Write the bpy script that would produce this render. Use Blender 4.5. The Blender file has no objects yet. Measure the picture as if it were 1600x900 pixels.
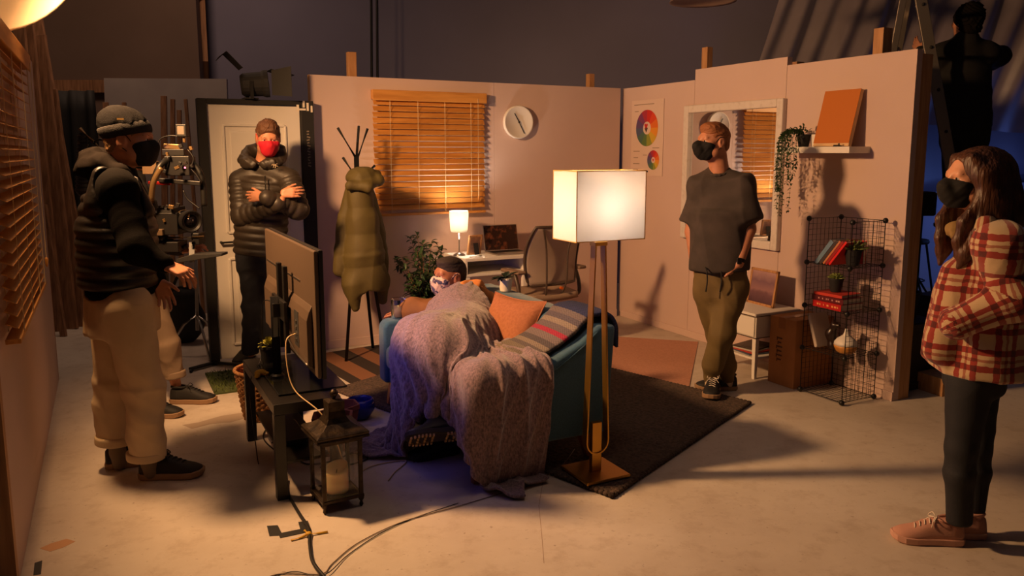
import bpy, math, random
import numpy as np
from mathutils import Matrix, Vector

# ------------------------------------------------------------------ camera, light, exposure
SC = bpy.context.scene
COL = SC.collection
F_PX, CY_PX, CAM_H = 1230.0, 415.0, 1.60
PITCH = math.atan((CY_PX - 238.0) / F_PX)
cam_data = bpy.data.cameras.new('camera')
cam_data.sensor_width = 36.0
cam_data.lens = 36.0 * F_PX / 1600.0
cam_data.shift_y = -(450.0 - CY_PX) / 1600.0
cam_data.clip_end = 60
cam = bpy.data.objects.new('camera', cam_data)
cam.location = (0, 0, CAM_H)
cam.rotation_euler = (math.pi / 2 - PITCH, 0, 0)
COL.objects.link(cam)
SC.camera = cam
SC.view_settings.view_transform = 'Standard'
SC.view_settings.look = 'None'
SC.view_settings.gamma = 1.0
SC.view_settings.use_curve_mapping = False
SC.view_settings.exposure = 0.0

world = bpy.data.worlds.new('studio_ambient')
SC.world = world
world.use_nodes = True
wn = world.node_tree.nodes['Background']
wn.inputs[0].default_value = (0.58, 0.50, 0.66, 1)
wn.inputs[1].default_value = 0.010

# set frame: a runs along the back wall to the right, b runs into the back wall, z up
ANG = math.radians(27.2)
CORNER = Vector((1.078, 7.647, 0))
UA = Vector((math.cos(ANG), math.sin(ANG), 0))
VB = Vector((-math.sin(ANG), math.cos(ANG), 0))
def S(a, b, z=0.0):
    return CORNER + UA * a + VB * b + Vector((0, 0, z))

def add_light(name, kind, loc, energy, col, target=None, **kw):
    d = bpy.data.lights.new(name, kind)
    d.energy = energy
    d.color = col
    for k, v in kw.items():
        setattr(d, k, v)
    o = bpy.data.objects.new(name, d)
    o.location = loc
    if target is not None:
        o.rotation_euler = (Vector(target) - Vector(loc)).to_track_quat('-Z', 'Y').to_euler()
    COL.objects.link(o)
    return o

KEY_POS = S(-4.72, -2.12, 2.47)
add_light('key_light', 'SPOT', KEY_POS, 670, (1.0, 0.53, 0.225), S(-0.4, -2.35, 0.5),
          spot_size=math.radians(160), spot_blend=1.0, shadow_soft_size=0.13)
add_light('overhead_fill', 'AREA', (0.4, 3.2, 4.6), 9, (1.0, 0.66, 0.52), (0.4, 4.2, 0),  # weak fill added out of view to lift the shadows, no known lamp
          shape='RECTANGLE', size=3.0, size_y=2.0)
add_light('blue_work_light', 'AREA', (5.7, 7.9, 1.2), 7, (0.16, 0.30, 1.0), (4.3, 9.1, 0.8),
          shape='DISK', size=0.5)

add_light('rear_fill', 'AREA', (-3.6, 7.0, 4.9), 38, (1.0, 0.62, 0.40), (-4.2, 8.4, 0.6), shape='RECTANGLE', size=1.6, size_y=0.8)  # added unseen fill, stands in for spill on the planks and rear boarding

# ------------------------------------------------------------------ pixel to place helpers (1600 x 900 frame)
_c, _s = math.cos(PITCH), math.sin(PITCH)
def ray(u, v):
    p = (u - 800.0) / F_PX
    q = (CY_PX - v) / F_PX
    return Vector((p, _c + q * _s, -_s + q * _c))
EYE = Vector((0, 0, CAM_H))
def at(u, v, Y):
    r = ray(u, v)
    return EYE + r * (Y / r.y)
def fl(u, v, z=0.0):
    r = ray(u, v)
    return EYE + r * ((z - CAM_H) / r.z)

# ------------------------------------------------------------------ materials
def lin(c):
    return tuple(((x / 12.92) if x <= 0.04045 else ((x + 0.055) / 1.055) ** 2.4) for x in c)
def rgb(r, g, b):
    return lin((r / 255.0, g / 255.0, b / 255.0))
class NT:
    def __init__(self, mat):
        self.t = mat.node_tree
    def n(self, typ, **kw):
        nd = self.t.nodes.new(typ)
        for k, v in kw.items():
            if k.startswith('i_'):
                key = k[2:]
                key = int(key) if key.isdigit() else key.replace('_', ' ')
                nd.inputs[key].default_value = v
            else:
                setattr(nd, k, v)
        return nd
    def l(self, a, b):
        self.t.links.new(a, b)
def bsdf(mat):
    return mat.node_tree.nodes['Principled BSDF']
def mat(name, col, rough=0.6, metal=0.0, col2=None, nscale=8.0, stretch=None, bump=0.0, bscale=60.0,
        detail=4.0, coat=0.0, trans=0.0, alpha=1.0, emit=None, estr=0.0, sheen=0.0, ramp=(0.35, 0.65), sss=0.0, spec=None):
    m = bpy.data.materials.new(name)
    m.use_nodes = True
    b = bsdf(m)
    b.inputs['Base Color'].default_value = (*col, 1)
    b.inputs['Roughness'].default_value = rough
    b.inputs['Metallic'].default_value = metal
    if coat: b.inputs['Coat Weight'].default_value = coat
    if trans: b.inputs['Transmission Weight'].default_value = trans
    if alpha < 1: b.inputs['Alpha'].default_value = alpha
    if spec is not None: b.inputs['Specular IOR Level'].default_value = spec
    if sheen: b.inputs['Sheen Weight'].default_value = sheen
    if sss:
        b.inputs['Subsurface Weight'].default_value = sss
        b.inputs['Subsurface Radius'].default_value = (0.02, 0.008, 0.004)
    if emit is not None:
        b.inputs['Emission Color'].default_value = (*emit, 1)
        b.inputs['Emission Strength'].default_value = estr
    N = NT(m)
    tc = N.n('ShaderNodeTexCoord')
    src = tc.outputs['Object']
    if stretch:
        mp = N.n('ShaderNodeMapping')
        mp.inputs['Scale'].default_value = stretch
        N.l(src, mp.inputs['Vector']); src = mp.outputs['Vector']
    if col2 is not None:
        nz = N.n('ShaderNodeTexNoise', i_Scale=nscale, i_Detail=detail)
        N.l(src, nz.inputs['Vector'])
        r = N.n('ShaderNodeValToRGB')
        r.color_ramp.elements[0].position = ramp[0]; r.color_ramp.elements[0].color = (*col, 1)
        r.color_ramp.elements[1].position = ramp[1]; r.color_ramp.elements[1].color = (*col2, 1)
        N.l(nz.outputs['Fac'], r.inputs['Fac'])
        N.l(r.outputs['Color'], b.inputs['Base Color'])
    if bump:
        nb = N.n('ShaderNodeTexNoise', i_Scale=bscale, i_Detail=3.0)
        N.l(src, nb.inputs['Vector'])
        bp = N.n('ShaderNodeBump', i_Strength=bump, i_Distance=0.01)
        N.l(nb.outputs['Fac'], bp.inputs['Height'])
        N.l(bp.outputs['Normal'], b.inputs['Normal'])
    return m

# ------------------------------------------------------------------ objects
def tag(o, label=None, cat=None, group=None, kind=None):
    if label: o['label'] = label
    if cat: o['category'] = cat
    if group: o['group'] = group
    if kind: o['kind'] = kind
    return o
def thing(name, label, cat, loc=(0, 0, 0), rz=0.0, group=None):
    o = bpy.data.objects.new(name, None)
    o.empty_display_size = 0.1
    o.location = loc
    o.rotation_euler = (0, 0, rz)
    COL.objects.link(o)
    return tag(o, label, cat, group)
def root_of(o):
    while o.parent is not None:
        o = o.parent
    return o
def rootmat(o):
    r = root_of(o)
    return Matrix.LocRotScale(r.location, r.rotation_euler, None)
def copy_tree(o, parent=None):
    c = o.copy()
    COL.objects.link(c)
    c.parent = parent
    for ch in list(o.children):
        copy_tree(ch, c)
    return c
def mesh_obj(name, verts, faces, material, parent=None, smooth=False, world=False):
    me = bpy.data.meshes.new(name)
    if world and parent is not None:
        inv = rootmat(parent).inverted()
        verts = [inv @ Vector(v) for v in verts]
    me.from_pydata([tuple(v) for v in verts], [], faces)
    me.materials.append(material)
    me.update()
    if smooth:
        me.polygons.foreach_set('use_smooth', [True] * len(me.polygons))
    o = bpy.data.objects.new(name, me)
    COL.objects.link(o)
    if parent is not None:
        o.parent = parent
    return o

def frame_of(d, up=(0, 0, 1)):
    d = Vector(d).normalized()
    u = Vector(up)
    if abs(d.dot(u.normalized())) > 0.98:
        u = Vector((0, 1, 0)) if abs(d.y) < 0.9 else Vector((1, 0, 0))
    x = d.cross(u).normalized()
    y = x.cross(d).normalized()
    return x, y, d

class MB:
    def __init__(self):
        self.v = []; self.f = []
    def _add(self, vs, fs):
        n = len(self.v)
        self.v += [Vector(p) for p in vs]
        self.f += [tuple(i + n for i in q) for q in fs]
        return self
    def box(self, c, s, rz=0.0, rot=None):
        R = rot if rot is not None else Matrix.Rotation(rz, 3, 'Z')
        c = Vector(c)
        vs = [c + R @ Vector((sx * s[0] / 2, sy * s[1] / 2, sz * s[2] / 2)) for sx in (-1, 1) for sy in (-1, 1) for sz in (-1, 1)]
        fs = [(0, 1, 3, 2), (4, 6, 7, 5), (0, 4, 5, 1), (2, 3, 7, 6), (0, 2, 6, 4), (1, 5, 7, 3)]
        return self._add(vs, fs)
    def box2(self, lo, hi):
        lo = Vector(lo); hi = Vector(hi)
        return self.box((lo + hi) / 2, hi - lo)
    def bar(self, p0, p1, w, d, up=(0, 0, 1), w1=None, d1=None):
        p0 = Vector(p0); p1 = Vector(p1)
        x, y, _ = frame_of(p1 - p0, up)
        w1 = w if w1 is None else w1; d1 = d if d1 is None else d1
        vs = []
        for p, a, b in ((p0, w, d), (p1, w1, d1)):
            vs += [p + x * (sx * a / 2) + y * (sy * b / 2) for sx, sy in ((-1, -1), (1, -1), (1, 1), (-1, 1))]
        return self._add(vs, [(3, 2, 1, 0), (4, 5, 6, 7), (0, 1, 5, 4), (1, 2, 6, 5), (2, 3, 7, 6), (3, 0, 4, 7)])
    def tube(self, pts, r, n=8, closed=False, r1=None):
        pts = [Vector(p) for p in pts]
        m = len(pts)
        vs = []
        prev = None
        for i, p in enumerate(pts):
            if closed:
                d = pts[(i + 1) % m] - pts[i - 1]
            else:
                d = pts[min(i + 1, m - 1)] - pts[max(i - 1, 0)]
            d = d.normalized()
            if prev is None:
                x, y, _ = frame_of(d)
            else:
                x = (prev - d * prev.dot(d)).normalized()
                y = d.cross(x)
            prev = x
            rr = r if r1 is None else r + (r1 - r) * i / max(m - 1, 1)
            vs += [p + (x * math.cos(t) + y * math.sin(t)) * rr for t in (2 * math.pi * k / n for k in range(n))]
        fs = []
        for i in range(m if closed else m - 1):
            j = (i + 1) % m
            for k in range(n):
                l = (k + 1) % n
                fs.append((i * n + k, i * n + l, j * n + l, j * n + k))
        if not closed:
            fs.append(tuple(reversed(range(n))))
            fs.append(tuple((m - 1) * n + k for k in range(n)))
        return self._add(vs, fs)
    def cyl(self, p0, p1, r0, r1=None, n=16):
        return self.tube([p0, p1], r0, n, r1=r0 if r1 is None else r1)
    def lathe(self, prof, c=(0, 0, 0), axis=(0, 0, 1), n=24):
        x, y, d = frame_of(axis, (0, 1, 0))
        c = Vector(c)
        vs = []
        for r, h in prof:
            r = max(r, 0.0004)
            vs += [c + d * h + (x * math.cos(t) + y * math.sin(t)) * r for t in (2 * math.pi * k / n for k in range(n))]
        fs = []
        for i in range(len(prof) - 1):
            for k in range(n):
                l = (k + 1) % n
                fs.append((i * n + k, i * n + l, (i + 1) * n + l, (i + 1) * n + k))
        fs.append(tuple(reversed(range(n))))
        fs.append(tuple((len(prof) - 1) * n + k for k in range(n)))
        return self._add(vs, fs)
    def ell(self, c, r, n=14, m=9, rot=None):
        R = rot if rot is not None else Matrix.Identity(3)
        c = Vector(c)
        vs = []
        for i in range(m + 1):
            ph = math.pi * i / m
            for k in range(n):
                t = 2 * math.pi * k / n
                sp = max(math.sin(ph), 0.01)
                vs.append(c + R @ Vector((r[0] * sp * math.cos(t), r[1] * sp * math.sin(t), -r[2] * math.cos(ph))))
        fs = []
        for i in range(m):
            for k in range(n):
                l = (k + 1) % n
                fs.append((i * n + k, i * n + l, (i + 1) * n + l, (i + 1) * n + k))
        fs.append(tuple(reversed(range(n))))
        fs.append(tuple(m * n + k for k in range(n)))
        return self._add(vs, fs)
    def prism(self, poly, o, x, y, depth):
        o = Vector(o); x = Vector(x); y = Vector(y)
        nrm = x.cross(y).normalized()
        n = len(poly)
        vs = [o + x * p + y * q for p, q in poly] + [o + x * p + y * q + nrm * depth for p, q in poly]
        fs = [tuple(reversed(range(n))), tuple(range(n, 2 * n))]
        fs += [(i, (i + 1) % n, n + (i + 1) % n, n + i) for i in range(n)]
        return self._add(vs, fs)
    def strip(self, rows, closed_u=False):
        m = len(rows); n = len(rows[0])
        vs = [p for r in rows for p in r]
        fs = []
        for i in range(m - 1):
            for k in range(n if closed_u else n - 1):
                l = (k + 1) % n
                fs.append((i * n + k, i * n + l, (i + 1) * n + l, (i + 1) * n + k))
        return self._add(vs, fs)
    def loft(self, rings):
        n = len(rings[0])
        self.strip(rings, True)
        base = len(self.v) - n * len(rings)
        self.f.append(tuple(reversed(range(base, base + n))))
        self.f.append(tuple(range(len(self.v) - n, len(self.v))))
        return self
    def build(self, name, material, parent=None, smooth=False, bevel=0.0, world=False, subsurf=0, solid=0.0, seg=2):
        o = mesh_obj(name, self.v, self.f, material, parent, smooth, world)
        if solid:
            md = o.modifiers.new('solid', 'SOLIDIFY'); md.thickness = solid; md.offset = 0
        if bevel:
            md = o.modifiers.new('bevel', 'BEVEL'); md.width = bevel; md.segments = seg; md.limit_method = 'ANGLE'
            md.angle_limit = math.radians(40)
        if subsurf:
            md = o.modifiers.new('sub', 'SUBSURF'); md.levels = subsurf; md.render_levels = subsurf
        return o

def catmull(pts, k=6):
    pts = [Vector(p) for p in pts]
    if len(pts) < 3:
        return pts
    out = []
    for i in range(len(pts) - 1):
        p0 = pts[max(i - 1, 0)]; p1 = pts[i]; p2 = pts[i + 1]; p3 = pts[min(i + 2, len(pts) - 1)]
        for j in range(k):
            t = j / k
            out.append(0.5 * ((2 * p1) + (p2 - p0) * t + (2 * p0 - 5 * p1 + 4 * p2 - p3) * t * t + (3 * p1 - p0 - 3 * p2 + p3) * t ** 3))
    out.append(pts[-1])
    return out

# ------------------------------------------------------------------ smooth solids: blended shapes meshed as one surface
def nv(p):
    return np.array([p[0], p[1], p[2]], dtype=np.float64)
def unit(a):
    a = np.asarray(a, dtype=np.float64)
    return a / max(np.linalg.norm(a), 1e-9)
class Blob:
    """blended capsules, ellipsoids and flat-ended elliptic tubes, meshed as one continuous surface"""
    def __init__(self, voxel=0.007, k=0.03):
        self.h = voxel; self.k = k; self.p = []; self.cuts = []; self.fold = None
    def cap(self, a, b, ra, rb=None, k=None, q=None, sub=False, mul=None):
        a = nv(a); b = nv(b); rb = ra if rb is None else rb
        L = max(np.linalg.norm(b - a), 1e-6)
        def f(P):
            pa = P - a; ba = b - a
            t = np.clip((pa @ ba) / (L * L), 0, 1)
            d = np.linalg.norm(pa - t[:, None] * ba, axis=1) - (ra + (rb - ra) * t)
            if q: d = d - q[1] * (np.abs(np.sin(np.pi * (t * L / q[0] + (q[2] if len(q) > 2 else 0)))) - 0.6)
            return d
        r = max(ra, rb)
        self.p.append((f, np.minimum(a, b) - r, np.maximum(a, b) + r, self.k if k is None else k, sub))
        return self
    def chain(self, pts, rs, k=None, q=None):
        for i in range(len(pts) - 1):
            self.cap(pts[i], pts[i + 1], rs[i], rs[i + 1], k, q)
        return self
    def ell(self, c, r, ax=None, k=None, sub=False):
        c = nv(c); r = np.array(r, dtype=np.float64)
        A = np.eye(3) if ax is None else np.array([unit(x) for x in ax])
        def f(P):
            x = (P - c) @ A.T
            k0 = np.linalg.norm(x / r, axis=1)
            k1 = np.linalg.norm(x / (r * r), axis=1)
            return np.where(k1 > 1e-6, k0 * (k0 - 1.0) / np.maximum(k1, 1e-6), -r.min())
        R = r.max()
        self.p.append((f, c - R, c + R, self.k if k is None else k, sub))
        return self
    def tube(self, a, b, wa, wb, side, k=None, q=None, rnd=0.004, sub=False):
        """flat-ended elliptic tube; wa, wb = (half width along side, half depth)"""
        a = nv(a); b = nv(b); L = max(np.linalg.norm(b - a), 1e-6)
        z = (b - a) / L
        x = np.asarray(side, dtype=np.float64); x = unit(x - z * (x @ z)); y = np.cross(z, x)
        wa = np.array(wa); wb = np.array(wb)
        def f(P):
            p = P - a
            lz = p @ z; t = np.clip(lz / L, 0, 1)
            w = wa[0] + (wb[0] - wa[0]) * t; d = wa[1] + (wb[1] - wa[1]) * t
            px = p @ x; py = p @ y
            k0 = np.sqrt((px / w) ** 2 + (py / d) ** 2)
            k1 = np.sqrt((px / w ** 2) ** 2 + (py / d ** 2) ** 2)
            dxy = np.where(k1 > 1e-6, k0 * (k0 - 1) / np.maximum(k1, 1e-6), -np.minimum(w, d))
            if q: dxy = dxy - q[1] * (np.abs(np.sin(np.pi * (lz / q[0] + (q[2] if len(q) > 2 else 0)))) - 0.6)
            dz = np.abs(lz - L / 2) - L / 2
            m1 = np.maximum(dxy + rnd, 0); m2 = np.maximum(dz + rnd, 0)
            return np.sqrt(m1 * m1 + m2 * m2) + np.minimum(np.maximum(dxy + rnd, dz + rnd), 0) - rnd
        R = max(wa.max(), wb.max()) + 0.01
        self.p.append((f, np.minimum(a, b) - R, np.maximum(a, b) + R, self.k if k is None else k, sub))
        return self
    def cut(self, p, n):
        self.cuts.append((nv(p), unit(n)))
        return self
    def folds(self, amp, freq=18.0, seed=1, squash=(1, 1, 1)):
        self.fold = (amp, freq, seed, squash)
        return self
    def mesh(self):
        h = self.h
        add = [q for q in self.p if not q[4]]
        lo = np.min([q[1] for q in add], axis=0) - 4 * h
        hi = np.max([q[2] for q in add], axis=0) + 4 * h
        n = np.ceil((hi - lo) / h).astype(int) + 1
        gx = [lo[i] + h * np.arange(n[i]) for i in range(3)]
        D = np.full(n, 0.5)
        for f, a, b, k, sub in self.p:
            m = k + 3 * h
            i0 = np.clip(np.floor((a - m - lo) / h).astype(int), 0, n)
            i1 = np.clip(np.ceil((b + m - lo) / h).astype(int) + 1, 0, n)
            if np.any(i1 <= i0): continue
            sl = tuple(slice(i0[i], i1[i]) for i in range(3))
            X, Y, Z = np.meshgrid(gx[0][sl[0]], gx[1][sl[1]], gx[2][sl[2]], indexing='ij')
            P = np.stack([X.ravel(), Y.ravel(), Z.ravel()], axis=1)
            d = f(P).reshape(X.shape)
            e = D[sl]
            if sub:
                d = -d
                g = np.maximum(k - np.abs(e - d), 0) / max(k, 1e-6)
                D[sl] = np.maximum(e, d) + g * g * k * 0.25
            else:
                g = np.maximum(k - np.abs(e - d), 0) / max(k, 1e-6)
                D[sl] = np.minimum(e, d) - g * g * k * 0.25
        near = np.abs(D) < 0.05
        if self.fold:
            amp, fr, seed, sq = self.fold
            I = np.argwhere(near)
            P = (lo + I * h) * np.array(sq)
            rs = np.random.RandomState(seed)
            w = np.zeros(len(P))
            warp = np.zeros((len(P), 3))
            for j in range(3):
                dv = rs.normal(size=3); dv /= np.linalg.norm(dv)
                warp[:, j] = 0.06 * np.sin(P @ dv * fr * 0.45 + rs.uniform(0, 6))
            Q = P + warp
            for j in range(5):
                dv = rs.normal(size=3); dv /= np.linalg.norm(dv)
                s = 0.5 + 0.35 * j
                g = np.sin(Q @ dv * fr * s + rs.uniform(0, 6))
                if j % 2: g = 0.9 - 1.9 * np.abs(g) ** 0.8
                w += g / (1 + 0.4 * j)
            D[tuple(I.T)] -= amp * w * 0.5
        for p, nrm in self.cuts:
            X, Y, Z = np.meshgrid(gx[0] - p[0], gx[1] - p[1], gx[2] - p[2], indexing='ij')
            D = np.maximum(D, X * nrm[0] + Y * nrm[1] + Z * nrm[2])
        ins = D < 0
        corners = [(i, j, k) for i in (0, 1) for j in (0, 1) for k in (0, 1)]
        def shift(A, c):
            return A[c[0]:A.shape[0] - 1 + c[0], c[1]:A.shape[1] - 1 + c[1], c[2]:A.shape[2] - 1 + c[2]]
        cnt = sum(shift(ins, c).astype(np.int8) for c in corners)
        act = (cnt > 0) & (cnt < 8)
        idx = np.argwhere(act)
        ids = -np.ones(act.shape, dtype=np.int64)
        ids[act] = np.arange(len(idx))
        val = {c: D[idx[:, 0] + c[0], idx[:, 1] + c[1], idx[:, 2] + c[2]] for c in corners}
        acc = np.zeros((len(idx), 3)); num = np.zeros(len(idx))
        for a in corners:
            for ax in range(3):
                if a[ax] == 1: continue
                b = list(a); b[ax] = 1; b = tuple(b)
                va, vb = val[a], val[b]
                cr = (va < 0) != (vb < 0)
                t = np.where(cr, va / np.where(cr, va - vb, 1), 0)
                p = np.tile(np.array(a, dtype=float), (len(idx), 1)); p[:, ax] = t
                acc += np.where(cr[:, None], p, 0); num += cr
        V = lo + (idx + acc / num[:, None]) * h
        faces = []
        for ax in range(3):
            sa = [slice(0, n[i]) for i in range(3)]; sb = [slice(0, n[i]) for i in range(3)]
            sa[ax] = slice(0, n[ax] - 1); sb[ax] = slice(1, n[ax])
            A = ins[tuple(sa)]; B = ins[tuple(sb)]
            u, v = (ax + 1) % 3, (ax + 2) % 3
            E = np.argwhere(A != B)
            E = E[(E[:, u] > 0) & (E[:, v] > 0) & (E[:, u] < n[u] - 1) & (E[:, v] < n[v] - 1)]
            fwd = A[tuple(E.T)]
            def cell(du, dv):
                c = E.copy(); c[:, u] -= du; c[:, v] -= dv
                return ids[tuple(c.T)]
            q = np.stack([cell(1, 1), cell(0, 1), cell(0, 0), cell(1, 0)], axis=1)
            q[~fwd] = q[~fwd][:, ::-1]
            faces.append(q)
        Fc = np.concatenate(faces)
        Fc = Fc[(Fc >= 0).all(axis=1)]
        return V, Fc
    def build(self, name, material, parent=None, post=None):
        V, Fc = self.mesh()
        W = V
        if parent is not None:
            inv = np.array(rootmat(parent).inverted())
            W = V @ inv[:3, :3].T + inv[:3, 3]
        me = bpy.data.meshes.new(name)
        me.vertices.add(len(W)); me.vertices.foreach_set('co', W.astype(np.float32).ravel())
        me.loops.add(len(Fc) * 4); me.loops.foreach_set('vertex_index', Fc.astype(np.int32).ravel())
        me.polygons.add(len(Fc))
        me.polygons.foreach_set('loop_start', np.arange(0, len(Fc) * 4, 4, dtype=np.int32))
        me.polygons.foreach_set('use_smooth', np.ones(len(Fc), dtype=bool))
        me.materials.append(material)
        me.update(calc_edges=True)
        me.validate()
        if post is not None:
            uv = post(V)
            at_ = me.attributes.new('weave', 'FLOAT_VECTOR', 'POINT')
            at_.data.foreach_set('vector', uv.astype(np.float32).ravel())
        o = bpy.data.objects.new(name, me)
        COL.objects.link(o)
        if parent is not None:
            o.parent = parent
        return o
# ------------------------------------------------------------------ shared materials
def floor_material():
    m = bpy.data.materials.new('painted_concrete'); m.use_nodes = True
    b = bsdf(m); N = NT(m)
    tc = N.n('ShaderNodeTexCoord')
    n1 = N.n('ShaderNodeTexNoise', i_Scale=0.9, i_Detail=6.0, i_Roughness=0.62)
    n2 = N.n('ShaderNodeTexNoise', i_Scale=7.0, i_Detail=6.0, i_Roughness=0.7)
    n3 = N.n('ShaderNodeTexNoise', i_Scale=38.0, i_Detail=3.0)
    for n in (n1, n2, n3): N.l(tc.outputs['Object'], n.inputs['Vector'])
    r1 = N.n('ShaderNodeValToRGB')
    r1.color_ramp.elements[0].position = 0.36; r1.color_ramp.elements[0].color = (*rgb(186, 172, 158), 1)
    r1.color_ramp.elements[1].position = 0.62; r1.color_ramp.elements[1].color = (*rgb(206, 194, 180), 1)
    N.l(n1.outputs['Fac'], r1.inputs['Fac'])
    r2 = N.n('ShaderNodeValToRGB')
    r2.color_ramp.elements[0].position = 0.30; r2.color_ramp.elements[0].color = (0.60, 0.52, 0.45, 1)
    r2.color_ramp.elements[1].position = 0.50; r2.color_ramp.elements[1].color = (1, 1, 1, 1)
    N.l(n2.outputs['Fac'], r2.inputs['Fac'])
    r3 = N.n('ShaderNodeValToRGB')
    r3.color_ramp.elements[0].position = 0.24; r3.color_ramp.elements[0].color = (0.45, 0.38, 0.32, 1)
    r3.color_ramp.elements[1].position = 0.34; r3.color_ramp.elements[1].color = (1, 1, 1, 1)
    N.l(n3.outputs['Fac'], r3.inputs['Fac'])
    m1 = N.n('ShaderNodeMix', data_type='RGBA', blend_type='MULTIPLY'); m1.inputs['Factor'].default_value = 0.45
    N.l(r1.outputs['Color'], m1.inputs[6]); N.l(r2.outputs['Color'], m1.inputs[7])
    m2 = N.n('ShaderNodeMix', data_type='RGBA', blend_type='MULTIPLY'); m2.inputs['Factor'].default_value = 0.7
    N.l(m1.outputs[2], m2.inputs[6]); N.l(r3.outputs['Color'], m2.inputs[7])
    N.l(m2.outputs[2], b.inputs['Base Color'])
    b.inputs['Roughness'].default_value = 0.62
    bp = N.n('ShaderNodeBump', i_Strength=0.25, i_Distance=0.004)
    N.l(n2.outputs['Fac'], bp.inputs['Height']); N.l(bp.outputs['Normal'], b.inputs['Normal'])
    return m

def wood(name, c1, c2, scale=(1.2, 14, 14), rough=0.55):
    return mat(name, c1, rough, col2=c2, nscale=3.0, stretch=scale, bump=0.08, bscale=20)

MT = {}
MT['floor'] = floor_material()
MT['setwall'] = mat('painted_flat', rgb(206, 180, 170), 0.75, col2=rgb(200, 174, 164), nscale=1.2, bump=0.12, bscale=260)
MT['plyedge'] = wood('pale_timber', rgb(196, 150, 104), rgb(170, 122, 78), (14, 14, 1.2))
MT['timber'] = wood('pine_stud', rgb(190, 142, 96), rgb(160, 112, 70), (14, 14, 1.2))
MT['oldwood'] = wood('old_planks', rgb(168, 122, 88), rgb(128, 90, 62), (14, 14, 1.2))
MT['studio'] = mat('studio_wall', rgb(132, 128, 150), 0.85, col2=rgb(122, 118, 138), nscale=0.6)
MT['brownwall'] = mat('brown_studio_board', rgb(118, 96, 84), 0.85, col2=rgb(104, 84, 72), nscale=0.7)
MT['black'] = mat('black_plastic', (0.007, 0.006, 0.006), 0.45)
MT['matblack'] = mat('matt_black', (0.010, 0.009, 0.009), 0.75)
MT['blackmetal'] = mat('black_metal', (0.009, 0.008, 0.007), 0.42, metal=0.1)
MT['white'] = mat('white_paint', rgb(226, 220, 212), 0.45)
MT['whitegloss'] = mat('white_lacquer', rgb(232, 228, 222), 0.25)
MT['chrome'] = mat('brushed_steel', rgb(190, 186, 180), 0.28, metal=1.0)
MT['brass'] = mat('brushed_brass', rgb(196, 148, 66), 0.34, metal=0.93, bump=0.03, bscale=300)
MT['glass'] = mat('clear_glass', (1, 1, 1), 0.03, trans=1.0)
bsdf(MT['glass']).inputs['IOR'].default_value = 1.3
MT['slat'] = wood('stained_slat', rgb(206, 146, 74), rgb(182, 122, 56), (1.0, 10, 10), 0.42)
MT['cordcol'] = mat('pale_cord', rgb(212, 190, 150), 0.7)
MT['leaf'] = mat('green_leaf', rgb(58, 84, 42), 0.5, col2=rgb(40, 62, 34), nscale=14)
MT['leaf2'] = mat('pale_green_leaf', rgb(120, 128, 62), 0.5, col2=rgb(86, 100, 48), nscale=14)
MT['soil'] = mat('soil', rgb(46, 34, 26), 0.95)
MT['paper'] = mat('paper', rgb(226, 214, 196), 0.8)

# ------------------------------------------------------------------ the room
def structure(o, label=None):
    o['kind'] = 'structure'
    if label: o['label'] = label
    return o
mb = MB().box2((-9, -3, -0.2), (9, 11, 0))
structure(mb.build('floor', MT['floor']))
mb = MB().box2((-9, 9.6, 0), (9, 9.8, 5.4))
structure(mb.build('wall_rear', MT['studio']))
mb = MB().box2((-7.2, -3, 0), (-7.0, 9.6, 5.4))
structure(mb.build('wall_side', MT['brownwall']))
# brown boarding on the studio wall behind the planks, its ledge and pipe
mb = MB().box2((-6.9, 9.3, 0), (-3.6, 9.58, 5.4))
structure(mb.build('wall_boarding', MT['brownwall']))
mb = MB().box2((-6.6, 9.22, 2.28), (-3.62, 9.32, 2.42))
structure(mb.build('trim_1', MT['oldwood']))
mb = MB().cyl((-3.58, 9.42, 0), (-3.58, 9.42, 5.3), 0.045, n=12)
structure(mb.build('trim_2', MT['oldwood'], smooth=True))
mb = MB().bar((-4.05, 9.4, 3.9), (-3.58, 9.4, 3.35), 0.06, 0.06)
structure(mb.build('trim_3', MT['oldwood']))

# set walls: flats of board on timber studs
def flat_root(name, label):
    o = thing(name, None, None, CORNER, ANG)
    return structure(o, label)
wb = flat_root('wall_back', 'pinkish white painted set wall with blind and clock')
MB().box2((-2.985, 0.0, 0), (-1.39, 0.05, 2.20)).build('panel', MT['setwall'], wb)
MB().box2((-1.388, 0.0, 0), (-0.055, 0.05, 2.20)).build('panel', MT['setwall'], wb)
MB().box2((-2.992, -0.002, 0), (-2.985, 0.05, 2.20)).build('edge_strip', MT['plyedge'], wb)
MB().box2((-2.985, -0.012, 0), (-0.055, 0.0, 0.07)).build('skirting', MT['setwall'], wb, bevel=0.003)
wr = flat_root('wall_right', 'pinkish white painted set wall with poster, mirror and shelf')
MB().box2((0.0, -1.0, 0), (0.05, 0.04, 2.20)).build('panel', MT['setwall'], wr)
MB().box2((0.0, -2.01, 0), (0.05, -1.003, 2.285)).build('panel', MT['setwall'], wr)
MB().box2((0.0, -3.05, 0), (0.05, -2.013, 2.225)).build('panel', MT['setwall'], wr)
MB().box2((0.05, -3.05, 0), (0.15, -3.005, 2.20)).build('end_stud', MT['plyedge'], wr)
MB().box2((0.05, -2.055, 1.9), (0.12, -2.01, 2.25)).build('top_block', MT['oldwood'], wr)
MB().box2((-0.012, -3.05, 0), (0.0, 0.0, 0.06)).build('skirting', MT['setwall'], wr, bevel=0.003)
wl = flat_root('wall_left', 'pale set wall at the left with a wooden blind')
MB().box2((-4.89, -3.03, 0), (-4.84, -0.03, 2.20)).build('panel', MT['setwall'], wl)
MB().box2((-4.89, -0.03, 0), (-4.838, -0.022, 2.20)).build('edge_strip', MT['plyedge'], wl)
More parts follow.
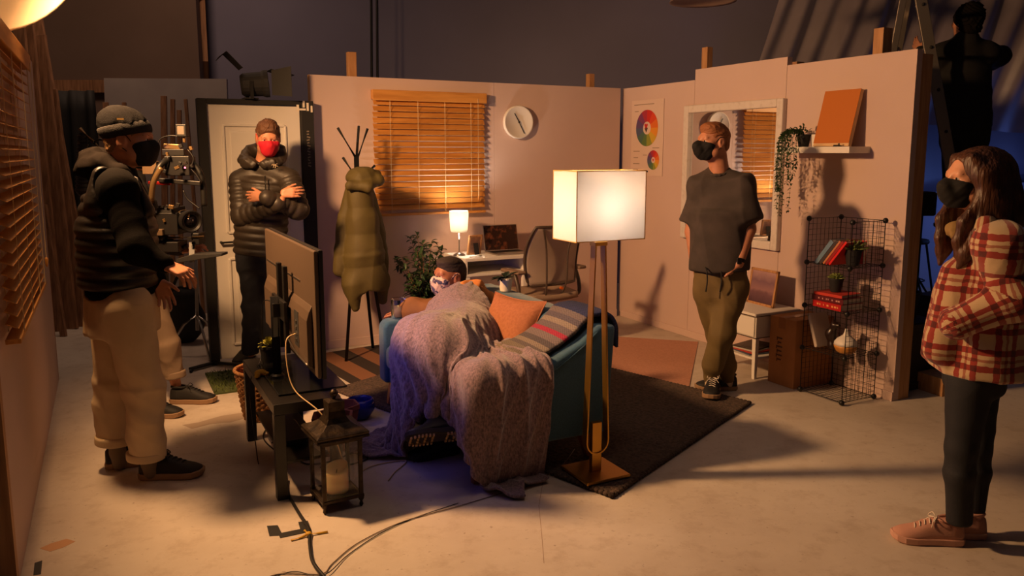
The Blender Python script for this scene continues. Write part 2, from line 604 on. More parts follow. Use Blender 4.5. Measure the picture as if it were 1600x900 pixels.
MB().box2((-4.93, -3.10, 0), (-4.835, -3.035, 2.20)).build('end_stud', MT['timber'], wl)

# timber studs that stick up behind the set walls
def stud(a, b, top, label, w=0.07, d=0.06, rz=ANG, lean=(0, 0)):
    t = MB().bar((0, 0, 0), (lean[0], lean[1], top), w, d, up=(0, 1, 0)).build('timber_stud', MT['timber'], bevel=0.003)
    t.location = S(a, b); t.rotation_euler = (0, 0, rz)
    return tag(t, label, 'timber')
stud(-2.62, 0.105, 2.40, 'pale timber stud sticking up behind the back wall above the wooden blind')
stud(-0.33, 0.105, 2.33, 'small pale timber stud sticking up behind the back wall near the corner', 0.06)
stud(0.105, -1.02, 2.47, 'timber stud sticking up behind the right wall above the mirror', 0.06, 0.07)
stud(0.125, -2.70, 2.40, 'thick timber stud sticking up behind the right wall above the orange canvas', 0.09, 0.075)

# doorway flat standing at the left end of the back wall
d1 = structure(thing('door_1', None, None, S(-3.41, -0.06), ANG), 'white panelled door in a black frame behind the man in the red mask')
MB().box2((-0.42, -0.05, 0), (-0.355, 0.05, 1.99)).build('frame_post', MT['matblack'], d1, bevel=0.004)
MB().box2((0.325, -0.05, 0), (0.42, 0.05, 1.99)).build('frame_post', MT['matblack'], d1, bevel=0.004)
MB().box2((-0.355, -0.05, 1.955), (0.325, 0.05, 1.99)).build('frame_head', MT['matblack'], d1, bevel=0.004)
mb = MB().box2((-0.352, -0.012, 0.03), (0.322, 0.022, 1.95))
for z0, z1 in ((0.14, 0.80), (1.0, 1.80)):
    for x0, x1 in ((-0.245, 0.205),):
        # raised moulding ring and raised field of each door panel
        for (p, q) in (((x0, z0), (x1, z0)), ((x1, z0), (x1, z1)), ((x1, z1), (x0, z1)), ((x0, z1), (x0, z0))):
            mb.bar((p[0], -0.016, p[1]), (q[0], -0.016, q[1]), 0.02, 0.022, up=(0, 1, 0))
        mb.box2((x0 + 0.045, -0.022, z0 + 0.045), (x1 - 0.045, -0.01, z1 - 0.045))
mb.build('door_leaf', MT['white'], d1, bevel=0.006)
mb = MB().cyl((-0.30, -0.012, 0.93), (-0.30, -0.05, 0.93), 0.011, n=10)
mb.bar((-0.31, -0.05, 0.93), (-0.20, -0.05, 0.932), 0.016, 0.014)
mb.build('door_handle', MT['blackmetal'], d1, bevel=0.003)
mb = MB()
for x, z, w, h in ((0.30, 1.935, 0.018, 0.05), (0.335, 1.925, 0.05, 0.014), (0.375, 1.945, 0.016, 0.06), (0.405, 1.93, 0.014, 0.05), (0.345, 1.965, 0.016, 0.05)):
    mb.box((x, -0.052, z), (w, 0.004, h))
mb.build('tape_scrap', MT['paper'], d1)
mb = MB()
rnd = random.Random(4)
for i in range(13):
    z = 1.76 - i * 0.022
    mb.box((0.372 + rnd.uniform(-0.003, 0.003), -0.051, z), (0.016 + rnd.uniform(0, 0.012), 0.002, 0.010), rot=Matrix.Rotation(rnd.uniform(-0.5, 0.5), 3, 'Y'))
mb.build('scrawled_mark', mat('grey_chalk', rgb(120, 108, 96), 0.8), d1)
mb = MB()
mb.bar((-0.40, -0.05, 0.02), (-0.58, -0.16, 0.02), 0.035, 0.02)
mb.bar((-0.40, -0.05, 0.02), (-0.22, -0.20, 0.02), 0.03, 0.02)
mb.bar((-0.58, -0.20, 0.012), (-0.56, -0.12, 0.012), 0.02, 0.02)
mb.build('stand_foot', MT['blackmetal'], d1, bevel=0.003)

# unlit stage light tied over the door top
sl = thing('stage_light', 'unlit black stage light with barn doors on top of the door frame', 'lamp', S(-3.45, -0.05, 1.99), ANG)
MB().lathe([(0.0, 0.0), (0.07, 0.0), (0.085, 0.02), (0.09, 0.15), (0.10, 0.17), (0.10, 0.20)], (-0.06, 0, 0.105), (0.95, -0.2, 0.08), 20).build('housing', MT['matblack'], sl, smooth=False)
MB().box2((-0.05, -0.085, 0.0), (0.05, 0.085, 0.012)).box2((-0.012, -0.112, 0.0), (0.012, -0.1, 0.13)).box2((-0.012, 0.1, 0.0), (0.012, 0.112, 0.13)).box2((-0.012, -0.11, 0.0), (0.012, 0.11, 0.012)).build('yoke', MT['blackmetal'], sl)
cx = Vector((0.14, -0.04, 0.12))
for nm, poly in (('barn_door', [(0, 0.10), (0.17, 0.055), (0.17, 0.22)]), ):
    pass
MB().strip([[cx + Vector((0, -0.09, 0.10)), cx + Vector((0, 0.09, 0.10))], [cx + Vector((0.16, -0.13, 0.06)), cx + Vector((0.16, 0.13, 0.06))]]).build('barn_door', MT['matblack'], sl, solid=0.004)
MB().strip([[cx + Vector((0, -0.10, 0.09)), cx + Vector((0, -0.10, -0.09))], [cx + Vector((0.13, -0.17, 0.12)), cx + Vector((0.13, -0.17, -0.10))]]).build('barn_door', MT['matblack'], sl, solid=0.004)
MB().strip([[cx + Vector((-0.2, -0.09, 0.10)), cx + Vector((-0.2, 0.10, 0.10))], [cx + Vector((-0.31, -0.11, 0.21)), cx + Vector((-0.31, 0.11, 0.21))], [cx + Vector((-0.36, -0.08, 0.17)), cx + Vector((-0.36, 0.09, 0.16))]]).build('barn_door', MT['matblack'], sl, solid=0.004)

# ------------------------------------------------------------------ rear of the studio
bd = MB().box2((-0.55, -0.02, 0), (0.62, 0.02, 2.32)).build('leaning_board', mat('grey_board', rgb(168, 158, 154), 0.8, col2=rgb(150, 140, 138), nscale=1.5))
bd.location = (-3.42, 7.75, 0); bd.rotation_euler = (math.radians(-4), 0, math.radians(4))
tag(bd, 'large pale grey board leaning at the back behind the timber strips', 'board')
strips = [(165, 160, 0.05, 0.06), (175, 165, 0.045, 0.02), (194, 160, 0.035, 0.02), (256, 150, 0.055, 0.0), (270, 155, 0.04, -0.012), (280, 172, 0.04, 0.01), (290, 155, 0.03, 0.10)]
slabel = ['dark timber strip leaning on the grey board, furthest left', 'second dark timber strip from the left on the grey board', 'thin dark strip on the grey board just above the beanie',
          'wide timber strip leaning on the grey board right of the beanie', 'timber strip leaning on the grey board left of the shorter one', 'shorter timber strip on the grey board between two longer ones', 'thin timber strip nearest the door leaning on the grey board']
for k, ((u, v, w, lx), lb) in enumerate(zip(strips, slabel)):
    top = at(u, v, 7.60 - 0.03 * k); bot = Vector((top.x + lx * 1.6, 7.34 - 0.03 * k, 0.0))
    tag(MB().bar(bot, top, w, 0.022, up=(0, 1, 0)).build('timber_strip', MT['oldwood'], bevel=0.002), lb, 'timber', 'timber strips on the grey board')
planks = [((70, 515), (28, 10), 6.9, 0.10, 'wide plank leaning behind the left set wall, furthest left'),
          ((92, 520), (45, 40), 6.95, 0.09, 'second leaning plank from the left set wall'),
          ((112, 508), (62, 55), 7.05, 0.11, 'long plank in the middle of the leaning stack'),
          ((128, 505), (82, 140), 7.15, 0.085, 'shorter plank leaning at the right side of the stack'),
          ((140, 500), (40, -60), 7.3, 0.12, 'tallest plank at the back of the leaning stack'),
          ((100, 530), (68, 320), 6.75, 0.05, 'short narrow batten in front of the leaning planks')]
for (b0, t0, Y, w, lb) in planks:
    bot = fl(b0[0], b0[1]); bot = Vector((at(b0[0], b0[1], Y).x, Y, 0.0))
    top = at(t0[0], t0[1], Y + 0.2); top = at(t0[0], t0[1], Y + 0.11 * top.z)
    tag(MB().bar(bot, top, w, 0.035, up=(0, 1, 0)).build('leaning_plank', MT['oldwood'], bevel=0.003), lb, 'plank', 'planks leaning at the left')
# dark drape behind the beanie
mb = MB()
rows = []
for j in range(12):
    z = 2.2 * (1 - j / 11)
    rows.append([Vector((-4.95 + 0.85 * i / 24, 7.9 + 0.05 * math.sin(i * 1.3 + j * 0.1), z)) for i in range(25)])
tag(mb.strip(rows).build('black_drape', MT['matblack'], smooth=True, solid=0.01), 'black drape hanging at the back left behind the man in the beanie', 'curtain')
# two cables hanging from above
for k, (u, lb) in enumerate(((579, 'left of the two black cables hanging behind the back wall'), (588, 'right of the two black cables hanging behind the back wall'))):
    x = at(u, 60, 8.6).x
    tag(MB().tube(catmull([(x, 8.6, 5.3), (x + 0.02, 8.6, 3.6), (x, 8.6, 2.2), (x - 0.02, 8.6, 0.02)], 5), 0.014, 6).build('hanging_cable', MT['black'], smooth=True), lb, 'cable', 'cables hanging behind the back wall')
# translucent plastic sheeting hung at the right
pm = mat('plastic_sheeting', rgb(172, 160, 164), 0.35, alpha=0.62, col2=rgb(150, 138, 146), nscale=2.0)
mb = MB(); rows = []
for j in range(24):
    t = j / 23
    rw = []
    for i in range(420):
        s = i / 419
        x = 3.25 + 5.4 * s - 0.95 * (1 - s) * t
        zb = 2.05 - 0.55 * s
        z = 4.9 + (zb - 4.9) * t
        y = 8.15 + 0.035 * math.sin(150 * s + 5 * t + 1.5 * math.sin(9 * s)) + 0.04 * math.sin(43 * s - 3 * t) + 0.10 * math.sin(5.1 * s + 5 * t)
        rw.append(Vector((x, y, z)))
    rows.append(rw)
tag(mb.strip(rows).build('plastic_sheet', pm, smooth=True), 'grey translucent plastic sheet hung in folds at the top right', 'sheet')
pm2 = mat('dark_sheeting', rgb(92, 84, 98), 0.5)
mb = MB(); rows = []
for j in range(20):
    t = j / 19; rw = []
    for i in range(60):
        s = i / 59
        rw.append(Vector((3.6 + 4.2 * s, 8.95 + 0.05 * math.sin(22 * s + t), 0.9 + (4.6 - 0.9) * t + 0.9 * s * (1 - t))))
    rows.append(rw)
tag(mb.strip(rows).build('rear_sheet', pm2, smooth=True, solid=0.01), 'dark sheet hung low behind the ladder at the right', 'sheet')
# ------------------------------------------------------------------ rugs
def rugmat(name, c1, c2, sc, bump):
    m = mat(name, c1, 0.95, col2=c2, nscale=sc, bump=bump, bscale=sc * 1.5)
    return m
def set_pt(a, b, z=0.0):
    return S(a, b, z)
# braided dark rug: rows of rope
cF, cR, cL = S(-2.446, -3.417), S(-0.879, -2.673), S(-3.16, -1.19)
e1 = cR - cF; e2 = cL - cF
rg = thing('braided_rug', 'dark brown braided rug under the sofa and brass floor lamp', 'rug', (0, 0, 0.0))
mb = MB(); rows = []
nu_, nv_ = 130, 110
for i in range(nu_ + 1):
    rw = []
    for j in range(nv_ + 1):
        s, t = i / nu_, j / nv_
        p = cF + e1 * s + e2 * t
        p = p + Vector((0, 0, 0.020 + 0.006 * abs(math.sin(s * 46 * math.pi)) * (0.7 + 0.3 * math.sin(t * 240 + i))))
        if j in (0, nv_): p += e2.normalized() * (0.008 * math.sin(i * 1.9) * (1 if j else -1))
        rw.append(p)
    rows.append(rw)
mb.strip(rows)
mb.build('pile', rugmat('braided_wool', rgb(88, 70, 58), rgb(56, 44, 38), 60, 0.8), rg, smooth=True)
mb = MB()
for p0, d in ((cF, e1), (cF, e2), (cF + e1, e2), (cF + e2, e1)):
    n = int(d.length / 0.028)
    for k in range(n + 1):
        mb.ell(p0 + d * (k / n) + Vector((0, 0, 0.013)), (0.019, 0.019, 0.0125), 7, 5)
mb.build('knotted_edge', rugmat('braided_edge', rgb(84, 66, 54), rgb(54, 42, 36), 60, 0.6), rg, smooth=True)

p0 = S(-0.06, -1.22); q1 = S(-0.99, -2.22) - S(-0.06, -1.22); q2 = (S(-0.62, -0.70) - S(-0.06, -1.22)) * 1.75
pr = MB(); pr.prism([(0, 0), (1, 0), (1, 1), (0, 1)], p0 + Vector((0, 0, 0.006)), q1, q2, -0.006 if q1.cross(q2).z > 0 else 0.006)
tag(pr.build('flatweave_rug', mat('terracotta_weave', rgb(190, 136, 112), 0.95, col2=rgb(176, 124, 100), nscale=70, bump=0.4, bscale=220)), 'flat terracotta pink rug between the corner and the mirror wall', 'rug')

sm = bpy.data.materials.new('striped_weave'); sm.use_nodes = True
b = bsdf(sm); N = NT(sm); tc = N.n('ShaderNodeTexCoord'); sx = N.n('ShaderNodeSeparateXYZ'); N.l(tc.outputs['Object'], sx.inputs[0])
ml = N.n('ShaderNodeMath', operation='MULTIPLY'); ml.inputs[1].default_value = 3.7; N.l(sx.outputs['X'], ml.inputs[0])
fr = N.n('ShaderNodeMath', operation='FRACT'); N.l(ml.outputs[0], fr.inputs[0])
gt = N.n('ShaderNodeValToRGB'); gt.color_ramp.interpolation = 'CONSTANT'
gt.color_ramp.elements[0].color = (*rgb(44, 32, 26), 1); gt.color_ramp.elements[1].position = 0.48; gt.color_ramp.elements[1].color = (*rgb(122, 80, 54), 1)
N.l(fr.outputs[0], gt.inputs['Fac']); N.l(gt.outputs['Color'], b.inputs['Base Color']); b.inputs['Roughness'].default_value = 0.95
t = MB().box2((-0.5, -0.52, 0), (0.5, 0.52, 0.008)).build('striped_rug', sm)
t.location = S(-2.58, -0.62); t.rotation_euler = (0, 0, ANG + math.radians(8))
tag(t, 'brown striped rug under the coat stand', 'rug')
# grass-like green mat by the door
gm = thing('grass_mat', 'green grass-like mat on the floor below the door', 'mat', S(-3.70, -0.60), ANG)
MB().box2((-0.2, -0.3, 0), (0.25, 0.26, 0.01)).build('backing', mat('green_backing', rgb(70, 78, 40), 0.95), gm)
rnd = random.Random(2); mb = MB()
for i in range(700):
    x = rnd.uniform(-0.2, 0.25); y = rnd.uniform(-0.3, 0.26)
    mb._add([(x, y, 0.01), (x + 0.006, y, 0.01), (x + rnd.uniform(-0.02, 0.02), y + rnd.uniform(-0.02, 0.02), rnd.uniform(0.02, 0.04))], [(0, 1, 2)])
mb.build('grass_pile', mat('artificial_grass', rgb(96, 110, 48), 0.8), gm)

# ------------------------------------------------------------------ wooden blinds
def blind(name, label, loc, rz, w, h, tilt, cords, gap=0.0475, end=0.0):
    t = thing(name, label, 'blind', loc, rz)
    MB().box2((0, -0.07, -0.075), (w, -0.005, 0.0)).box2((-0.006, -0.078, -0.085), (w + 0.006, -0.07, 0.0)).build('head_rail', MT['slat'], t, bevel=0.003)
    n = int((h - 0.11) / gap)
    mb = MB(); R = Matrix.Rotation(tilt, 3, 'X'); rnd = random.Random(8)
    for i in range(n):
        z = -0.10 - i * gap
        tt = tilt + rnd.uniform(-0.05, 0.05) - (end * i / n)
        mb.box((w / 2 + rnd.uniform(-0.003, 0.003), -0.04, z), (w - 0.01, 0.048, 0.003), rot=Matrix.Rotation(tt, 3, 'X'))
    mb.build('slats', MT['slat'], t)
    zb = -0.10 - n * gap
    MB().box2((0.004, -0.066, zb - 0.02), (w - 0.004, -0.014, zb)).build('bottom_rail', MT['slat'], t, bevel=0.003)
    for x in cords:
        MB().tube([(w * x, -0.066, -0.07), (w * x, -0.066, zb)], 0.0022, 5).tube([(w * x + 0.012, -0.013, -0.07), (w * x + 0.012, -0.013, zb)], 0.002, 5).build('ladder_cord', MT['cordcol'], t)
    mb = MB().tube([(w * 0.92, -0.082, -0.05), (w * 0.92, -0.082, -h * 0.86)], 0.002, 5)
    mb.build('pull_cord', MT['cordcol'], t)
    MB().lathe([(0.003, 0.0), (0.007, 0.012), (0.009, 0.04), (0.006, 0.05)], (w * 0.92, -0.082, -h * 0.86 - 0.05), (0, 0, 1), 10).build('cord_tassel', MT['slat'], t, smooth=True)
    return t
blind('wooden_blind', 'orange-brown wooden blind on the back wall above the desk lamp', S(-2.50, 0.0, 2.10), ANG, 1.0, 1.02, math.radians(56), (0.14, 0.38, 0.62, 0.86))
# left wall: local x runs away from the camera along the wall, so the slats face into the set
bl = blind('wooden_blind', 'dark glowing wooden blind on the left set wall at the picture edge', S(-4.84, -2.9, 2.10), ANG + math.pi / 2, 1.5, 1.22, math.radians(28), (0.1, 0.4, 0.7, 0.93))

# ------------------------------------------------------------------ clock, poster, mirror, shelf
ck = thing('wall_clock', 'round white wall clock on the back wall beside the blind', 'clock', S(-1.165, -0.001, 1.865), ANG)
MB().lathe([(0.0, 0.0), (0.135, 0.0), (0.145, 0.012), (0.145, 0.042), (0.138, 0.048), (0.130, 0.042), (0.0, 0.040)], (0, 0, 0), (0, -1, 0), 48).build('case', MT['white'], ck, smooth=True)
hm = mat('clock_hand', rgb(40, 34, 32), 0.5)
MB().bar((-0.045, -0.046, 0.075), (0.0, -0.046, 0.0), 0.008, 0.003, up=(0, 1, 0)).build('hour_hand', hm, ck)
MB().bar((-0.02, -0.05, 0.03), (0.05, -0.05, -0.10), 0.006, 0.003, up=(0, 1, 0)).build('minute_hand', hm, ck)
MB().cyl((0, -0.04, 0), (0, -0.054, 0), 0.007, n=12).build('pivot', hm, ck)

# colour wheel poster: generic hue wheel, procedural
def wheel_mat(sector):
    m = bpy.data.materials.new('hue_wheel'); m.use_nodes = True
    b = bsdf(m); N = NT(m); tc = N.n('ShaderNodeTexCoord'); sp = N.n('ShaderNodeSeparateXYZ'); N.l(tc.outputs['Object'], sp.inputs[0])
    return m, b, N, sp
po = thing('colour_wheel_poster', 'poster with a large and a small colour wheel by the corner of the set', 'poster', S(-0.003, -0.36, 1.73), ANG)
MB().box2((-0.003, -0.24, -0.345), (0.001, 0.24, 0.345)).build('sheet', mat('poster_paper', rgb(212, 188, 174), 0.6), po)
cols = [rgb(190, 36, 30), rgb(206, 66, 26), rgb(214, 104, 30), rgb(216, 140, 36), rgb(196, 160, 44), rgb(136, 140, 50), rgb(84, 112, 62), rgb(70, 100, 88), rgb(74, 84, 112), rgb(88, 66, 110), rgb(116, 52, 96), rgb(160, 40, 60)]
wmats = [mat('wheel_colour', c, 0.7) for c in cols]
def wheel(name, cy, cz, r0, r1):
    me_v = []; me_f = []; mi = []
    n = 72
    for k in range(n):
        for q in range(3):
            ra = r0 + (r1 - r0) * q / 3; rb = r0 + (r1 - r0) * (q + 1) / 3
            t0 = 2 * math.pi * k / n; t1 = 2 * math.pi * (k + 1) / n
            i = len(me_v)
            for r, t in ((ra, t0), (rb, t0), (rb, t1), (ra, t1)):
                me_v.append((-0.0042, cy - math.sin(t) * r, cz + math.cos(t) * r))
            me_f.append((i, i + 1, i + 2, i + 3)); mi.append((k * 12 // n))
    me = bpy.data.meshes.new(name); me.from_pydata(me_v, [], me_f)
    for w in wmats: me.materials.append(w)
    for p, j in zip(me.polygons, mi): p.material_index = j
    o = bpy.data.objects.new(name, me); COL.objects.link(o); o.parent = po
wheel('large_wheel', 0.0, 0.09, 0.058, 0.165)
wheel('small_wheel', -0.105, -0.20, 0.028, 0.088)
for cz, cy, r, mt_ in ((0.105, 0.012, 0.030, wmats[0]), (0.075, 0.01, 0.026, mat('wheel_dark', rgb(70, 60, 50), 0.7)), (-0.20, -0.105, 0.014, wmats[0])):
    MB().prism([(0, -1), (0.9, 0.5), (0.45, 0.9), (0, 0.55), (-0.45, 0.9), (-0.9, 0.5)], (-0.0045, cy, cz), Vector((0, -1, 0)) * r, Vector((0, 0, 1)) * r, -0.0006).build('wheel_pointer', mt_, po)
mb = MB()
for y, z, w in ((0.05, 0.305, 0.30), (0.16, 0.245, 0.06), (0.15, -0.12, 0.10), (0.16, -0.18, 0.07), (0.15, -0.235, 0.10), (0.16, -0.29, 0.08), (0.02, -0.155, 0.06), (-0.14, -0.09, 0.1)):
    mb.box((-0.0042, y, z), (0.0008, w, 0.007))
mb.build('printed_lines', mat('print_grey', rgb(150, 130, 112), 0.8), po)
MB().box((-0.0044, -0.0, -0.305), (0.0008, 0.06, 0.014)).build('printed_mark', MT['matblack'], po)

mr = thing('wall_mirror', 'white framed mirror on the right wall behind the man in the T-shirt', 'mirror', S(-0.002, -1.475, 1.43), ANG)
gm_ = mat('mirror_silver', (0.86, 0.86, 0.86), 0.02, metal=1.0)
MB().box2((-0.014, -0.53, -0.535), (-0.001, 0.53, 0.535)).build('mirror_glass', gm_, mr)
fm = mat('distressed_white', rgb(214, 204, 196), 0.6, col2=rgb(200, 188, 178), nscale=24, ramp=(0.5, 0.75), bump=0.15, bscale=60)
fr_ = 0.062
MB().box2((-0.045, -0.555, -0.56), (0, -0.555 + fr_, 0.56)).build('frame_side', fm, mr, bevel=0.008)
MB().box2((-0.045, 0.555 - fr_, -0.56), (0, 0.555, 0.56)).build('frame_side', fm, mr, bevel=0.008)
MB().box2((-0.045, -0.555 + fr_, 0.56 - fr_), (0, 0.555 - fr_, 0.56)).build('frame_top', fm, mr, bevel=0.008)
MB().box2((-0.045, -0.555 + fr_, -0.56), (0, 0.555 - fr_, -0.56 + fr_)).build('frame_bottom', fm, mr, bevel=0.008)

sh = MB().box2((-0.20, -0.30, 0.0), (0.0, 0.30, 0.042)).build('floating_shelf', MT['white'], bevel=0.002)
sh.location = S(0, -2.46, 1.595); sh.rotation_euler = (0, 0, ANG)
tag(sh, 'white floating shelf on the right wall under the orange canvas', 'shelf')
SHZ = 1.6372
cv = thing('leaning_canvas', 'plain orange canvas leaning on the floating shelf', 'canvas', S(-0.140, -2.555, SHZ), ANG)
lean = Matrix.Rotation(math.radians(14), 3, 'Y')
def cvb(lo, hi, name, m_):
    mb = MB(); lo = Vector(lo); hi = Vector(hi)
    mb.box((lo + hi) / 2, hi - lo)
    mb.v = [lean @ p for p in mb.v]
    return mb.build(name, m_, cv, bevel=0.002)
cvb((0.0, -0.145, 0.004), (0.028, 0.145, 0.385), 'stretcher', mat('raw_canvas_edge', rgb(214, 176, 130), 0.8))
cvb((-0.003, -0.145, 0.024), (0.0, 0.145, 0.385), 'painted_face', mat('orange_paint', rgb(186, 104, 30), 0.7, bump=0.1, bscale=150))
cl = MB().box2((-0.012, -0.018, 0), (0.012, 0.018, 0.012)).box2((-0.004, -0.03, 0.0), (0.012, 0.03, 0.005)).box2((-0.012, -0.03, 0.0), (-0.006, -0.02, 0.022)).build('bulldog_clip', MT['blackmetal'], bevel=0.002)
cl.location = S(-0.165, -2.63, SHZ); cl.rotation_euler = (0, 0, ANG)
tag(cl, 'small black clip on the floating shelf below the orange canvas', 'clip')

def leaf(mb, p, d, L, w, up=(0, 0, 1), fold=0.25):
    p = Vector(p); d = Vector(d).normalized()
    x, y, _ = frame_of(d, up)
    q = [(0.0, 0.0), (0.3, 0.85), (0.6, 1.0), (0.85, 0.55), (1.0, 0.0)]
    vs = []; mid = []
    for s, k in q:
        c = p + d * (L * s) - y * (L * 0.25 * s * s)
        vs.append((c + x * (w / 2 * k) + y * (w * fold * k), c, c - x * (w / 2 * k) + y * (w * fold * k)))
    n = len(mb.v)
    for a_, b_, c_ in vs: mb.v += [a_, b_, c_]
    for i in range(len(q) - 1):
        k = n + 3 * i
        mb.f += [(k, k + 1, k + 4, k + 3), (k + 1, k + 2, k + 5, k + 4)]

def pot(parent, c, r0, r1, h, material, name='pot', soil=True):
    o = MB().lathe([(r0 * 0.9, 0), (r0, 0.004), (r1, h - 0.012), (r1 * 1.06, h - 0.012), (r1 * 1.06, h), (r1 * 0.92, h), (r1 * 0.88, h - 0.015)], c, (0, 0, 1), 24).build(name, material, parent, smooth=False)
    return o
tv_ = thing('trailing_plant', 'trailing ivy plant in a dark pot at the left end of the floating shelf', 'plant', S(-0.11, -2.30, SHZ), ANG)
pot(tv_, (0, 0, 0), 0.034, 0.045, 0.085, MT['matblack'])
rnd = random.Random(11)
st = MB(); lf = MB()
for k in range(15):
    ang = rnd.uniform(math.pi * 0.45, math.pi * 1.15)
    L = rnd.uniform(0.12, 0.50)
    out = Vector((math.cos(ang), math.sin(ang), 0)) * rnd.uniform(0.075, 0.125)
    if out.x > -0.1 and L > 0.2: out.x = -0.112
    p1 = Vector((0, 0, 0.08)); p2 = out * 0.6 + Vector((0, 0, 0.12)); p3 = Vector((out.x * 1.05, out.y, 0.05)); sway = rnd.uniform(-0.03, 0.03)
    p4 = Vector((out.x * 1.1, out.y + sway, -L * 0.5)); p5 = Vector((out.x * 1.05, out.y + sway * 0.4, -L))
    path = catmull([p1, p2, p3, p4, p5], 8)
    st.tube(path, 0.0014, 4)
    for i in range(2, len(path)):
        for _ in range(2):
            d = Vector((rnd.uniform(-1, 0.6), rnd.uniform(-1, 1), rnd.uniform(-0.7, 0.3)))
            leaf(lf, path[i], d, rnd.uniform(0.018, 0.028), rnd.uniform(0.010, 0.015))
for k in range(60):
    d = Vector((rnd.uniform(-1, 0.5), rnd.uniform(-1, 1), rnd.uniform(0.1, 1)))
    p = Vector((0, 0, 0.085)) + Vector((d.x * 0.05, d.y * 0.06, d.z * 0.06 * rnd.random()))
    leaf(lf, p, d, rnd.uniform(0.02, 0.032), 0.016)
st.build('vine_stems', MT['leaf'], tv_)
lf.build('leaves', MT['leaf'], tv_)
# a white tooth-edged pot just behind
sp_ = MB().lathe([(0.022, 0), (0.028, 0.075), (0.028, 0.085), (0.024, 0.085), (0.022, 0.02)], (0, 0, 0), (0, 0, 1), 18).build('white_pot', MT['white'], smooth=False)
sp_.location = S(-0.09, -2.385, SHZ)
tag(sp_, 'small pale empty pot between the trailing plant and the orange canvas', 'pot')

# ------------------------------------------------------------------ bedside table with frame and magazines
ns = thing('bedside_table', 'small white bedside table with one drawer beside the cardboard box', 'table', S(-0.245, -2.07, 0), ANG)
MB().box2((-0.22, -0.215, 0.455), (0.21, 0.215, 0.478)).build('table_top', MT['white'], ns, bevel=0.004)
MB().box2((-0.205, -0.205, 0.30), (0.2, 0.205, 0.455)).build('body', MT['white'], ns, bevel=0.003)
dr = MB().box2((-0.216, -0.195, 0.31), (-0.205, 0.195, 0.448)).build('drawer', MT['white'], ns, bevel=0.003)
MB().box((-0.221, 0.0, 0.40), (0.012, 0.03, 0.02)).build('drawer_knob', MT['blackmetal'], dr, bevel=0.002)
for x in (-0.185, 0.18):
    for y in (-0.185, 0.185):
        MB().bar((x, y, 0), (x, y, 0.30), 0.026, 0.026, up=(0, 1, 0), w1=0.036, d1=0.036).build('leg', MT['white'], ns, bevel=0.003)
MB().box2((-0.19, -0.19, 0.135), (0.19, 0.19, 0.15)).build('lower_shelf', MT['white'], ns, bevel=0.002)
MB().box2((-0.222, -0.217, 0.4555), (0.212, 0.217, 0.4605)).box2((-0.212, -0.207, 0.298), (0.2, 0.207, 0.303)).build('edge_trim', mat('dark_trim', rgb(70, 48, 36), 0.6), ns)
pf = thing('picture_frame', 'wood framed purple seascape standing on the bedside table', 'picture', S(-0.20, -2.04, 0.478), ANG)
lean2 = Matrix.Rotation(math.radians(9), 3, 'Y') @ Matrix.Rotation(math.radians(-6), 3, 'Z')
def framed(parent, w, h, t, mat_f, mat_p, L):
    mb = MB()
    for lo, hi in (((0, -w / 2, 0), (t, -w / 2 + 0.018, h)), ((0, w / 2 - 0.018, 0), (t, w / 2, h)), ((0, -w / 2, h - 0.018), (t, w / 2, h)), ((0, -w / 2, 0), (t, w / 2, 0.018))):
        mb.box2(lo, hi)
    mb.v = [L @ p for p in mb.v]; mb.build('frame', mat_f, parent, bevel=0.002)
    mb = MB().box2((0.005, -w / 2 + 0.014, 0.014), (t - 0.002, w / 2 - 0.014, h - 0.014)); mb.v = [L @ p for p in mb.v]; mb.build('print', mat_p, parent)
    mb = MB().bar((t, 0, h * 0.6), (t + h * 0.22, 0, 0.004 - math.sin(math.radians(9)) * h * 0.02), 0.05, 0.004); mb.v = [L @ p for p in mb.v]
    mb.v = [Vector((p.x, p.y, max(p.z, 0.001))) for p in mb.v]; mb.build('strut', MT['matblack'], parent)
sea = bpy.data.materials.new('seascape_print'); sea.use_nodes = True
b = bsdf(sea); N = NT(sea); tc = N.n('ShaderNodeTexCoord'); sx = N.n('ShaderNodeSeparateXYZ'); N.l(tc.outputs['Object'], sx.inputs[0])
nz = N.n('ShaderNodeTexNoise', i_Scale=18.0); N.l(tc.outputs['Object'], nz.inputs['Vector'])
ad = N.n('ShaderNodeMath', operation='MULTIPLY_ADD'); ad.inputs[1].default_value = 0.05; N.l(nz.outputs['Fac'], ad.inputs[0]); N.l(sx.outputs['Z'], ad.inputs[2])
r = N.n('ShaderNodeValToRGB'); cr = r.color_ramp
cr.elements[0].position = 0.03; cr.elements[0].color = (*rgb(70, 48, 60), 1); cr.elements[1].position = 0.28; cr.elements[1].color = (*rgb(176, 140, 140), 1)
for p, c in ((0.12, rgb(110, 78, 88)), (0.14, rgb(146, 108, 112)), (0.20, rgb(120, 90, 104))):
    e = cr.elements.new(p); e.color = (*c, 1)
N.l(ad.outputs[0], r.inputs['Fac']); N.l(r.outputs['Color'], b.inputs['Base Color']); b.inputs['Roughness'].default_value = 0.4
framed(pf, 0.30, 0.27, 0.018, MT['timber'], sea, lean2)
mcols = [rgb(70, 80, 100), rgb(176, 60, 50), rgb(190, 180, 170), rgb(60, 50, 48)]
for k in range(4):
    t = MB().box2((-0.13, -0.10, 0), (0.13, 0.10, 0.010)).build('magazine', mat('magazine_cover', mcols[k], 0.4), bevel=0.001)
    t.location = S(-0.27 + 0.006 * k, -2.10 + 0.012 * k, 0.1505 + 0.0105 * k); t.rotation_euler = (0, 0, ANG + 0.12 * (k - 1))
    tag(t, ['grey-blue magazine at the bottom of the pile under the bedside table', 'red magazine in the pile under the bedside table', 'pale magazine in the pile under the bedside table', 'dark magazine on top of the pile under the bedside table'][k], 'magazine', 'magazines under the bedside table')

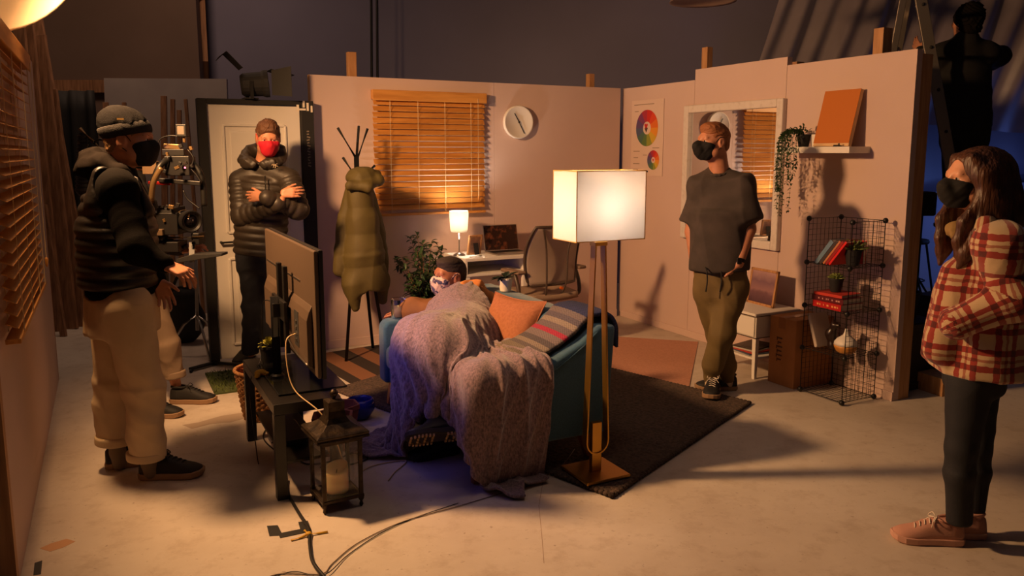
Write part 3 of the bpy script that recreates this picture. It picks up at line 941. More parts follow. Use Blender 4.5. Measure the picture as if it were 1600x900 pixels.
bx = thing('cardboard_box', 'brown cardboard box between the bedside table and the wire shelf', 'box', S(-0.195, -2.445, 0), ANG)
cb = mat('cardboard', rgb(176, 120, 70), 0.85, col2=rgb(164, 108, 60), nscale=6)
MB().box2((-0.185, -0.125, 0), (0.175, 0.11, 0.475)).build('carton', cb, bx, bevel=0.004)
MB().box2((-0.187, -0.03, 0.4), (0.177, 0.03, 0.477)).build('tape', mat('parcel_tape', rgb(150, 96, 52), 0.3), bx)
mb = MB()
for k, w in enumerate((0.045, 0.03, 0.052, 0.04, 0.05, 0.036)):
    mb.box((-0.1856, 0.015, 0.33 - k * 0.03), (0.001, w, 0.011))
    mb.box((-0.1856, 0.015 + w / 2, 0.325 - k * 0.03), (0.001, 0.008, 0.024))
mb.build('stamped_print', mat('box_print', rgb(86, 50, 28), 0.8), bx)

# ------------------------------------------------------------------ wire cube shelf and its contents
GX0, GX1, GY0, GY1, GH = -0.375, -0.075, -2.965, -2.625, 0.288
gs = thing('wire_shelf', 'tall black wire grid cube shelf at the end of the right wall', 'shelf', S(-0.225, -2.795, 0), ANG)
x0, x1, y0, y1 = -0.15, 0.15, -0.17, 0.17
Z = [0.02 + GH * k for k in range(5)]
def wire_panel(o, e1, e2, n=8):
    o = Vector(o); e1 = Vector(e1); e2 = Vector(e2)
    mb = MB()
    for k in range(n + 1):
        r = 0.0032 if k in (0, n) else 0.0016
        mb.tube([o + e1 * (k / n), o + e1 * (k / n) + e2], r, 5)
        mb.tube([o + e2 * (k / n), o + e2 * (k / n) + e1], r, 5)
    return mb.build('wire_panel', MT['blackmetal'], gs)
for k in range(4):
    z = Z[k]; h = (0, 0, GH)
    wire_panel((x1, y0, z), (0, y1 - y0, 0), h)
    wire_panel((x0, y0, z), (x1 - x0, 0, 0), h)
    wire_panel((x0, y1, z), (x1 - x0, 0, 0), h)
for z in Z[:4]:
    wire_panel((x0, y0, z), (x1 - x0, 0, 0), (0, y1 - y0, 0))
for z in Z:
    for x in (x0, x1):
        for y in (y0, y1):
            MB().ell((x, y, z), (0.018, 0.018, 0.018), 10, 7).build('connector', MT['black'], gs, smooth=True)
def book(name_label, group, loc, rot, size, cover, spine_text=None):
    t = thing('book', name_label, 'book', loc, 0, group)
    t.rotation_euler = rot
    L, H_, T_ = size   # L page width, H_ height, T_ thickness; spine at -x
    m_ = mat('book_cover', cover, 0.4)
    MB().box2((-L / 2, -H_ / 2, 0), (L / 2, H_ / 2, 0.002)).box2((-L / 2, -H_ / 2, T_ - 0.002), (L / 2, H_ / 2, T_)).box2((-L / 2, -H_ / 2, 0), (-L / 2 + 0.003, H_ / 2, T_)).build('cover', m_, t, bevel=0.0008)
    MB().box2((-L / 2 + 0.003, -H_ / 2 + 0.003, 0.002), (L / 2 - 0.003, H_ / 2 - 0.003, T_ - 0.002)).build('pages', MT['paper'], t)
    if spine_text:
        mb = MB(); rnd = random.Random(len(name_label)); y = -H_ * 0.4
        while y < H_ * 0.36:
            w = rnd.uniform(0.008, 0.022)
            mb.box((-L / 2 - 0.0004, y + w / 2, T_ / 2), (0.0006, w * 0.8, T_ * 0.3)); y += w + rnd.choice((0.002, 0.004, 0.02))
        mb.build('spine_print', mat('spine_ink', spine_text, 0.5), t)
    return t
# top tier: books leaning to the left
tz = Z[3] + 0.004
lb = [('slate blue book at the left of the leaning row on the wire shelf', rgb(104, 128, 150), 0.030), ('black book leaning second in the top row of the wire shelf', rgb(66, 56, 56), 0.022), ('thin brown book leaning in the middle of the top row', rgb(190, 120, 80), 0.014),
      ('dark red book leaning fourth in the top row of the wire shelf', rgb(150, 36, 34), 0.020), ('bright red book leaning at the right of the top row', rgb(214, 34, 30), 0.016)]
off = 0.0
tilt = math.radians(38)
base = Vector((-0.05, 0.16, 0))
for nm, c, T_ in lb:
    # upright book, spine towards -a, leaning towards +b at the foot
    R = Matrix.Rotation(ANG, 4, 'Z') @ Matrix.Rotation(tilt, 4, 'X') @ Matrix.Rotation(math.radians(90), 4, 'X')
    t = book(nm, 'leaning books on the top tier of the wire shelf', (0, 0, 0), (0, 0, 0), (0.15, 0.20, T_), c)
    t.rotation_euler = R.to_euler()
    # book foot at y = 0.13 - off
    y = 0.125 - off
    foot = Vector((-0.06, y, tz))
    ctr_off = Matrix.Rotation(tilt, 3, 'X') @ Vector((0, 0, 0.10))
    t.location = gs.location + Matrix.Rotation(ANG, 3, 'Z') @ (foot + Vector((0, ctr_off.y, ctr_off.z)))
    t.location.z = foot.z + abs(ctr_off.z) + 0.004
    off += (T_ + 0.001) / math.cos(tilt)
def gpos(x, y, z):
    p = Matrix.Rotation(ANG, 3, 'Z') @ Vector((x, y, 0)); return Vector((gs.location.x + p.x, gs.location.y + p.y, z))
rb = book('red upright book behind the succulent on the top tier', 'leaning books on the top tier of the wire shelf', gpos(0.09, -0.03, tz + 0.075), (math.pi / 2, 0, ANG - math.pi / 2), (0.12, 0.15, 0.025), rgb(186, 26, 24))
def succulent(label, loc, s=1.0, tall=False, seed=3):
    t = thing('succulent', label, 'plant', loc, ANG)
    pot(t, (0, 0, 0), 0.036 * s, 0.05 * s, 0.10 * s, MT['matblack'])
    MB().lathe([(0.044 * s, 0.085 * s), (0.0, 0.09 * s)], (0, 0, 0), (0, 0, 1), 16).build('soil', MT['soil'], t)
    mb = MB(); rnd = random.Random(seed)
    for ring, (n, el, L) in enumerate(((11, 0.25, 0.055), (10, 0.6, 0.05), (8, 1.0, 0.045), (5, 1.35, 0.035))):
        for k in range(n):
            a_ = 2 * math.pi * (k + 0.5 * ring) / n + rnd.uniform(-0.1, 0.1)
            d = Vector((math.cos(a_) * math.cos(el), math.sin(a_) * math.cos(el), math.sin(el)))
            Ls = L * s * (1.5 if tall else 1)
            p = Vector((0, 0, 0.09 * s)); x, y, _ = frame_of(d)
            R = Matrix((x, y, d)).transposed()
            mb.ell(p + d * Ls * 0.6, (0.012 * s, 0.006 * s, Ls * 0.6), 6, 5, R)
    mb.build('leaves', MT['leaf2'], t, smooth=True)
    return t
succulent('succulent in a black pot on the top tier of the wire shelf', gpos(-0.04, -0.098, tz), 1.05, True, 5)
# second tier: books lying flat with a succulent on them
tz2 = Z[2] + 0.004
st_ = [('red hardback book at the bottom of the flat stack', rgb(176, 30, 30), 0.042, 0.235, rgb(224, 150, 90)), ('dark maroon book in the middle of the flat stack', rgb(92, 26, 34), 0.034, 0.25, rgb(200, 150, 140)), ('thin salmon red book on top of the flat stack', rgb(196, 62, 48), 0.020, 0.215, None)]
z = tz2
for k, (nm, c, T_, Hh, ink) in enumerate(st_):
    book(nm, 'stacked books on the second tier of the wire shelf', gpos(-0.045 + 0.01 * k, -0.005 + 0.012 * k, z), (0, 0, ANG + 0.05 * (k - 1)), (0.19, Hh, T_), c, ink)
    z += T_ + 0.0004
succulent('small succulent in a black pot standing on the flat stack of books', gpos(-0.03, 0.03, z), 0.92, False, 9)
# third tier: white sleeve leaning, dark ornament, diffuser
tz3 = Z[1] + 0.004
t = thing('folded_newspaper', 'folded grey paper leaning at the left of the third tier', 'paper', gpos(-0.02, 0.10, tz3), ANG)
R = Matrix.Rotation(math.radians(-20), 3, 'X')
mb = MB().box((0, 0, 0.115), (0.17, 0.024, 0.23)); mb.v = [R @ p for p in mb.v]; zmin = min(p.z for p in mb.v); mb.v = [p - Vector((0, 0.0, zmin)) for p in mb.v]
mb.build('paper_fold', mat('newsprint', rgb(196, 180, 166), 0.8), t, bevel=0.008)
t = thing('dark_figurine', 'small dark animal figurine on the third tier beside the diffuser', 'figurine', gpos(-0.02, 0.035, tz3), ANG)
bo = Blob(0.004, 0.02)
bo.p = []
base = gpos(-0.02, 0.035, tz3)
def fg(y, z): return base + Matrix.Rotation(ANG, 3, 'Z') @ Vector((0, y, z))
bo.cap(fg(0.0, 0.014), fg(0.0, 0.02), 0.03, 0.03).cap(fg(0.0, 0.02), fg(0.02, 0.10), 0.026, 0.034).cap(fg(0.02, 0.10), fg(-0.005, 0.16), 0.034, 0.02).cap(fg(-0.005, 0.16), fg(-0.04, 0.165), 0.02, 0.012).cap(fg(0.0, 0.17), fg(0.005, 0.195), 0.008, 0.004)
bo.cut(base, (0, 0, -1))
bo.build('body', mat('figurine_glaze', rgb(38, 24, 20), 0.3), t)
t = thing('aroma_diffuser', 'onion shaped white diffuser with a wooden base on the third tier', 'diffuser', gpos(-0.03, -0.075, tz3), ANG)
MB().lathe([(0.04, 0.0), (0.058, 0.012), (0.071, 0.04), (0.0735, 0.052)], (0, 0, 0), (0, 0, 1), 32).build('wooden_base', MT['slat'], t, smooth=True)
MB().lathe([(0.0735, 0.053), (0.070, 0.072), (0.055, 0.093), (0.034, 0.107), (0.020, 0.118), (0.013, 0.135), (0.011, 0.152), (0.007, 0.160)], (0, 0, 0), (0, 0, 1), 32).build('dome', MT['white'], t, smooth=True)
bl_scale = None
# ------------------------------------------------------------------ key lamp fixture hanging over the left wall
kf = thing('hanging_work_lamp', 'glowing round work lamp hanging above the left set wall', 'lamp', KEY_POS)
kd = (UA * 0.62 - VB * 0.62 - Vector((0, 0, 0.48))).normalized()
MB().lathe([(0.05, -0.30), (0.16, -0.27), (0.32, -0.18), (0.395, -0.07), (0.405, -0.062), (0.41, -0.075), (0.335, -0.20), (0.18, -0.29), (0.05, -0.315)], (0, 0, 0), kd, 40).build('reflector', mat('lamp_reflector', rgb(210, 190, 160), 0.35), kf, smooth=True)
MB().lathe([(0.0, -0.265), (0.20, -0.262), (0.20, -0.250), (0.0, -0.245)], (0, 0, 0), kd, 32).build('bulb_disc', mat('lamp_glow', (1, 0.8, 0.5), 0.5, emit=(1.0, 0.66, 0.30), estr=7), kf)
MB().tube([-kd * 0.31, -kd * 0.36, Vector((0, 0, 0.5)) - kd * 0.36, Vector((0, 0, 2.4)) - kd * 0.36], 0.012, 8).build('hanger', MT['blackmetal'], kf)
hl = thing('hanging_reflector', 'unlit dark round lamp hanging at the top of the picture', 'lamp', at(1098, 3, 6.2))
MB().lathe([(0.03, 0.2), (0.06, 0.12), (0.24, 0.02), (0.25, 0.0), (0.23, 0.01), (0.05, 0.10), (0.0, 0.11)], (0, 0, 0), (0, 0, 1), 36).build('shade', MT['brownwall'], hl, smooth=True)
MB().cyl((0, 0, 0.19), (0, 0, 2.6), 0.008, n=6).build('cable', MT['black'], hl)

# ------------------------------------------------------------------ sofa; local x = depth to the back (a), y = width away from camera (b)
SO_A, SO_B = -2.985, -3.06
so = thing('sofa', 'teal blue two-seat sofa with wooden legs under the blanket', 'sofa', S(SO_A, SO_B, 0), ANG)
def sofa_pt(x, y, z=0.0):
    return S(SO_A + x, SO_B + y, z)
teal = mat('teal_wool', rgb(46, 88, 112), 0.9, col2=rgb(38, 76, 98), nscale=120, bump=0.35, bscale=420, sheen=0.3)
SW, SD = 1.46, 0.80
def pad(lo, hi, name, bev=0.03, material=None, top_dx=0.0):
    mb = MB().box2(lo, hi)
    if top_dx:
        for p in mb.v:
            if p.z > (lo[2] + hi[2]) / 2: p.x += top_dx
    o = mb.build(name, material or teal, so, bevel=bev, smooth=True, seg=4)
    return o
pad((0.03, 0.02, 0.17), (0.70, SW - 0.02, 0.28), 'base_frame', 0.02)
pad((0.0, 0.12, 0.27), (0.62, SW - 0.12, 0.42), 'seat_cushion', 0.04)
def arm(y0, y1):
    prof = [(0.0, 0.17), (0.0, 0.53), (0.03, 0.565), (0.42, 0.575), (0.60, 0.66), (0.70, 0.735), (0.80, 0.73), (0.76, 0.17)]
    mb = MB().prism(prof, (0, y0, 0), (1, 0, 0), (0, 0, 1), 1.0)
    n = len(prof)
    for i, p in enumerate(mb.v): p.y = y0 if i < n else y1
    return mb.build('armrest', teal, so, bevel=0.028, smooth=True, seg=4)
arm(0.0, 0.12); arm(SW - 0.12, SW)
prof = [(0.52, 0.30), (0.60, 0.70), (0.66, 0.745), (0.80, 0.735), (0.765, 0.17), (0.60, 0.17)]
mb = MB().prism(prof, (0, 0.10, 0), (1, 0, 0), (0, 0, 1), 1.0)
for i, p in enumerate(mb.v): p.y = 0.10 if i < len(prof) else SW - 0.10
mb.build('backrest', teal, so, bevel=0.03, smooth=True, seg=4)
legm = wood('oak_leg', rgb(176, 104, 54), rgb(150, 84, 40), (14, 14, 1.5), 0.4)
for x, y, dx, dy in ((0.07, 0.10, -0.03, -0.02), (0.07, SW - 0.10, -0.03, 0.02), (0.66, 0.10, 0.03, -0.02), (0.66, SW - 0.10, 0.03, 0.02)):
    MB().bar((x + dx, y + dy, 0.0 if (x < 0.1 and y < 0.2) else 0.027), (x, y, 0.18), 0.035, 0.035, up=(0, 1, 0), w1=0.06, d1=0.06).build('leg', legm, so, bevel=0.004)
mb = MB()
mb.tube([(0.44, -0.002, 0.54), (0.60, -0.003, 0.64), (0.68, -0.003, 0.705)], 0.003, 5)
mb.build('seam_piping', teal, so)

def cushion(name, label, loc, rot, w, h, t, material):
    o = thing(name, label, 'cushion', loc)
    o.rotation_euler = rot
    rows_f = []; n = 20
    vs = []
    def surf(sgn):
        rows = []
        for i in range(n + 1):
            rw = []
            for j in range(n + 1):
                u = -1 + 2 * i / n; v = -1 + 2 * j / n
                pin = 1 - 0.10 * (1 - abs(u) ** 2) * abs(v) ** 3
                pin2 = 1 - 0.10 * (1 - abs(v) ** 2) * abs(u) ** 3
                th = t / 2 * (max(0, (1 - abs(u) ** 2.6)) * max(0, (1 - abs(v) ** 2.6))) ** 0.55
                th += 0.004 * math.sin(7 * u + 4 * v) * (1 - abs(u)) * (1 - abs(v))
                rw.append(Vector((w / 2 * u * pin2, h / 2 * v * pin, sgn * th)))
            rows.append(rw)
        return rows
    mb = MB().strip(surf(1)); mb.strip([list(reversed(r)) for r in surf(-1)])
    mb.build('cover', material, o, smooth=True)
    pts = []
    for k in range(4 * n):
        s = k // n; q = -1 + 2 * (k % n) / n
        u, v = ((q, -1), (1, q), (-q, 1), (-1, -q))[s]
        pts.append((w / 2 * u * (1 - 0.10 * (1 - v * v) * abs(u) ** 3), h / 2 * v * (1 - 0.10 * (1 - u * u) * abs(v) ** 3), 0))
    MB().tube(pts, 0.004, 6, closed=True).build('piping', material, o, smooth=True)
    return o
och = mat('burnt_orange_linen', rgb(156, 96, 62), 0.85, col2=rgb(144, 86, 52), nscale=70, bump=0.2, bscale=300)
Rc = Matrix.Rotation(ANG, 4, 'Z') @ Matrix.Rotation(math.radians(16), 4, 'Z') @ Matrix.Rotation(math.radians(-62), 4, 'Y') @ Matrix.Rotation(math.radians(90), 4, 'Z')
cushion('cushion', 'burnt orange cushion leaning on the sofa back beside the seated person', sofa_pt(0.50, 0.63, 0.61), Rc.to_euler(), 0.42, 0.40, 0.13, och)

# knitted patterned throw folded over the corner of back and arm
km = bpy.data.materials.new('fair_isle_knit'); km.use_nodes = True
b = bsdf(km); N = NT(km); at_ = N.n('ShaderNodeAttribute', attribute_name='weave'); sx = N.n('ShaderNodeSeparateXYZ'); N.l(at_.outputs['Vector'], sx.inputs[0])
r = N.n('ShaderNodeValToRGB'); cr = r.color_ramp; cr.interpolation = 'CONSTANT'
bands = [(0.0, rgb(112, 100, 88)), (0.14, rgb(92, 82, 80)), (0.19, rgb(126, 112, 100)), (0.24, rgb(80, 72, 74)), (0.30, rgb(110, 96, 94)), (0.37, rgb(150, 38, 60)), (0.415, rgb(98, 86, 88)), (0.48, rgb(130, 116, 104)), (0.53, rgb(84, 76, 84)), (0.58, rgb(104, 92, 90)), (0.63, rgb(38, 42, 76))]
cr.elements[0].position = 0.0; cr.elements[0].color = (*bands[0][1], 1); cr.elements[1].position = bands[1][0]; cr.elements[1].color = (*bands[1][1], 1)
for p, c in bands[2:]:
    e = cr.elements.new(p); e.color = (*c, 1)
N.l(sx.outputs['Y'], r.inputs['Fac'])
ch = N.n('ShaderNodeTexChecker', i_Scale=1.0); ch.inputs['Color1'].default_value = (0.62, 0.62, 0.62, 1); ch.inputs['Color2'].default_value = (1.1, 1.1, 1.1, 1)
mp = N.n('ShaderNodeMapping'); mp.inputs['Scale'].default_value = (40, 90, 1); N.l(at_.outputs['Vector'], mp.inputs['Vector']); N.l(mp.outputs[0], ch.inputs['Vector'])
mx = N.n('ShaderNodeMix', data_type='RGBA', blend_type='MULTIPLY'); mx.inputs['Factor'].default_value = 0.8; N.l(r.outputs['Color'], mx.inputs[6]); N.l(ch.outputs['Color'], mx.inputs[7]); N.l(mx.outputs[2], b.inputs['Base Color']); b.inputs['Roughness'].default_value = 0.95
bp = N.n('ShaderNodeBump', i_Strength=0.8, i_Distance=0.004); N.l(ch.outputs['Fac'], bp.inputs['Height']); N.l(bp.outputs['Normal'], b.inputs['Normal'])
kt = thing('knitted_throw', 'folded patterned knit throw over the near corner of the sofa back', 'blanket', sofa_pt(0, 0, 0), ANG)
# path over the back: from seat front up to the top and a little behind; local coordinates of the sofa
path = catmull([(0.30, 0.588), (0.37, 0.590), (0.45, 0.612), (0.53, 0.655), (0.60, 0.705), (0.66, 0.762), (0.73, 0.778), (0.79, 0.765), (0.828, 0.70), (0.826, 0.60)], 6)
rows = []; wv = []
cum = [0]
for i in range(1, len(path)): cum.append(cum[-1] + (Vector(path[i]) - Vector(path[i - 1])).length if len(path[i]) > 1 else 0)
nn = 36
for i, p in enumerate(path):
    rw = []
    s_ = cum[i] / cum[-1]
    for j in range(nn + 1):
        u = j / nn
        y = 0.03 + 0.34 * u + 0.05 * (1 - s_)
        bul = 0.022 * math.sin(math.pi * u) ** 0.5 + 0.003 * math.sin(u * 60 + i) * 0.5
        rw.append(Vector((p[0] - 0.6 * bul, y, p[1] + 0.7 * bul + 0.004)))
        wv.append((u, min(s_ * 1.12, 1.0), 0))
    rows.append(rw)
o = MB().strip(rows).build('knit', km, kt, smooth=True, solid=0.02)
a_ = o.data.attributes.new('weave', 'FLOAT_VECTOR', 'POINT'); a_.data.foreach_set('vector', np.array(wv, dtype=np.float32).ravel())
fr2 = MB(); rnd = random.Random(5)
for j in range(60):
    u = j / 59; y = 0.03 + 0.34 * u + 0.05
    fr2.tube([(0.30 - 0.012 * math.sin(math.pi * u), y, 0.594), (0.275, y + rnd.uniform(-0.006, 0.006), 0.583)], 0.0032, 5)
fr2.build('fringe', mat('knit_fringe', rgb(112, 98, 86), 0.95), kt)

# little plant on the sofa back and candle glass on the far arm
t = thing('potted_plant', 'small pale pot with a dark plant standing on the sofa back', 'plant', sofa_pt(0.70, 1.06, 0.745), ANG)
pot(t, (0, 0, 0), 0.034, 0.045, 0.085, MT['paper'])
mb = MB(); rnd = random.Random(21)
for k in range(16):
    a0 = rnd.uniform(0, 6.28); d = Vector((math.cos(a0), math.sin(a0), rnd.uniform(0.1, 0.9)))
    leaf(mb, (0, 0, 0.08), d, rnd.uniform(0.06, 0.10), 0.03)
mb.build('leaves', mat('dark_leaf', rgb(30, 42, 30), 0.5), t)
t = thing('candle_glass', 'glass jar with a pale candle on the far arm of the sofa', 'candle', sofa_pt(0.12, SW - 0.06, 0.572), ANG)
MB().lathe([(0.0, 0.0), (0.046, 0.0), (0.05, 0.006), (0.05, 0.115), (0.048, 0.12), (0.046, 0.115), (0.046, 0.008), (0.0, 0.006)], (0, 0, 0), (0, 0, 1), 28).build('jar', MT['glass'], t, smooth=True)
MB().lathe([(0.0, 0.008), (0.044, 0.008), (0.044, 0.078), (0.036, 0.074), (0.0, 0.072)], (0, 0, 0), (0, 0, 1), 24).build('wax', mat('pale_wax', rgb(232, 200, 150), 0.5, sss=0.3), t, smooth=True)
MB().cyl((0, 0, 0.07), (0.002, 0, 0.085), 0.0015, n=6).build('wick', MT['matblack'], t)

# ------------------------------------------------------------------ brass floor lamp
LA, LBB = -2.385, -3.185
fl_ = thing('floor_lamp', 'brass floor lamp with a lit white box shade beside the sofa', 'lamp', S(LA, LBB, 0.027), ANG)
MB().box2((-0.125, -0.125, 0.0), (0.125, 0.125, 0.014)).build('base_plate', MT['brass'], fl_, bevel=0.003)
MB().box2((-0.027, -0.014, 0.012), (0.027, 0.014, 0.26)).build('post', MT['brass'], fl_, bevel=0.002)
# hairpin stand: two flat bars wide at mid height, joined by a round bend at the foot
pts = []
zt, zb = 1.138, 0.105
for z in (zt, 1.0, 0.8, 0.6, 0.4, 0.25, 0.17): pts.append((-1, z))
loop = []
def half(z):
    return 0.027 + 0.035 * (1 - (z - 0.17) / (zt - 0.17))
left = [(-half(z), z) for z in (zt, 0.9, 0.6, 0.35, 0.165)]
bend = [(-0.062 * math.cos(a0), 0.165 - 0.062 * math.sin(a0)) for a0 in [math.pi * k / 14 for k in range(1, 14)]]
right = [(half(z), z) for z in (0.165, 0.35, 0.6, 0.9, zt)]
cl_ = left + bend + right
rows = []
for i, (x, z) in enumerate(cl_):
    p0 = Vector(cl_[max(i - 1, 0)]); p1 = Vector(cl_[min(i + 1, len(cl_) - 1)])
    d = (p1 - p0).normalized(); nrm = Vector((-d.y, d.x)) * 0.0035
    wd = 0.021
    rows.append([Vector((x - nrm.x, -wd, z - nrm.y)), Vector((x + nrm.x, -wd, z + nrm.y)), Vector((x + nrm.x, wd, z + nrm.y)), Vector((x - nrm.x, wd, z - nrm.y))])
MB().loft(rows).build('hairpin_stand', MT['brass'], fl_)
MB().box2((-0.035, -0.025, zt - 0.004), (0.035, 0.025, zt + 0.016)).build('top_block', MT['brass'], fl_, bevel=0.002)
MB().cyl((0, 0, zt + 0.016), (0, 0, 1.27), 0.014, n=14).build('socket', MT['chrome'], fl_, smooth=True)
shm = bpy.data.materials.new('lit_lamp_fabric'); shm.use_nodes = True
shn = NT(shm); shm.node_tree.nodes.remove(bsdf(shm)); out = shm.node_tree.nodes['Material Output']
df = shn.n('ShaderNodeBsdfDiffuse'); df.inputs['Color'].default_value = (0.88, 0.84, 0.80, 1)
tr = shn.n('ShaderNodeBsdfTranslucent'); tr.inputs['Color'].default_value = (0.90, 0.86, 0.82, 1)
mxs = shn.n('ShaderNodeMixShader'); mxs.inputs[0].default_value = 0.55
shn.l(df.outputs[0], mxs.inputs[1]); shn.l(tr.outputs[0], mxs.inputs[2]); shn.l(mxs.outputs[0], out.inputs['Surface'])
hw, hd, z0, z1 = 0.19, 0.105, 1.168, 1.488
mb = MB()
c4 = [(-hw, -hd), (hw, -hd), (hw, hd), (-hw, hd)]
mb.strip([[Vector((x, y, z0)) for x, y in c4], [Vector((x, y, z1)) for x, y in c4]], True)
mb.build('lamp_shade', shm, fl_, solid=0.0015)
mb = MB()
for x, y in c4: mb.tube([(x, y, z0), (x, y, z1)], 0.0026, 6)
for z in (z0, z1): mb.tube([(x, y, z) for x, y in c4], 0.003, 6, closed=True)
mb.tube([(-hw, 0, z0 + 0.01), (hw, 0, z0 + 0.01)], 0.002, 5)
mb.build('shade_wire', mat('shade_edge', rgb(226, 176, 92), 0.5), fl_)
MB().ell((0, 0, 1.325), (0.032, 0.032, 0.045), 16, 10).build('bulb', mat('warm_bulb', (1, 0.9, 0.7), 0.4, emit=(1.0, 0.82, 0.66), estr=74), fl_, smooth=True)

# ------------------------------------------------------------------ desk group
dk = thing('desk', 'small white desk with an open compartment against the back wall', 'desk', S(-1.60, -0.27, 0), ANG)
W2 = 0.29
MB().box2((-W2, -0.22, 0.715), (W2, 0.24, 0.74)).build('desk_top', MT['white'], dk, bevel=0.002)
MB().box2((-W2, -0.22, 0.59), (W2, 0.24, 0.61)).build('compartment_floor', MT['white'], dk, bevel=0.002)
MB().box2((-W2, -0.22, 0.61), (-W2 + 0.02, 0.24, 0.715)).build('side_panel', MT['white'], dk, bevel=0.002)
MB().box2((W2 - 0.02, -0.22, 0.61), (W2, 0.24, 0.715)).build('side_panel', MT['white'], dk, bevel=0.002)
MB().box2((-W2 + 0.02, 0.225, 0.61), (W2 - 0.02, 0.24, 0.715)).build('back_panel', MT['white'], dk)
for x in (-W2 + 0.025, W2 - 0.025):
    for y in (-0.195, 0.215):
        MB().box2((x - 0.02, y - 0.02, 0), (x + 0.02, y + 0.02, 0.59)).build('leg', MT['white'], dk, bevel=0.003)
MB().box2((-W2 + 0.045, 0.205, 0.28), (W2 - 0.045, 0.22, 0.52)).build('modesty_panel', MT['white'], dk, bevel=0.002)
dl = thing('desk_lamp', 'small lit table lamp with a glowing white shade on the desk', 'lamp', S(-1.845, -0.26, 0.74), ANG)
MB().lathe([(0.0, 0), (0.05, 0.0), (0.052, 0.008), (0.02, 0.026), (0.006, 0.032), (0.0, 0.034)], (0, 0, 0), (0, 0, 1), 28).build('base', MT['chrome'], dl, smooth=True)
MB().cyl((0, 0, 0.03), (0, 0, 0.24), 0.005, n=10).build('stem', MT['chrome'], dl, smooth=True)
n_ = 40
ds = bpy.data.materials.new('lit_shade_paper'); ds.use_nodes = True
q_ = NT(ds); ds.node_tree.nodes.remove(bsdf(ds)); out = ds.node_tree.nodes['Material Output']
df = q_.n('ShaderNodeBsdfDiffuse'); df.inputs['Color'].default_value = (0.9, 0.85, 0.76, 1)
tr = q_.n('ShaderNodeBsdfTranslucent'); tr.inputs['Color'].default_value = (0.9, 0.84, 0.74, 1)
mxs = q_.n('ShaderNodeMixShader'); mxs.inputs[0].default_value = 0.6
q_.l(df.outputs[0], mxs.inputs[1]); q_.l(tr.outputs[0], mxs.inputs[2]); q_.l(mxs.outputs[0], out.inputs['Surface'])
ring = lambda r, z: [Vector((r * math.cos(2 * math.pi * k / n_), r * math.sin(2 * math.pi * k / n_), z)) for k in range(n_)]
MB().strip([ring(0.066, 0.20), ring(0.072, 0.22), ring(0.080, 0.365), ring(0.076, 0.375)], True).build('lamp_shade', ds, dl, smooth=True, solid=0.0012)
MB().ell((0, 0, 0.29), (0.022, 0.022, 0.032), 14, 9).build('bulb', mat('desk_bulb', (1, 0.9, 0.7), 0.4, emit=(1.0, 0.86, 0.72), estr=170), dl, smooth=True)
dlp = add_light('desk_lamp_light', 'POINT', S(-1.845, -0.26, 0.74 + 0.335), 15.0, (1.0, 0.84, 0.66), shadow_soft_size=0.02)
df_ = thing('photo_frame', 'pale wood photo frame on the desk behind the laptop', 'picture', S(-1.70, -0.22, 0.74), ANG - math.radians(75))
framed(df_, 0.145, 0.17, 0.018, MT['timber'], mat('brown_photo', rgb(96, 66, 56), 0.4, col2=rgb(150, 108, 84), nscale=16), Matrix.Rotation(math.radians(10), 3, 'Y') @ Matrix.Rotation(math.radians(0), 3, 'Z'))
lp = thing('laptop', 'open laptop with a dark screen standing on the desk', 'laptop', S(-1.405, -0.235, 0.74), ANG - 0.02)
alu = mat('aluminium_body', rgb(176, 166, 158), 0.35, metal=0.8)
MB().box2((-0.165, -0.19, 0.0), (0.165, 0.045, 0.012)).build('keyboard_base', alu, lp, bevel=0.003)
MB().box2((-0.145, -0.085, 0.012), (0.145, 0.03, 0.0135)).build('keys', MT['black'], lp)
MB().box2((-0.05, -0.175, 0.012), (0.05, -0.1, 0.0128)).build('trackpad', mat('trackpad_grey', rgb(150, 140, 132), 0.4), lp)
Rl = Matrix.Rotation(math.radians(-14), 3, 'X')
def tilt_box(lo, hi, nm, m_, par, bev=0.0):
    mb = MB().box2(lo, hi); mb.v = [Rl @ p + Vector((0, 0.045, 0.011)) for p in mb.v]
    return mb.build(nm, m_, par, bevel=bev)
tilt_box((-0.165, 0.0, 0.0), (0.165, 0.007, 0.228), 'screen_lid', alu, lp, 0.002)
tilt_box((-0.158, -0.0012, 0.008), (0.158, 0.0, 0.222), 'screen', mat('laptop_screen', rgb(44, 24, 18), 0.25, col2=rgb(120, 66, 40), nscale=22, ramp=(0.52, 0.75)), lp)
pn = MB().cyl((0, 0, 0.006), (0.12, 0.03, 0.006), 0.005, n=8).build('pen', MT['chrome'], smooth=True)
pn.location = S(-1.82, -0.42, 0.74); pn.rotation_euler = (0, 0, ANG); tag(pn, 'pen lying on the desk in front of the lamp', 'pen')

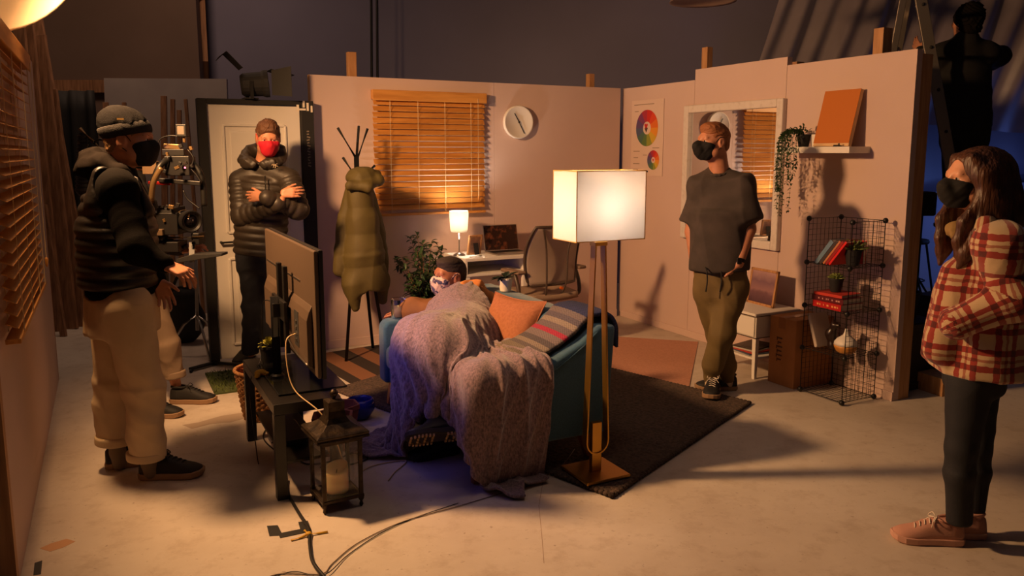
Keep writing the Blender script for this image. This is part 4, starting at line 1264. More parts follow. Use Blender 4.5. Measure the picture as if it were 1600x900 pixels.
# office chair
ch = thing('office_chair', 'grey mesh office chair at the desk behind the sofa', 'chair', S(-1.34, -0.78, 0), ANG + math.radians(6))
cmesh = mat('grey_mesh', rgb(176, 156, 140), 0.7, alpha=0.75, bump=0.3, bscale=900)
cfr = mat('graphite_frame', rgb(74, 60, 50), 0.45)
rows = []
def bk(u, v):   # u -1..1 across, v 0..1 height; chair faces +y (towards the desk): its back is towards camera
    w = 0.235 * (0.86 + 0.24 * math.sin(math.pi * (0.15 + 0.6 * v))) * (1 - 0.10 * v ** 6)
    z = 0.56 + 0.47 * v
    y = -0.19 - 0.09 * v + 0.055 * math.sin(math.pi * v) + 0.05 * (u * u)
    return Vector((w * u, y, z))
for j in range(15): rows.append([bk(-1 + 2 * i / 16, j / 14) for i in range(17)])
MB().strip(rows).build('mesh_back', cmesh, ch, smooth=True, solid=0.004)
edge = [bk(-1, j / 14) for j in range(15)] + [bk(-1 + 2 * i / 16, 1) for i in range(1, 17)] + [bk(1, 1 - j / 14) for j in range(1, 15)] + [bk(1 - 2 * i / 16, 0) for i in range(1, 16)]
MB().tube(edge, 0.011, 8, closed=True).build('back_frame', cfr, ch, smooth=True)
mb = MB()
for sx_ in (-1, 1):
    mb.tube(catmull([bk(sx_ * 0.75, 0.97) + Vector((0, -0.012, 0)), bk(sx_ * 0.42, 0.6) + Vector((0, -0.03, 0)), bk(sx_ * 0.42, 0.0) + Vector((0, -0.02, 0)), Vector((sx_ * 0.06, -0.13, 0.43))], 6), 0.008, 7)
mb.build('back_support', cfr, ch, smooth=True)
st_b = Blob(0.012, 0.03); base_c = S(-1.34, -0.78, 0)
Rch = Matrix.Rotation(ANG + math.radians(6), 3, 'Z')
def cpt(x, y, z): return base_c + Rch @ Vector((x, y, z))
mb = MB(); rows = []
for j in range(13):
    v = -1 + 2 * j / 12
    rows.append([Vector((0.25 * (-1 + 2 * i / 14) * (1 - 0.12 * abs(v) ** 3), 0.04 + 0.24 * v, 0.46 + 0.012 * math.sin(2 * v) - 0.02 * max(0, v) ** 3 + 0.012 * (abs(-1 + 2 * i / 14) ** 2))) for i in range(15)])
mb.strip(rows).build('seat', mat('brown_grey_mesh', rgb(150, 126, 106), 0.8, bump=0.3, bscale=900), ch, smooth=True, solid=0.05)
for sx_ in (-1, 1):
    ar = MB().tube(catmull([(sx_ * 0.22, -0.10, 0.44), (sx_ * 0.29, -0.12, 0.46), (sx_ * 0.30, -0.10, 0.56), (sx_ * 0.30, -0.05, 0.655)], 6), 0.017, 8).build('arm_post', cfr, ch, smooth=True)
    MB().box2((sx_ * 0.30 - 0.04, -0.16, 0.655), (sx_ * 0.30 + 0.04, 0.10, 0.682)).build('arm_pad', mat('arm_pad_grey', rgb(128, 104, 86), 0.6), ch, bevel=0.012)
MB().cyl((0, 0, 0.10), (0, 0, 0.44), 0.028, n=14).build('gas_post', MT['chrome'], ch, smooth=True)
mb = MB(); cs = MB()
for k in range(5):
    a0 = 2 * math.pi * k / 5 + 0.3
    e = Vector((math.cos(a0) * 0.29, math.sin(a0) * 0.29, 0))
    mb.bar((0, 0, 0.115), e + Vector((0, 0, 0.075)), 0.045, 0.04, w1=0.03, d1=0.025)
    MB().cyl(e + Vector((-0.012 * math.sin(a0), 0.012 * math.cos(a0), 0.03)), e + Vector((0.012 * math.sin(a0), -0.012 * math.cos(a0), 0.03)), 0.03, n=14).build('castor', MT['black'], ch, smooth=True)
mb.build('star_base', cfr, ch, bevel=0.004)
MB().cyl((0.04, -0.205, 0.53), (0.04, -0.225, 0.53), 0.013, n=12).build('orange_tag', mat('orange_plastic', rgb(226, 110, 20), 0.4), ch)

# ------------------------------------------------------------------ coat stand
CSP = S(-2.735, -0.36)
cs_ = thing('coat_stand', 'dark metal coat stand with a green puffer coat by the back wall', 'coat stand', CSP, ANG)
mb = MB()
MB().cyl((0, 0, 0.95), (0, 0, 1.57), 0.02, n=12).build('pole', MT['blackmetal'], cs_, smooth=True)
for ang_, r_ in ((-2.5, 0.20), (-0.9, 0.24), (0.9, 0.24)):
    MB().cyl((0.02 * math.cos(ang_), 0.02 * math.sin(ang_), 1.2), (r_ * math.cos(ang_), r_ * math.sin(ang_), 0.0), 0.0125, n=10).build('leg', MT['blackmetal'], cs_, smooth=True)
for dx, dy, z0_, dz in ((-0.15, -0.05, 1.55, 0.23), (0.04, 0.05, 1.55, 0.25), (0.10, 0.02, 1.53, 0.25), (-0.12, -0.06, 1.40, 0.16), (0.12, -0.08, 1.38, 0.12)):
    MB().cyl((0, 0, z0_), (dx, dy, z0_ + dz), 0.0105, n=8).build('hook', MT['blackmetal'], cs_, smooth=True)
cm = mat('olive_nylon', rgb(92, 80, 38), 0.7, col2=rgb(82, 70, 32), nscale=5, bump=0.15, bscale=90)
pc = thing('puffer_coat', 'long olive green puffer coat hanging on the coat stand', 'coat', CSP, ANG)
def K(x, y, z): return CSP + Matrix.Rotation(ANG, 3, 'Z') @ Vector((x, y, z))
rt = Matrix.Rotation(ANG, 3, 'Z') @ Vector((1, 0, 0))
bb = Blob(0.007, 0.025)
yf = -0.06
bb.tube(K(-0.01, yf, 1.37), K(0.0, yf, 1.12), (0.075, 0.09), (0.125, 0.13), rt, q=(0.205, 0.013, 0.1), rnd=0.03)
bb.tube(K(0.0, yf, 1.14), K(0.01, yf, 0.80), (0.125, 0.13), (0.165, 0.15), rt, q=(0.205, 0.013, 0.25), rnd=0.03)
bb.tube(K(0.01, yf, 0.84), K(0.03, yf, 0.53), (0.165, 0.15), (0.180, 0.145), rt, q=(0.205, 0.013, 0.5), rnd=0.02)
bb.chain([K(-0.06, yf + 0.04, 1.33), K(-0.115, yf + 0.03, 1.12), K(-0.150, yf + 0.02, 0.86), K(-0.165, yf + 0.02, 0.70)], [0.045, 0.058, 0.056, 0.05], k=0.012, q=(0.2, 0.005))
bb.chain([K(0.07, yf + 0.04, 1.33), K(0.135, yf + 0.06, 1.1), K(0.175, yf + 0.06, 0.85), K(0.19, yf + 0.05, 0.66)], [0.045, 0.055, 0.052, 0.045], k=0.012, q=(0.2, 0.005))
# uneven hem: two hanging corners
bb.chain([K(-0.09, yf - 0.05, 0.60), K(-0.07, yf - 0.06, 0.42)], [0.085, 0.03], k=0.04)
bb.chain([K(0.15, yf, 0.60), K(0.165, yf, 0.45)], [0.07, 0.035], k=0.04)
bb.ell(K(0.055, yf - 0.06, 0.51), (0.05, 0.09, 0.10), k=0.03, sub=True)
bb.folds(0.009, 30, 4, (1, 1, 0.35))
bb.build('coat_body', cm, pc)
hb = Blob(0.008, 0.05)
hb.ell(K(0.025, yf - 0.015, 1.415), (0.145, 0.125, 0.085), (rt, (0, 0, 1), (rt.cross(Vector((0, 0, 1)))))) if False else None
hb.ell(K(0.02, yf, 1.41), (0.125, 0.13, 0.09))
hb.chain([K(-0.10, yf - 0.09, 1.355), K(0.02, yf - 0.13, 1.345), K(0.13, yf - 0.07, 1.39), K(0.135, yf + 0.02, 1.43)], [0.038, 0.045, 0.042, 0.035], k=0.03)
hb.folds(0.008, 26, 9)
hb.build('hood', cm, pc)

# ficus by the wall
fp = thing('potted_ficus', 'leafy green plant in a pot beside the coat stand', 'plant', S(-2.20, -0.36, 0), ANG)
pot(fp, (0, 0, 0), 0.11, 0.15, 0.28, mat('grey_planter', rgb(150, 132, 118), 0.7))
MB().lathe([(0.13, 0.25), (0.0, 0.255)], (0, 0, 0), (0, 0, 1), 20).build('soil', MT['soil'], fp)
rnd = random.Random(31); stm = MB(); lfm = MB()
for k in range(22):
    a0 = rnd.uniform(0, 6.28); sp = rnd.uniform(0.05, 0.24); hgt = rnd.uniform(0.5, 0.92)
    p = catmull([(0.02 * math.cos(a0), 0.02 * math.sin(a0), 0.25), (sp * 0.4 * math.cos(a0), sp * 0.4 * math.sin(a0), 0.25 + (hgt - 0.25) * 0.5), (sp * math.cos(a0), sp * math.sin(a0), hgt)], 9)
    stm.tube(p, 0.004, 5, r1=0.0015)
    for i in range(5, len(p)):
        for _ in range(3):
            d = Vector((rnd.uniform(-1, 1), rnd.uniform(-1, 1), rnd.uniform(-0.5, 0.6)))
            leaf(lfm, p[i], d, rnd.uniform(0.045, 0.07), rnd.uniform(0.022, 0.03))
stm.build('stems', MT['oldwood'], fp); lfm.build('leaves', MT['leaf'], fp)
# ------------------------------------------------------------------ television on its black bench
tb = thing('tv_bench', 'black wooden bench with a lower shelf carrying the television', 'table', S(-3.685, -2.29, 0), ANG)
blk = mat('black_brown_veneer', rgb(20, 16, 13), 0.36, bump=0.04, bscale=60)
MB().box2((-0.155, -0.45, 0.41), (0.155, 0.45, 0.46)).build('bench_top', blk, tb, bevel=0.003)
for x in (-0.13, 0.13):
    for y in (-0.425, 0.425):
        MB().box2((x - 0.025, y - 0.025, 0), (x + 0.025, y + 0.025, 0.41)).build('leg', blk, tb, bevel=0.002)
MB().box2((-0.105, -0.40, 0.15), (0.105, 0.40, 0.166)).build('lower_shelf', blk, tb, bevel=0.002)
bs = MB().box2((-0.06, -0.16, 0), (0.06, 0.16, 0.03)).build('dark_case', blk, bevel=0.003)
bs.location = S(-3.70, -2.35, 0.166); bs.rotation_euler = (0, 0, ANG); tag(bs, 'flat dark wooden case on the lower shelf of the TV bench', 'case')

tvx = thing('television', 'large flat television seen from behind on the black bench', 'television', S(-3.655, -2.26, 0.46), ANG)
YN, YF, ZB, ZT = -0.60, 0.60, 0.125, 0.712
tvg = mat('tv_back_plastic', rgb(80, 65, 53), 0.42, bump=0.05, bscale=400)
MB().box2((0.014, YN, ZB), (0.034, YF, ZT)).build('screen_bezel', MT['black'], tvx, bevel=0.003)
MB().box2((0.034, YN + 0.012, ZB + 0.014), (0.0352, YF - 0.012, ZT - 0.012)).build('screen', mat('tv_screen_glow', (0.02, 0.02, 0.05), 0.2, emit=(0.20, 0.16, 1.0), estr=1.6), tvx)
MB().box2((-0.006, YN + 0.004, ZB + 0.004), (0.014, YF - 0.004, ZT - 0.003)).build('back_panel', tvg, tvx, bevel=0.006)
mb = MB().prism([(-0.006, ZB + 0.03), (-0.006, ZB + 0.33), (-0.022, ZB + 0.30), (-0.034, ZB + 0.26), (-0.034, ZB + 0.05)], (0, YN + 0.10, 0), (1, 0, 0), (0, 0, 1), 1.0)
for i, p in enumerate(mb.v): p.y = YN + 0.07 if i < 5 else YF - 0.07
mb.build('electronics_hump', tvg, tvx, bevel=0.006)
mb = MB().box2((-0.0355, -0.36, ZB + 0.10), (-0.033, -0.27, ZB + 0.27)); mb.build('socket_bay', MT['matblack'], tvx)
mb = MB()
for k in range(4): mb.box((-0.037, -0.315, ZB + 0.13 + 0.03 * k), (0.006, 0.026, 0.012))
mb.build('sockets', MT['chrome'], tvx)
MB().box2((-0.0085, -0.30, ZB + 0.405), (-0.005, 0.55, ZB + 0.413)).build('back_seam', MT['chrome'], tvx)
mb = MB()
mb.tube(catmull([(-0.036, -0.52, ZB + 0.055), (-0.046, -0.40, ZB + 0.07), (-0.046, -0.25, ZB + 0.085), (-0.036, -0.1, ZB + 0.10)], 5), 0.004, 6)
mb.build('cable_clip', MT['chrome'], tvx)
for y in (-0.115, 0.03):
    MB().box2((-0.052, y - 0.02, ZB + 0.02), (-0.030, y + 0.02, ZB + 0.46)).build('mount_arm', MT['blackmetal'], tvx, bevel=0.004)
MB().box2((-0.066, -0.19, ZB + 0.19), (-0.050, 0.12, ZB + 0.29)).build('mount_plate', MT['blackmetal'], tvx, bevel=0.003)
MB().cyl((-0.085, -0.05, 0.01), (-0.085, -0.05, ZB + 0.30), 0.021, n=16).build('pole', MT['blackmetal'], tvx, smooth=True)
MB().box2((-0.10, -0.09, ZB + 0.2), (-0.06, -0.01, ZB + 0.27)).build('pole_clamp', MT['blackmetal'], tvx, bevel=0.004)
gb = bpy.data.materials.new('black_glass'); gb.use_nodes = True
bsdf(gb).inputs['Base Color'].default_value = (0.01, 0.01, 0.01, 1); bsdf(gb).inputs['Roughness'].default_value = 0.06
MB().box2((-0.14, -0.36, 0.0), (0.19, 0.24, 0.010)).build('glass_base', gb, tvx, bevel=0.003)
MB().lathe([(0.035, 0.010), (0.035, 0.02), (0.022, 0.028)], (-0.085, -0.05, 0), (0, 0, 1), 20).build('pole_foot', MT['blackmetal'], tvx)

# plant and yellow cloth on the bench
t = thing('potted_plant', 'yellow green plant in a black pot on the TV bench', 'plant', S(-3.72, -1.97, 0.46), ANG)
pot(t, (0, 0, 0), 0.036, 0.048, 0.095, MT['matblack'])
mb = MB(); rnd = random.Random(14)
for k in range(90):
    a0 = rnd.uniform(0, 6.28); el = rnd.uniform(0.1, 1.5)
    d = Vector((math.cos(a0) * math.cos(el), math.sin(a0) * math.cos(el), math.sin(el)))
    leaf(mb, Vector((0, 0, 0.085)) + d * rnd.uniform(0.015, 0.045), d, 0.022, 0.016)
mb.build('leaves', mat('yellow_green_leaf', rgb(176, 168, 66), 0.6, col2=rgb(140, 140, 56), nscale=30), t)
t = thing('yellow_cloth', 'small crumpled yellow cloth on the TV bench beside the pole', 'cloth', S(-3.80, -2.22, 0.4605), ANG)
bo = Blob(0.004, 0.012); bp_ = S(-3.80, -2.22, 0.4605)
rnd = random.Random(3)
for k in range(9):
    bo.ell(bp_ + Vector((rnd.uniform(-0.032, 0.032), rnd.uniform(-0.04, 0.04), 0.010)), (0.016, 0.02, 0.011 + rnd.uniform(0, 0.006)))
bo.cut(bp_, (0, 0, -1)); bo.folds(0.003, 80, 2)
bo.build('cloth_folds', mat('yellow_duster', rgb(186, 146, 40), 0.9), t)

# wicker basket with a red cloth beyond the bench
bk_ = thing('wicker_basket', 'woven wicker basket with a red cloth behind the TV bench', 'basket', S(-3.70, -1.50, 0), ANG)
bm_ = mat('wicker', rgb(176, 126, 76), 0.8, col2=rgb(120, 78, 44), nscale=60, bump=0.5, bscale=120)
rows = []
for j in range(40):
    z = 0.004 + 0.30 * j / 39
    r_ = 0.095 + 0.045 * (j / 39) ** 0.8
    rows.append([Vector(((r_ + 0.006 * math.sin(k * math.pi / 2 * 1.0 + (j // 2) * math.pi)) * math.cos(2 * math.pi * k / 64), (r_ + 0.006 * math.sin(k * math.pi / 2 + (j // 2) * math.pi)) * 1.1 * math.sin(2 * math.pi * k / 64), z)) for k in range(64)])
MB().strip(rows, True).build('woven_body', bm_, bk_, smooth=True, solid=0.006)
MB().tube([Vector((0.142 * math.cos(2 * math.pi * k / 48), 0.156 * math.sin(2 * math.pi * k / 48), 0.305)) for k in range(48)], 0.011, 8, closed=True).build('rim', bm_, bk_, smooth=True)
MB().lathe([(0.093, 0.002), (0.093, 0.008)], (0, 0, 0), (0, 0, 1), 32).build('floor_disc', bm_, bk_)
bo = Blob(0.008, 0.04); bp_ = S(-3.70, -1.50, 0)
rnd = random.Random(6)
for k in range(8):
    bo.ell(bp_ + Vector((rnd.uniform(-0.06, 0.06), rnd.uniform(-0.06, 0.06), rnd.uniform(0.2, 0.32))), (0.052, 0.052, 0.045))
bo.folds(0.010, 34, 3)
rc = thing('red_cloth', 'red cloth stuffed in the wicker basket', 'cloth', bp_)
bo.build('cloth_folds', mat('red_cotton', rgb(158, 34, 34), 0.9), rc)

# terracotta planters and a blue bowl beyond the bench
tc_ = mat('terracotta', rgb(150, 84, 54), 0.8, col2=rgb(128, 66, 42), nscale=12)
def hexpot(label, loc, r0, r1, h, rz):
    t = thing('terracotta_planter', label, 'planter', loc, ANG + rz, 'terracotta planters behind the bench')
    rg_ = lambda r, z: [Vector((r * math.cos(math.pi / 3 * k), r * math.sin(math.pi / 3 * k), z)) for k in range(6)]
    MB().loft([rg_(r0, 0), rg_(r1, h * 0.82), rg_(r1 * 1.06, h * 0.83), rg_(r1 * 1.06, h), rg_(r1 * 0.92, h), rg_(r0 * 0.85, 0.03)]).build('planter_body', tc_, t, bevel=0.002)
    return t
hexpot('larger terracotta planter on the floor under the near end of the bench', S(-3.44, -2.20, 0), 0.085, 0.115, 0.19, 0.2)
hexpot('smaller terracotta planter on the floor beside the blue bowl', S(-3.33, -1.98, 0), 0.075, 0.10, 0.17, 0.5)
t = MB().lathe([(0.03, 0.0), (0.055, 0.012), (0.085, 0.06), (0.088, 0.10), (0.078, 0.125), (0.070, 0.128), (0.078, 0.10), (0.05, 0.02), (0.0, 0.012)], (0, 0, 0), (0, 0, 1), 28).build('blue_bowl', mat('cobalt_glaze', rgb(30, 44, 120), 0.2), smooth=True)
t.location = S(-3.17, -1.80, 0); tag(t, 'cobalt blue bowl on the floor behind the terracotta planters', 'bowl')

# lantern with candle
lt = thing('lantern', 'old metal lantern with glass sides and a candle standing on the floor', 'lantern', S(-3.60, -2.885, 0), ANG + math.radians(4))
lm_ = mat('aged_bronze', rgb(66, 54, 42), 0.42, metal=0.75, col2=rgb(38, 30, 24), nscale=26, bump=0.2, bscale=70)
h_ = 0.085
for x in (-h_, h_):
    for y in (-h_, h_):
        MB().lathe([(0.004, 0.0), (0.010, 0.012), (0.006, 0.026), (0.014, 0.04), (0.012, 0.052)], (x, y, 0), (0, 0, 1), 10).build('foot', lm_, lt, smooth=True)
        MB().box2((x - 0.009, y - 0.009, 0.05), (x + 0.009, y + 0.009, 0.33)).build('corner_post', lm_, lt, bevel=0.002)
MB().box2((-h_ - 0.012, -h_ - 0.012, 0.046), (h_ + 0.012, h_ + 0.012, 0.062)).build('base_tray', lm_, lt, bevel=0.003)
mb = MB().box2((-h_ - 0.01, -h_ - 0.01, 0.315), (h_ + 0.01, h_ + 0.01, 0.334)); mb.build('top_band', lm_, lt, bevel=0.002)
sq = lambda r, z: [Vector((x * r, y * r, z)) for x, y in ((-1, -1), (1, -1), (1, 1), (-1, 1))]
MB().loft([sq(0.116, 0.334), sq(0.122, 0.342), sq(0.118, 0.35), sq(0.121, 0.36), sq(0.112, 0.368), sq(0.082, 0.380), sq(0.056, 0.398), sq(0.043, 0.42), sq(0.037, 0.45), sq(0.038, 0.493), sq(0.020, 0.500)]).build('roof', lm_, lt, bevel=0.002)
MB().lathe([(0.008, 0.50), (0.010, 0.507), (0.020, 0.520), (0.020, 0.528), (0.010, 0.542), (0.0, 0.545)], (0, 0, 0), (0, 0, 1), 16).build('finial', lm_, lt, smooth=True)
for k in range(4):
    a0 = math.pi / 2 * k
    R = Matrix.Rotation(a0, 3, 'Z')
    mb = MB().box((h_ - 0.001, 0, 0.189), (0.003, 2 * h_ - 0.018, 0.252)); mb.v = [R @ p for p in mb.v]
    mb.build('glass_pane', MT['glass'], lt)
cd = thing('pillar_candle', 'broad cream candle inside the lantern', 'candle', lt.location + Vector((0, 0, 0.062)), ANG)
rows = []
for j, (r_, z) in enumerate(((0.0, 0.0), (0.052, 0.0), (0.054, 0.01), (0.054, 0.09), (0.052, 0.115), (0.044, 0.11), (0.03, 0.09), (0.0, 0.085))):
    rows.append([Vector((max(r_, 0.0005) * math.cos(2 * math.pi * k / 30), max(r_, 0.0005) * math.sin(2 * math.pi * k / 30), z + (0.016 * math.sin(2 * math.pi * k / 30 + 1) if j in (4, 5) else 0))) for k in range(30)])
MB().strip(rows, True).build('wax', mat('cream_wax', rgb(236, 208, 160), 0.5, sss=0.4), cd, smooth=True)
MB().cyl((0, 0, 0.084), (0.003, 0, 0.10), 0.0016, n=6).build('wick', MT['matblack'], cd)

# ------------------------------------------------------------------ cables and tape
def cable(name, label, pts, r, m_, lift=None):
    return tag(MB().tube(catmull(pts, 8), r, 7).build(name, m_, smooth=True), label, 'cable')
g = 0.0075
cable('power_cable', 'thick black cable running from the bench leg over the tape to the bottom edge', [fl(446, 742, 0.03), fl(450, 770, g), fl(466, 800, g), fl(482, 826, 0.012), fl(484, 850, g), fl(489, 878, g), fl(508, 903, g), fl(530, 930, g)], 0.0075, MT['black'])
cable('lamp_cord', 'long thin cord curving over the floor from the brass lamp to the lower left', [fl(899, 700, 0.022) , fl(880, 725, 0.028), fl(850, 745, 0.006), fl(790, 768, 0.004), fl(712, 792, 0.004), fl(630, 815, 0.004), fl(560, 848, 0.004), fl(520, 880, 0.004), fl(505, 896, 0.004), fl(470, 897, 0.004), fl(430, 898, 0.004), fl(395, 915, 0.004)], 0.0022, mat('clear_cord', rgb(120, 100, 80), 0.5))
cable('thin_cord', 'second thin dark cord beside the lamp cord on the floor', [fl(716, 786, 0.004), fl(640, 812, 0.004), fl(590, 836, 0.004), fl(545, 866, 0.004), fl(505, 899, 0.011), fl(460, 893, 0.004), fl(420, 903, 0.004)], 0.002, MT['black'])
tvp = lambda x, y, z: S(-3.655, -2.26, 0.46) + Matrix.Rotation(ANG, 3, 'Z') @ Vector((x, y, z))
cable('white_cable', 'pale cable hanging from the television sockets down past the lantern', [tvp(-0.042, -0.315, ZB + 0.16), tvp(-0.09, -0.33, ZB + 0.12), tvp(-0.08, -0.40, 0.05), tvp(0.02, -0.56, -0.06), tvp(0.10, -0.575, -0.28), tvp(0.12, -0.50, -0.452), tvp(0.30, -0.30, -0.455), tvp(0.50, -0.30, -0.455), tvp(0.40, -0.42, -0.455), tvp(0.34, -0.50, -0.455)], 0.003, mat('ivory_cable', rgb(206, 176, 130), 0.5))
cable('dark_cable', 'dark cable looped on the floor between the lantern and the blanket', [fl(458, 712, 0.005), fl(480, 725, 0.005), fl(520, 720, 0.005), fl(552, 708, 0.005), fl(575, 716, 0.005), fl(545, 726, 0.005), fl(500, 730, 0.005)], 0.004, MT['black'])
cable('dark_cable', 'dark cable coiled on the floor under the far leg of the bench', [fl(452, 718, 0.005), fl(425, 700, 0.005), fl(412, 685, 0.005), fl(416, 672, 0.005), fl(428, 684, 0.005), fl(425, 692, 0.005)], 0.004, MT['black'])
cable('tv_cable', 'thin black cable hanging behind the television pole on the bench', [tvp(-0.06, 0.12, ZB + 0.24), tvp(-0.1, 0.2, ZB + 0.22), tvp(-0.1, 0.28, 0.1), tvp(-0.12, 0.26, 0.012), tvp(-0.20, 0.1, -0.06), tvp(-0.19, 0.05, -0.4), tvp(-0.19, 0.0, -0.454)], 0.003, MT['black'])
tape = mat('black_tape', (0.012, 0.011, 0.010), 0.55)
t = MB()
def flat_quad(mb, pix, z0=0.0005, z1=0.002):
    b_ = [fl(u, v, z0) for u, v in pix]; t_ = [Vector((p.x, p.y, z1)) for p in b_]
    n = len(pix)
    mb._add(b_ + t_, [tuple(reversed(range(n))), tuple(range(n, 2 * n))] + [(i, (i + 1) % n, n + (i + 1) % n, n + i) for i in range(n)])
flat_quad(t, [(417, 822), (434, 821), (440, 833), (469, 827), (466, 816), (481, 814), (487, 829), (471, 834), (438, 841), (436, 837), (421, 838)])
tag(t.build('tape_mark', tape), 'black tape mark on the floor below the black cable', 'tape')
t = MB(); flat_quad(t, [(54, 880), (66, 876), (64, 897), (52, 899)]); tag(t.build('tape_mark', tape), 'small strip of black tape on the floor at the bottom left corner', 'tape')
yt = thing('yellow_tie', 'yellow ribbon tied round the black cable on the floor', 'ribbon', fl(482, 833))
mb = MB()
for path in ([(455, 844), (470, 840), (482, 834)], [(482, 834), (500, 833), (512, 831)], [(476, 829), (482, 834), (486, 838)]):
    mb.tube([fl(u, v, 0.010 if (u, v) == (482, 834) else 0.005) for u, v in path], 0.005, 6)
mb.ell(fl(482, 834, 0.014), (0.014, 0.014, 0.009))
mb.build('ribbon_knot', mat('yellow_ribbon', rgb(196, 150, 30), 0.6), yt, smooth=True, world=True)
# loose paint stains on the floor: flat patches with their own outline
def patch(name, label, pix, m_):
    mb = MB(); flat_quad(mb, pix, 0.0002, 0.0008); return tag(mb.build(name, m_), label, 'stain')
patch('paint_stain', 'orange brown paint stain on the floor at the lower left', [(62, 857), (80, 849), (104, 842), (118, 846), (100, 855), (78, 862)], mat('rust_stain', rgb(196, 150, 112), 0.8))
patch('paint_stain', 'grey brown stain on the floor between the crew shoes and the bench', [(285, 664), (310, 660), (345, 650), (378, 645), (384, 653), (360, 660), (332, 662), (300, 670)], mat('grey_stain', rgb(168, 150, 134), 0.7))

# ------------------------------------------------------------------ crates, block and shelf edge behind the woman
def crate(label, loc, s, rz, m_):
    t = thing('crate', label, 'crate', loc, rz)
    x, y, z = s[0] / 2, s[1] / 2, s[2]
    MB().box2((-x, -y, 0), (x, y, z)).build('crate_body', m_, t, bevel=0.006)
    mb = MB()
    for sx_ in (-1, 1):
        mb.box((sx_ * (x - 0.03), -y - 0.006, z / 2), (0.05, 0.012, z))
    mb.box((0, -y - 0.006, z - 0.03), (2 * x - 0.11, 0.012, 0.05)).box((0, -y - 0.006, 0.03), (2 * x - 0.11, 0.012, 0.05))
    mb.build('battens', m_, t, bevel=0.002)
    return t
dkb = mat('dark_crate_paint', rgb(52, 38, 30), 0.7)
crate('dark crate standing on the floor behind the end of the right wall', S(0.42, -2.74, 0), (0.36, 0.40, 0.46), ANG, dkb)
crate('dark crate further back behind the ladder and the woman in plaid', S(1.85, -2.15, 0), (0.36, 0.4, 0.40), ANG + 0.1, dkb)
t = thing('black_tub', 'black tub standing on the crate behind the right wall', 'tub', S(0.44, -2.70, 0.46), ANG)
MB().lathe([(0.13, 0.0), (0.15, 0.17), (0.158, 0.17), (0.158, 0.18), (0.14, 0.18), (0.12, 0.01)], (0, 0, 0), (0, 0, 1), 28).build('tub_body', MT['matblack'], t, smooth=False)
t = thing('apple_box', 'small pale wooden box with a hand hole on the floor behind the woman in plaid', 'box', S(0.50, -3.02, 0), ANG - 0.1)
MB().box2((-0.12, -0.13, 0), (0.22, 0.13, 0.12)).build('box_body', MT['plyedge'], t, bevel=0.003)
MB().lathe([(0.03, 0), (0.03, 0.002)], (0.02, -0.1302, 0.06), (0, -1, 0), 20).build('hand_hole', MT['matblack'], t)
bpy.data.objects['hand_hole'].scale = (1, 1, 1)

# things in the blue light at the back
stn = thing('light_stand', 'dark light stand with a lamp head in the blue light behind the right wall', 'light stand', Vector((3.80, 7.3, 0)))
MB().cyl((0, 0, 0.15), (0, 0, 1.15), 0.018, n=10).build('column', MT['matblack'], stn)
for k in range(3):
    a0 = 2.1 * k + 0.4
    MB().cyl((0, 0, 0.45), (0.38 * math.cos(a0), 0.38 * math.sin(a0), 0.01), 0.011, n=8).build('leg', MT['matblack'], stn)
MB().box2((-0.10, -0.08, 1.02), (0.10, 0.10, 1.24)).build('lamp_head', MT['matblack'], stn, bevel=0.02)
stl = thing('stool', 'dark stool in the blue light behind the right wall', 'stool', Vector((3.99, 7.85, 0)))
MB().lathe([(0.0, 0.70), (0.17, 0.70), (0.18, 0.72), (0.17, 0.74), (0.0, 0.745)], (0, 0, 0), (0, 0, 1), 24).build('seat', MT['matblack'], stl)
for sx_, sy_ in ((-1, -1), (1, -1), (1, 1), (-1, 1)):
    MB().cyl((0.11 * sx_, 0.11 * sy_, 0.70), (0.2 * sx_, 0.2 * sy_, 0), 0.012, n=8).build('leg', MT['matblack'], stl)
MB().tube([(0.155 * math.cos(t), 0.155 * math.sin(t), 0.33) for t in [2 * math.pi * k / 20 for k in range(20)]], 0.008, 6, closed=True).build('foot_ring', MT['matblack'], stl)
bc = MB().box2((-1.6, -0.03, 0.0), (1.6, 0.03, 1.25)).build('blue_backing', mat('pale_board', rgb(178, 176, 190), 0.8))
bc.location = (4.9, 9.3, 0); tag(bc, 'low pale board lit blue at the back right', 'board')
# black kit bag and stand leg seen through the doorway gap left of the door
t = thing('kit_bag', 'black kit bag on the floor left of the door', 'bag', at(290, 515, 6.55) * 1.0)
t.location.z = 0
bo = Blob(0.012, 0.06); q0 = t.location.copy()
bo.ell(q0 + Vector((0, 0, 0.20)), (0.17, 0.13, 0.22)).ell(q0 + Vector((0.03, -0.02, 0.40)), (0.12, 0.1, 0.10)); bo.cut(q0, (0, 0, -1)); bo.folds(0.012, 20, 7)
bo.build('bag_body', MT['matblack'], t)
MB().tube(catmull([q0 + Vector((-0.08, -0.05, 0.44)), q0 + Vector((0, -0.06, 0.58)), q0 + Vector((0.09, -0.05, 0.45))], 6), 0.012, 6).build('handle', MT['black'], t, smooth=True, world=True)
sd = thing('grip_stand', 'metal grip stand beside the kit bag left of the door', 'light stand', Vector((-2.50, 6.12, 0)))
MB().cyl((0, 0, 0.2), (0.03, 0, 1.05), 0.014, n=10).build('column', MT['chrome'], sd, smooth=True)
for k in range(3):
    a0 = 2.1 * k + 1.2
    MB().tube([(0, 0, 0.32), (0.10 * math.cos(a0), 0.10 * math.sin(a0), 0.25), (0.26 * math.cos(a0), 0.26 * math.sin(a0), 0.012)], 0.011, 8).build('leg', MT['chrome'], sd, smooth=True)

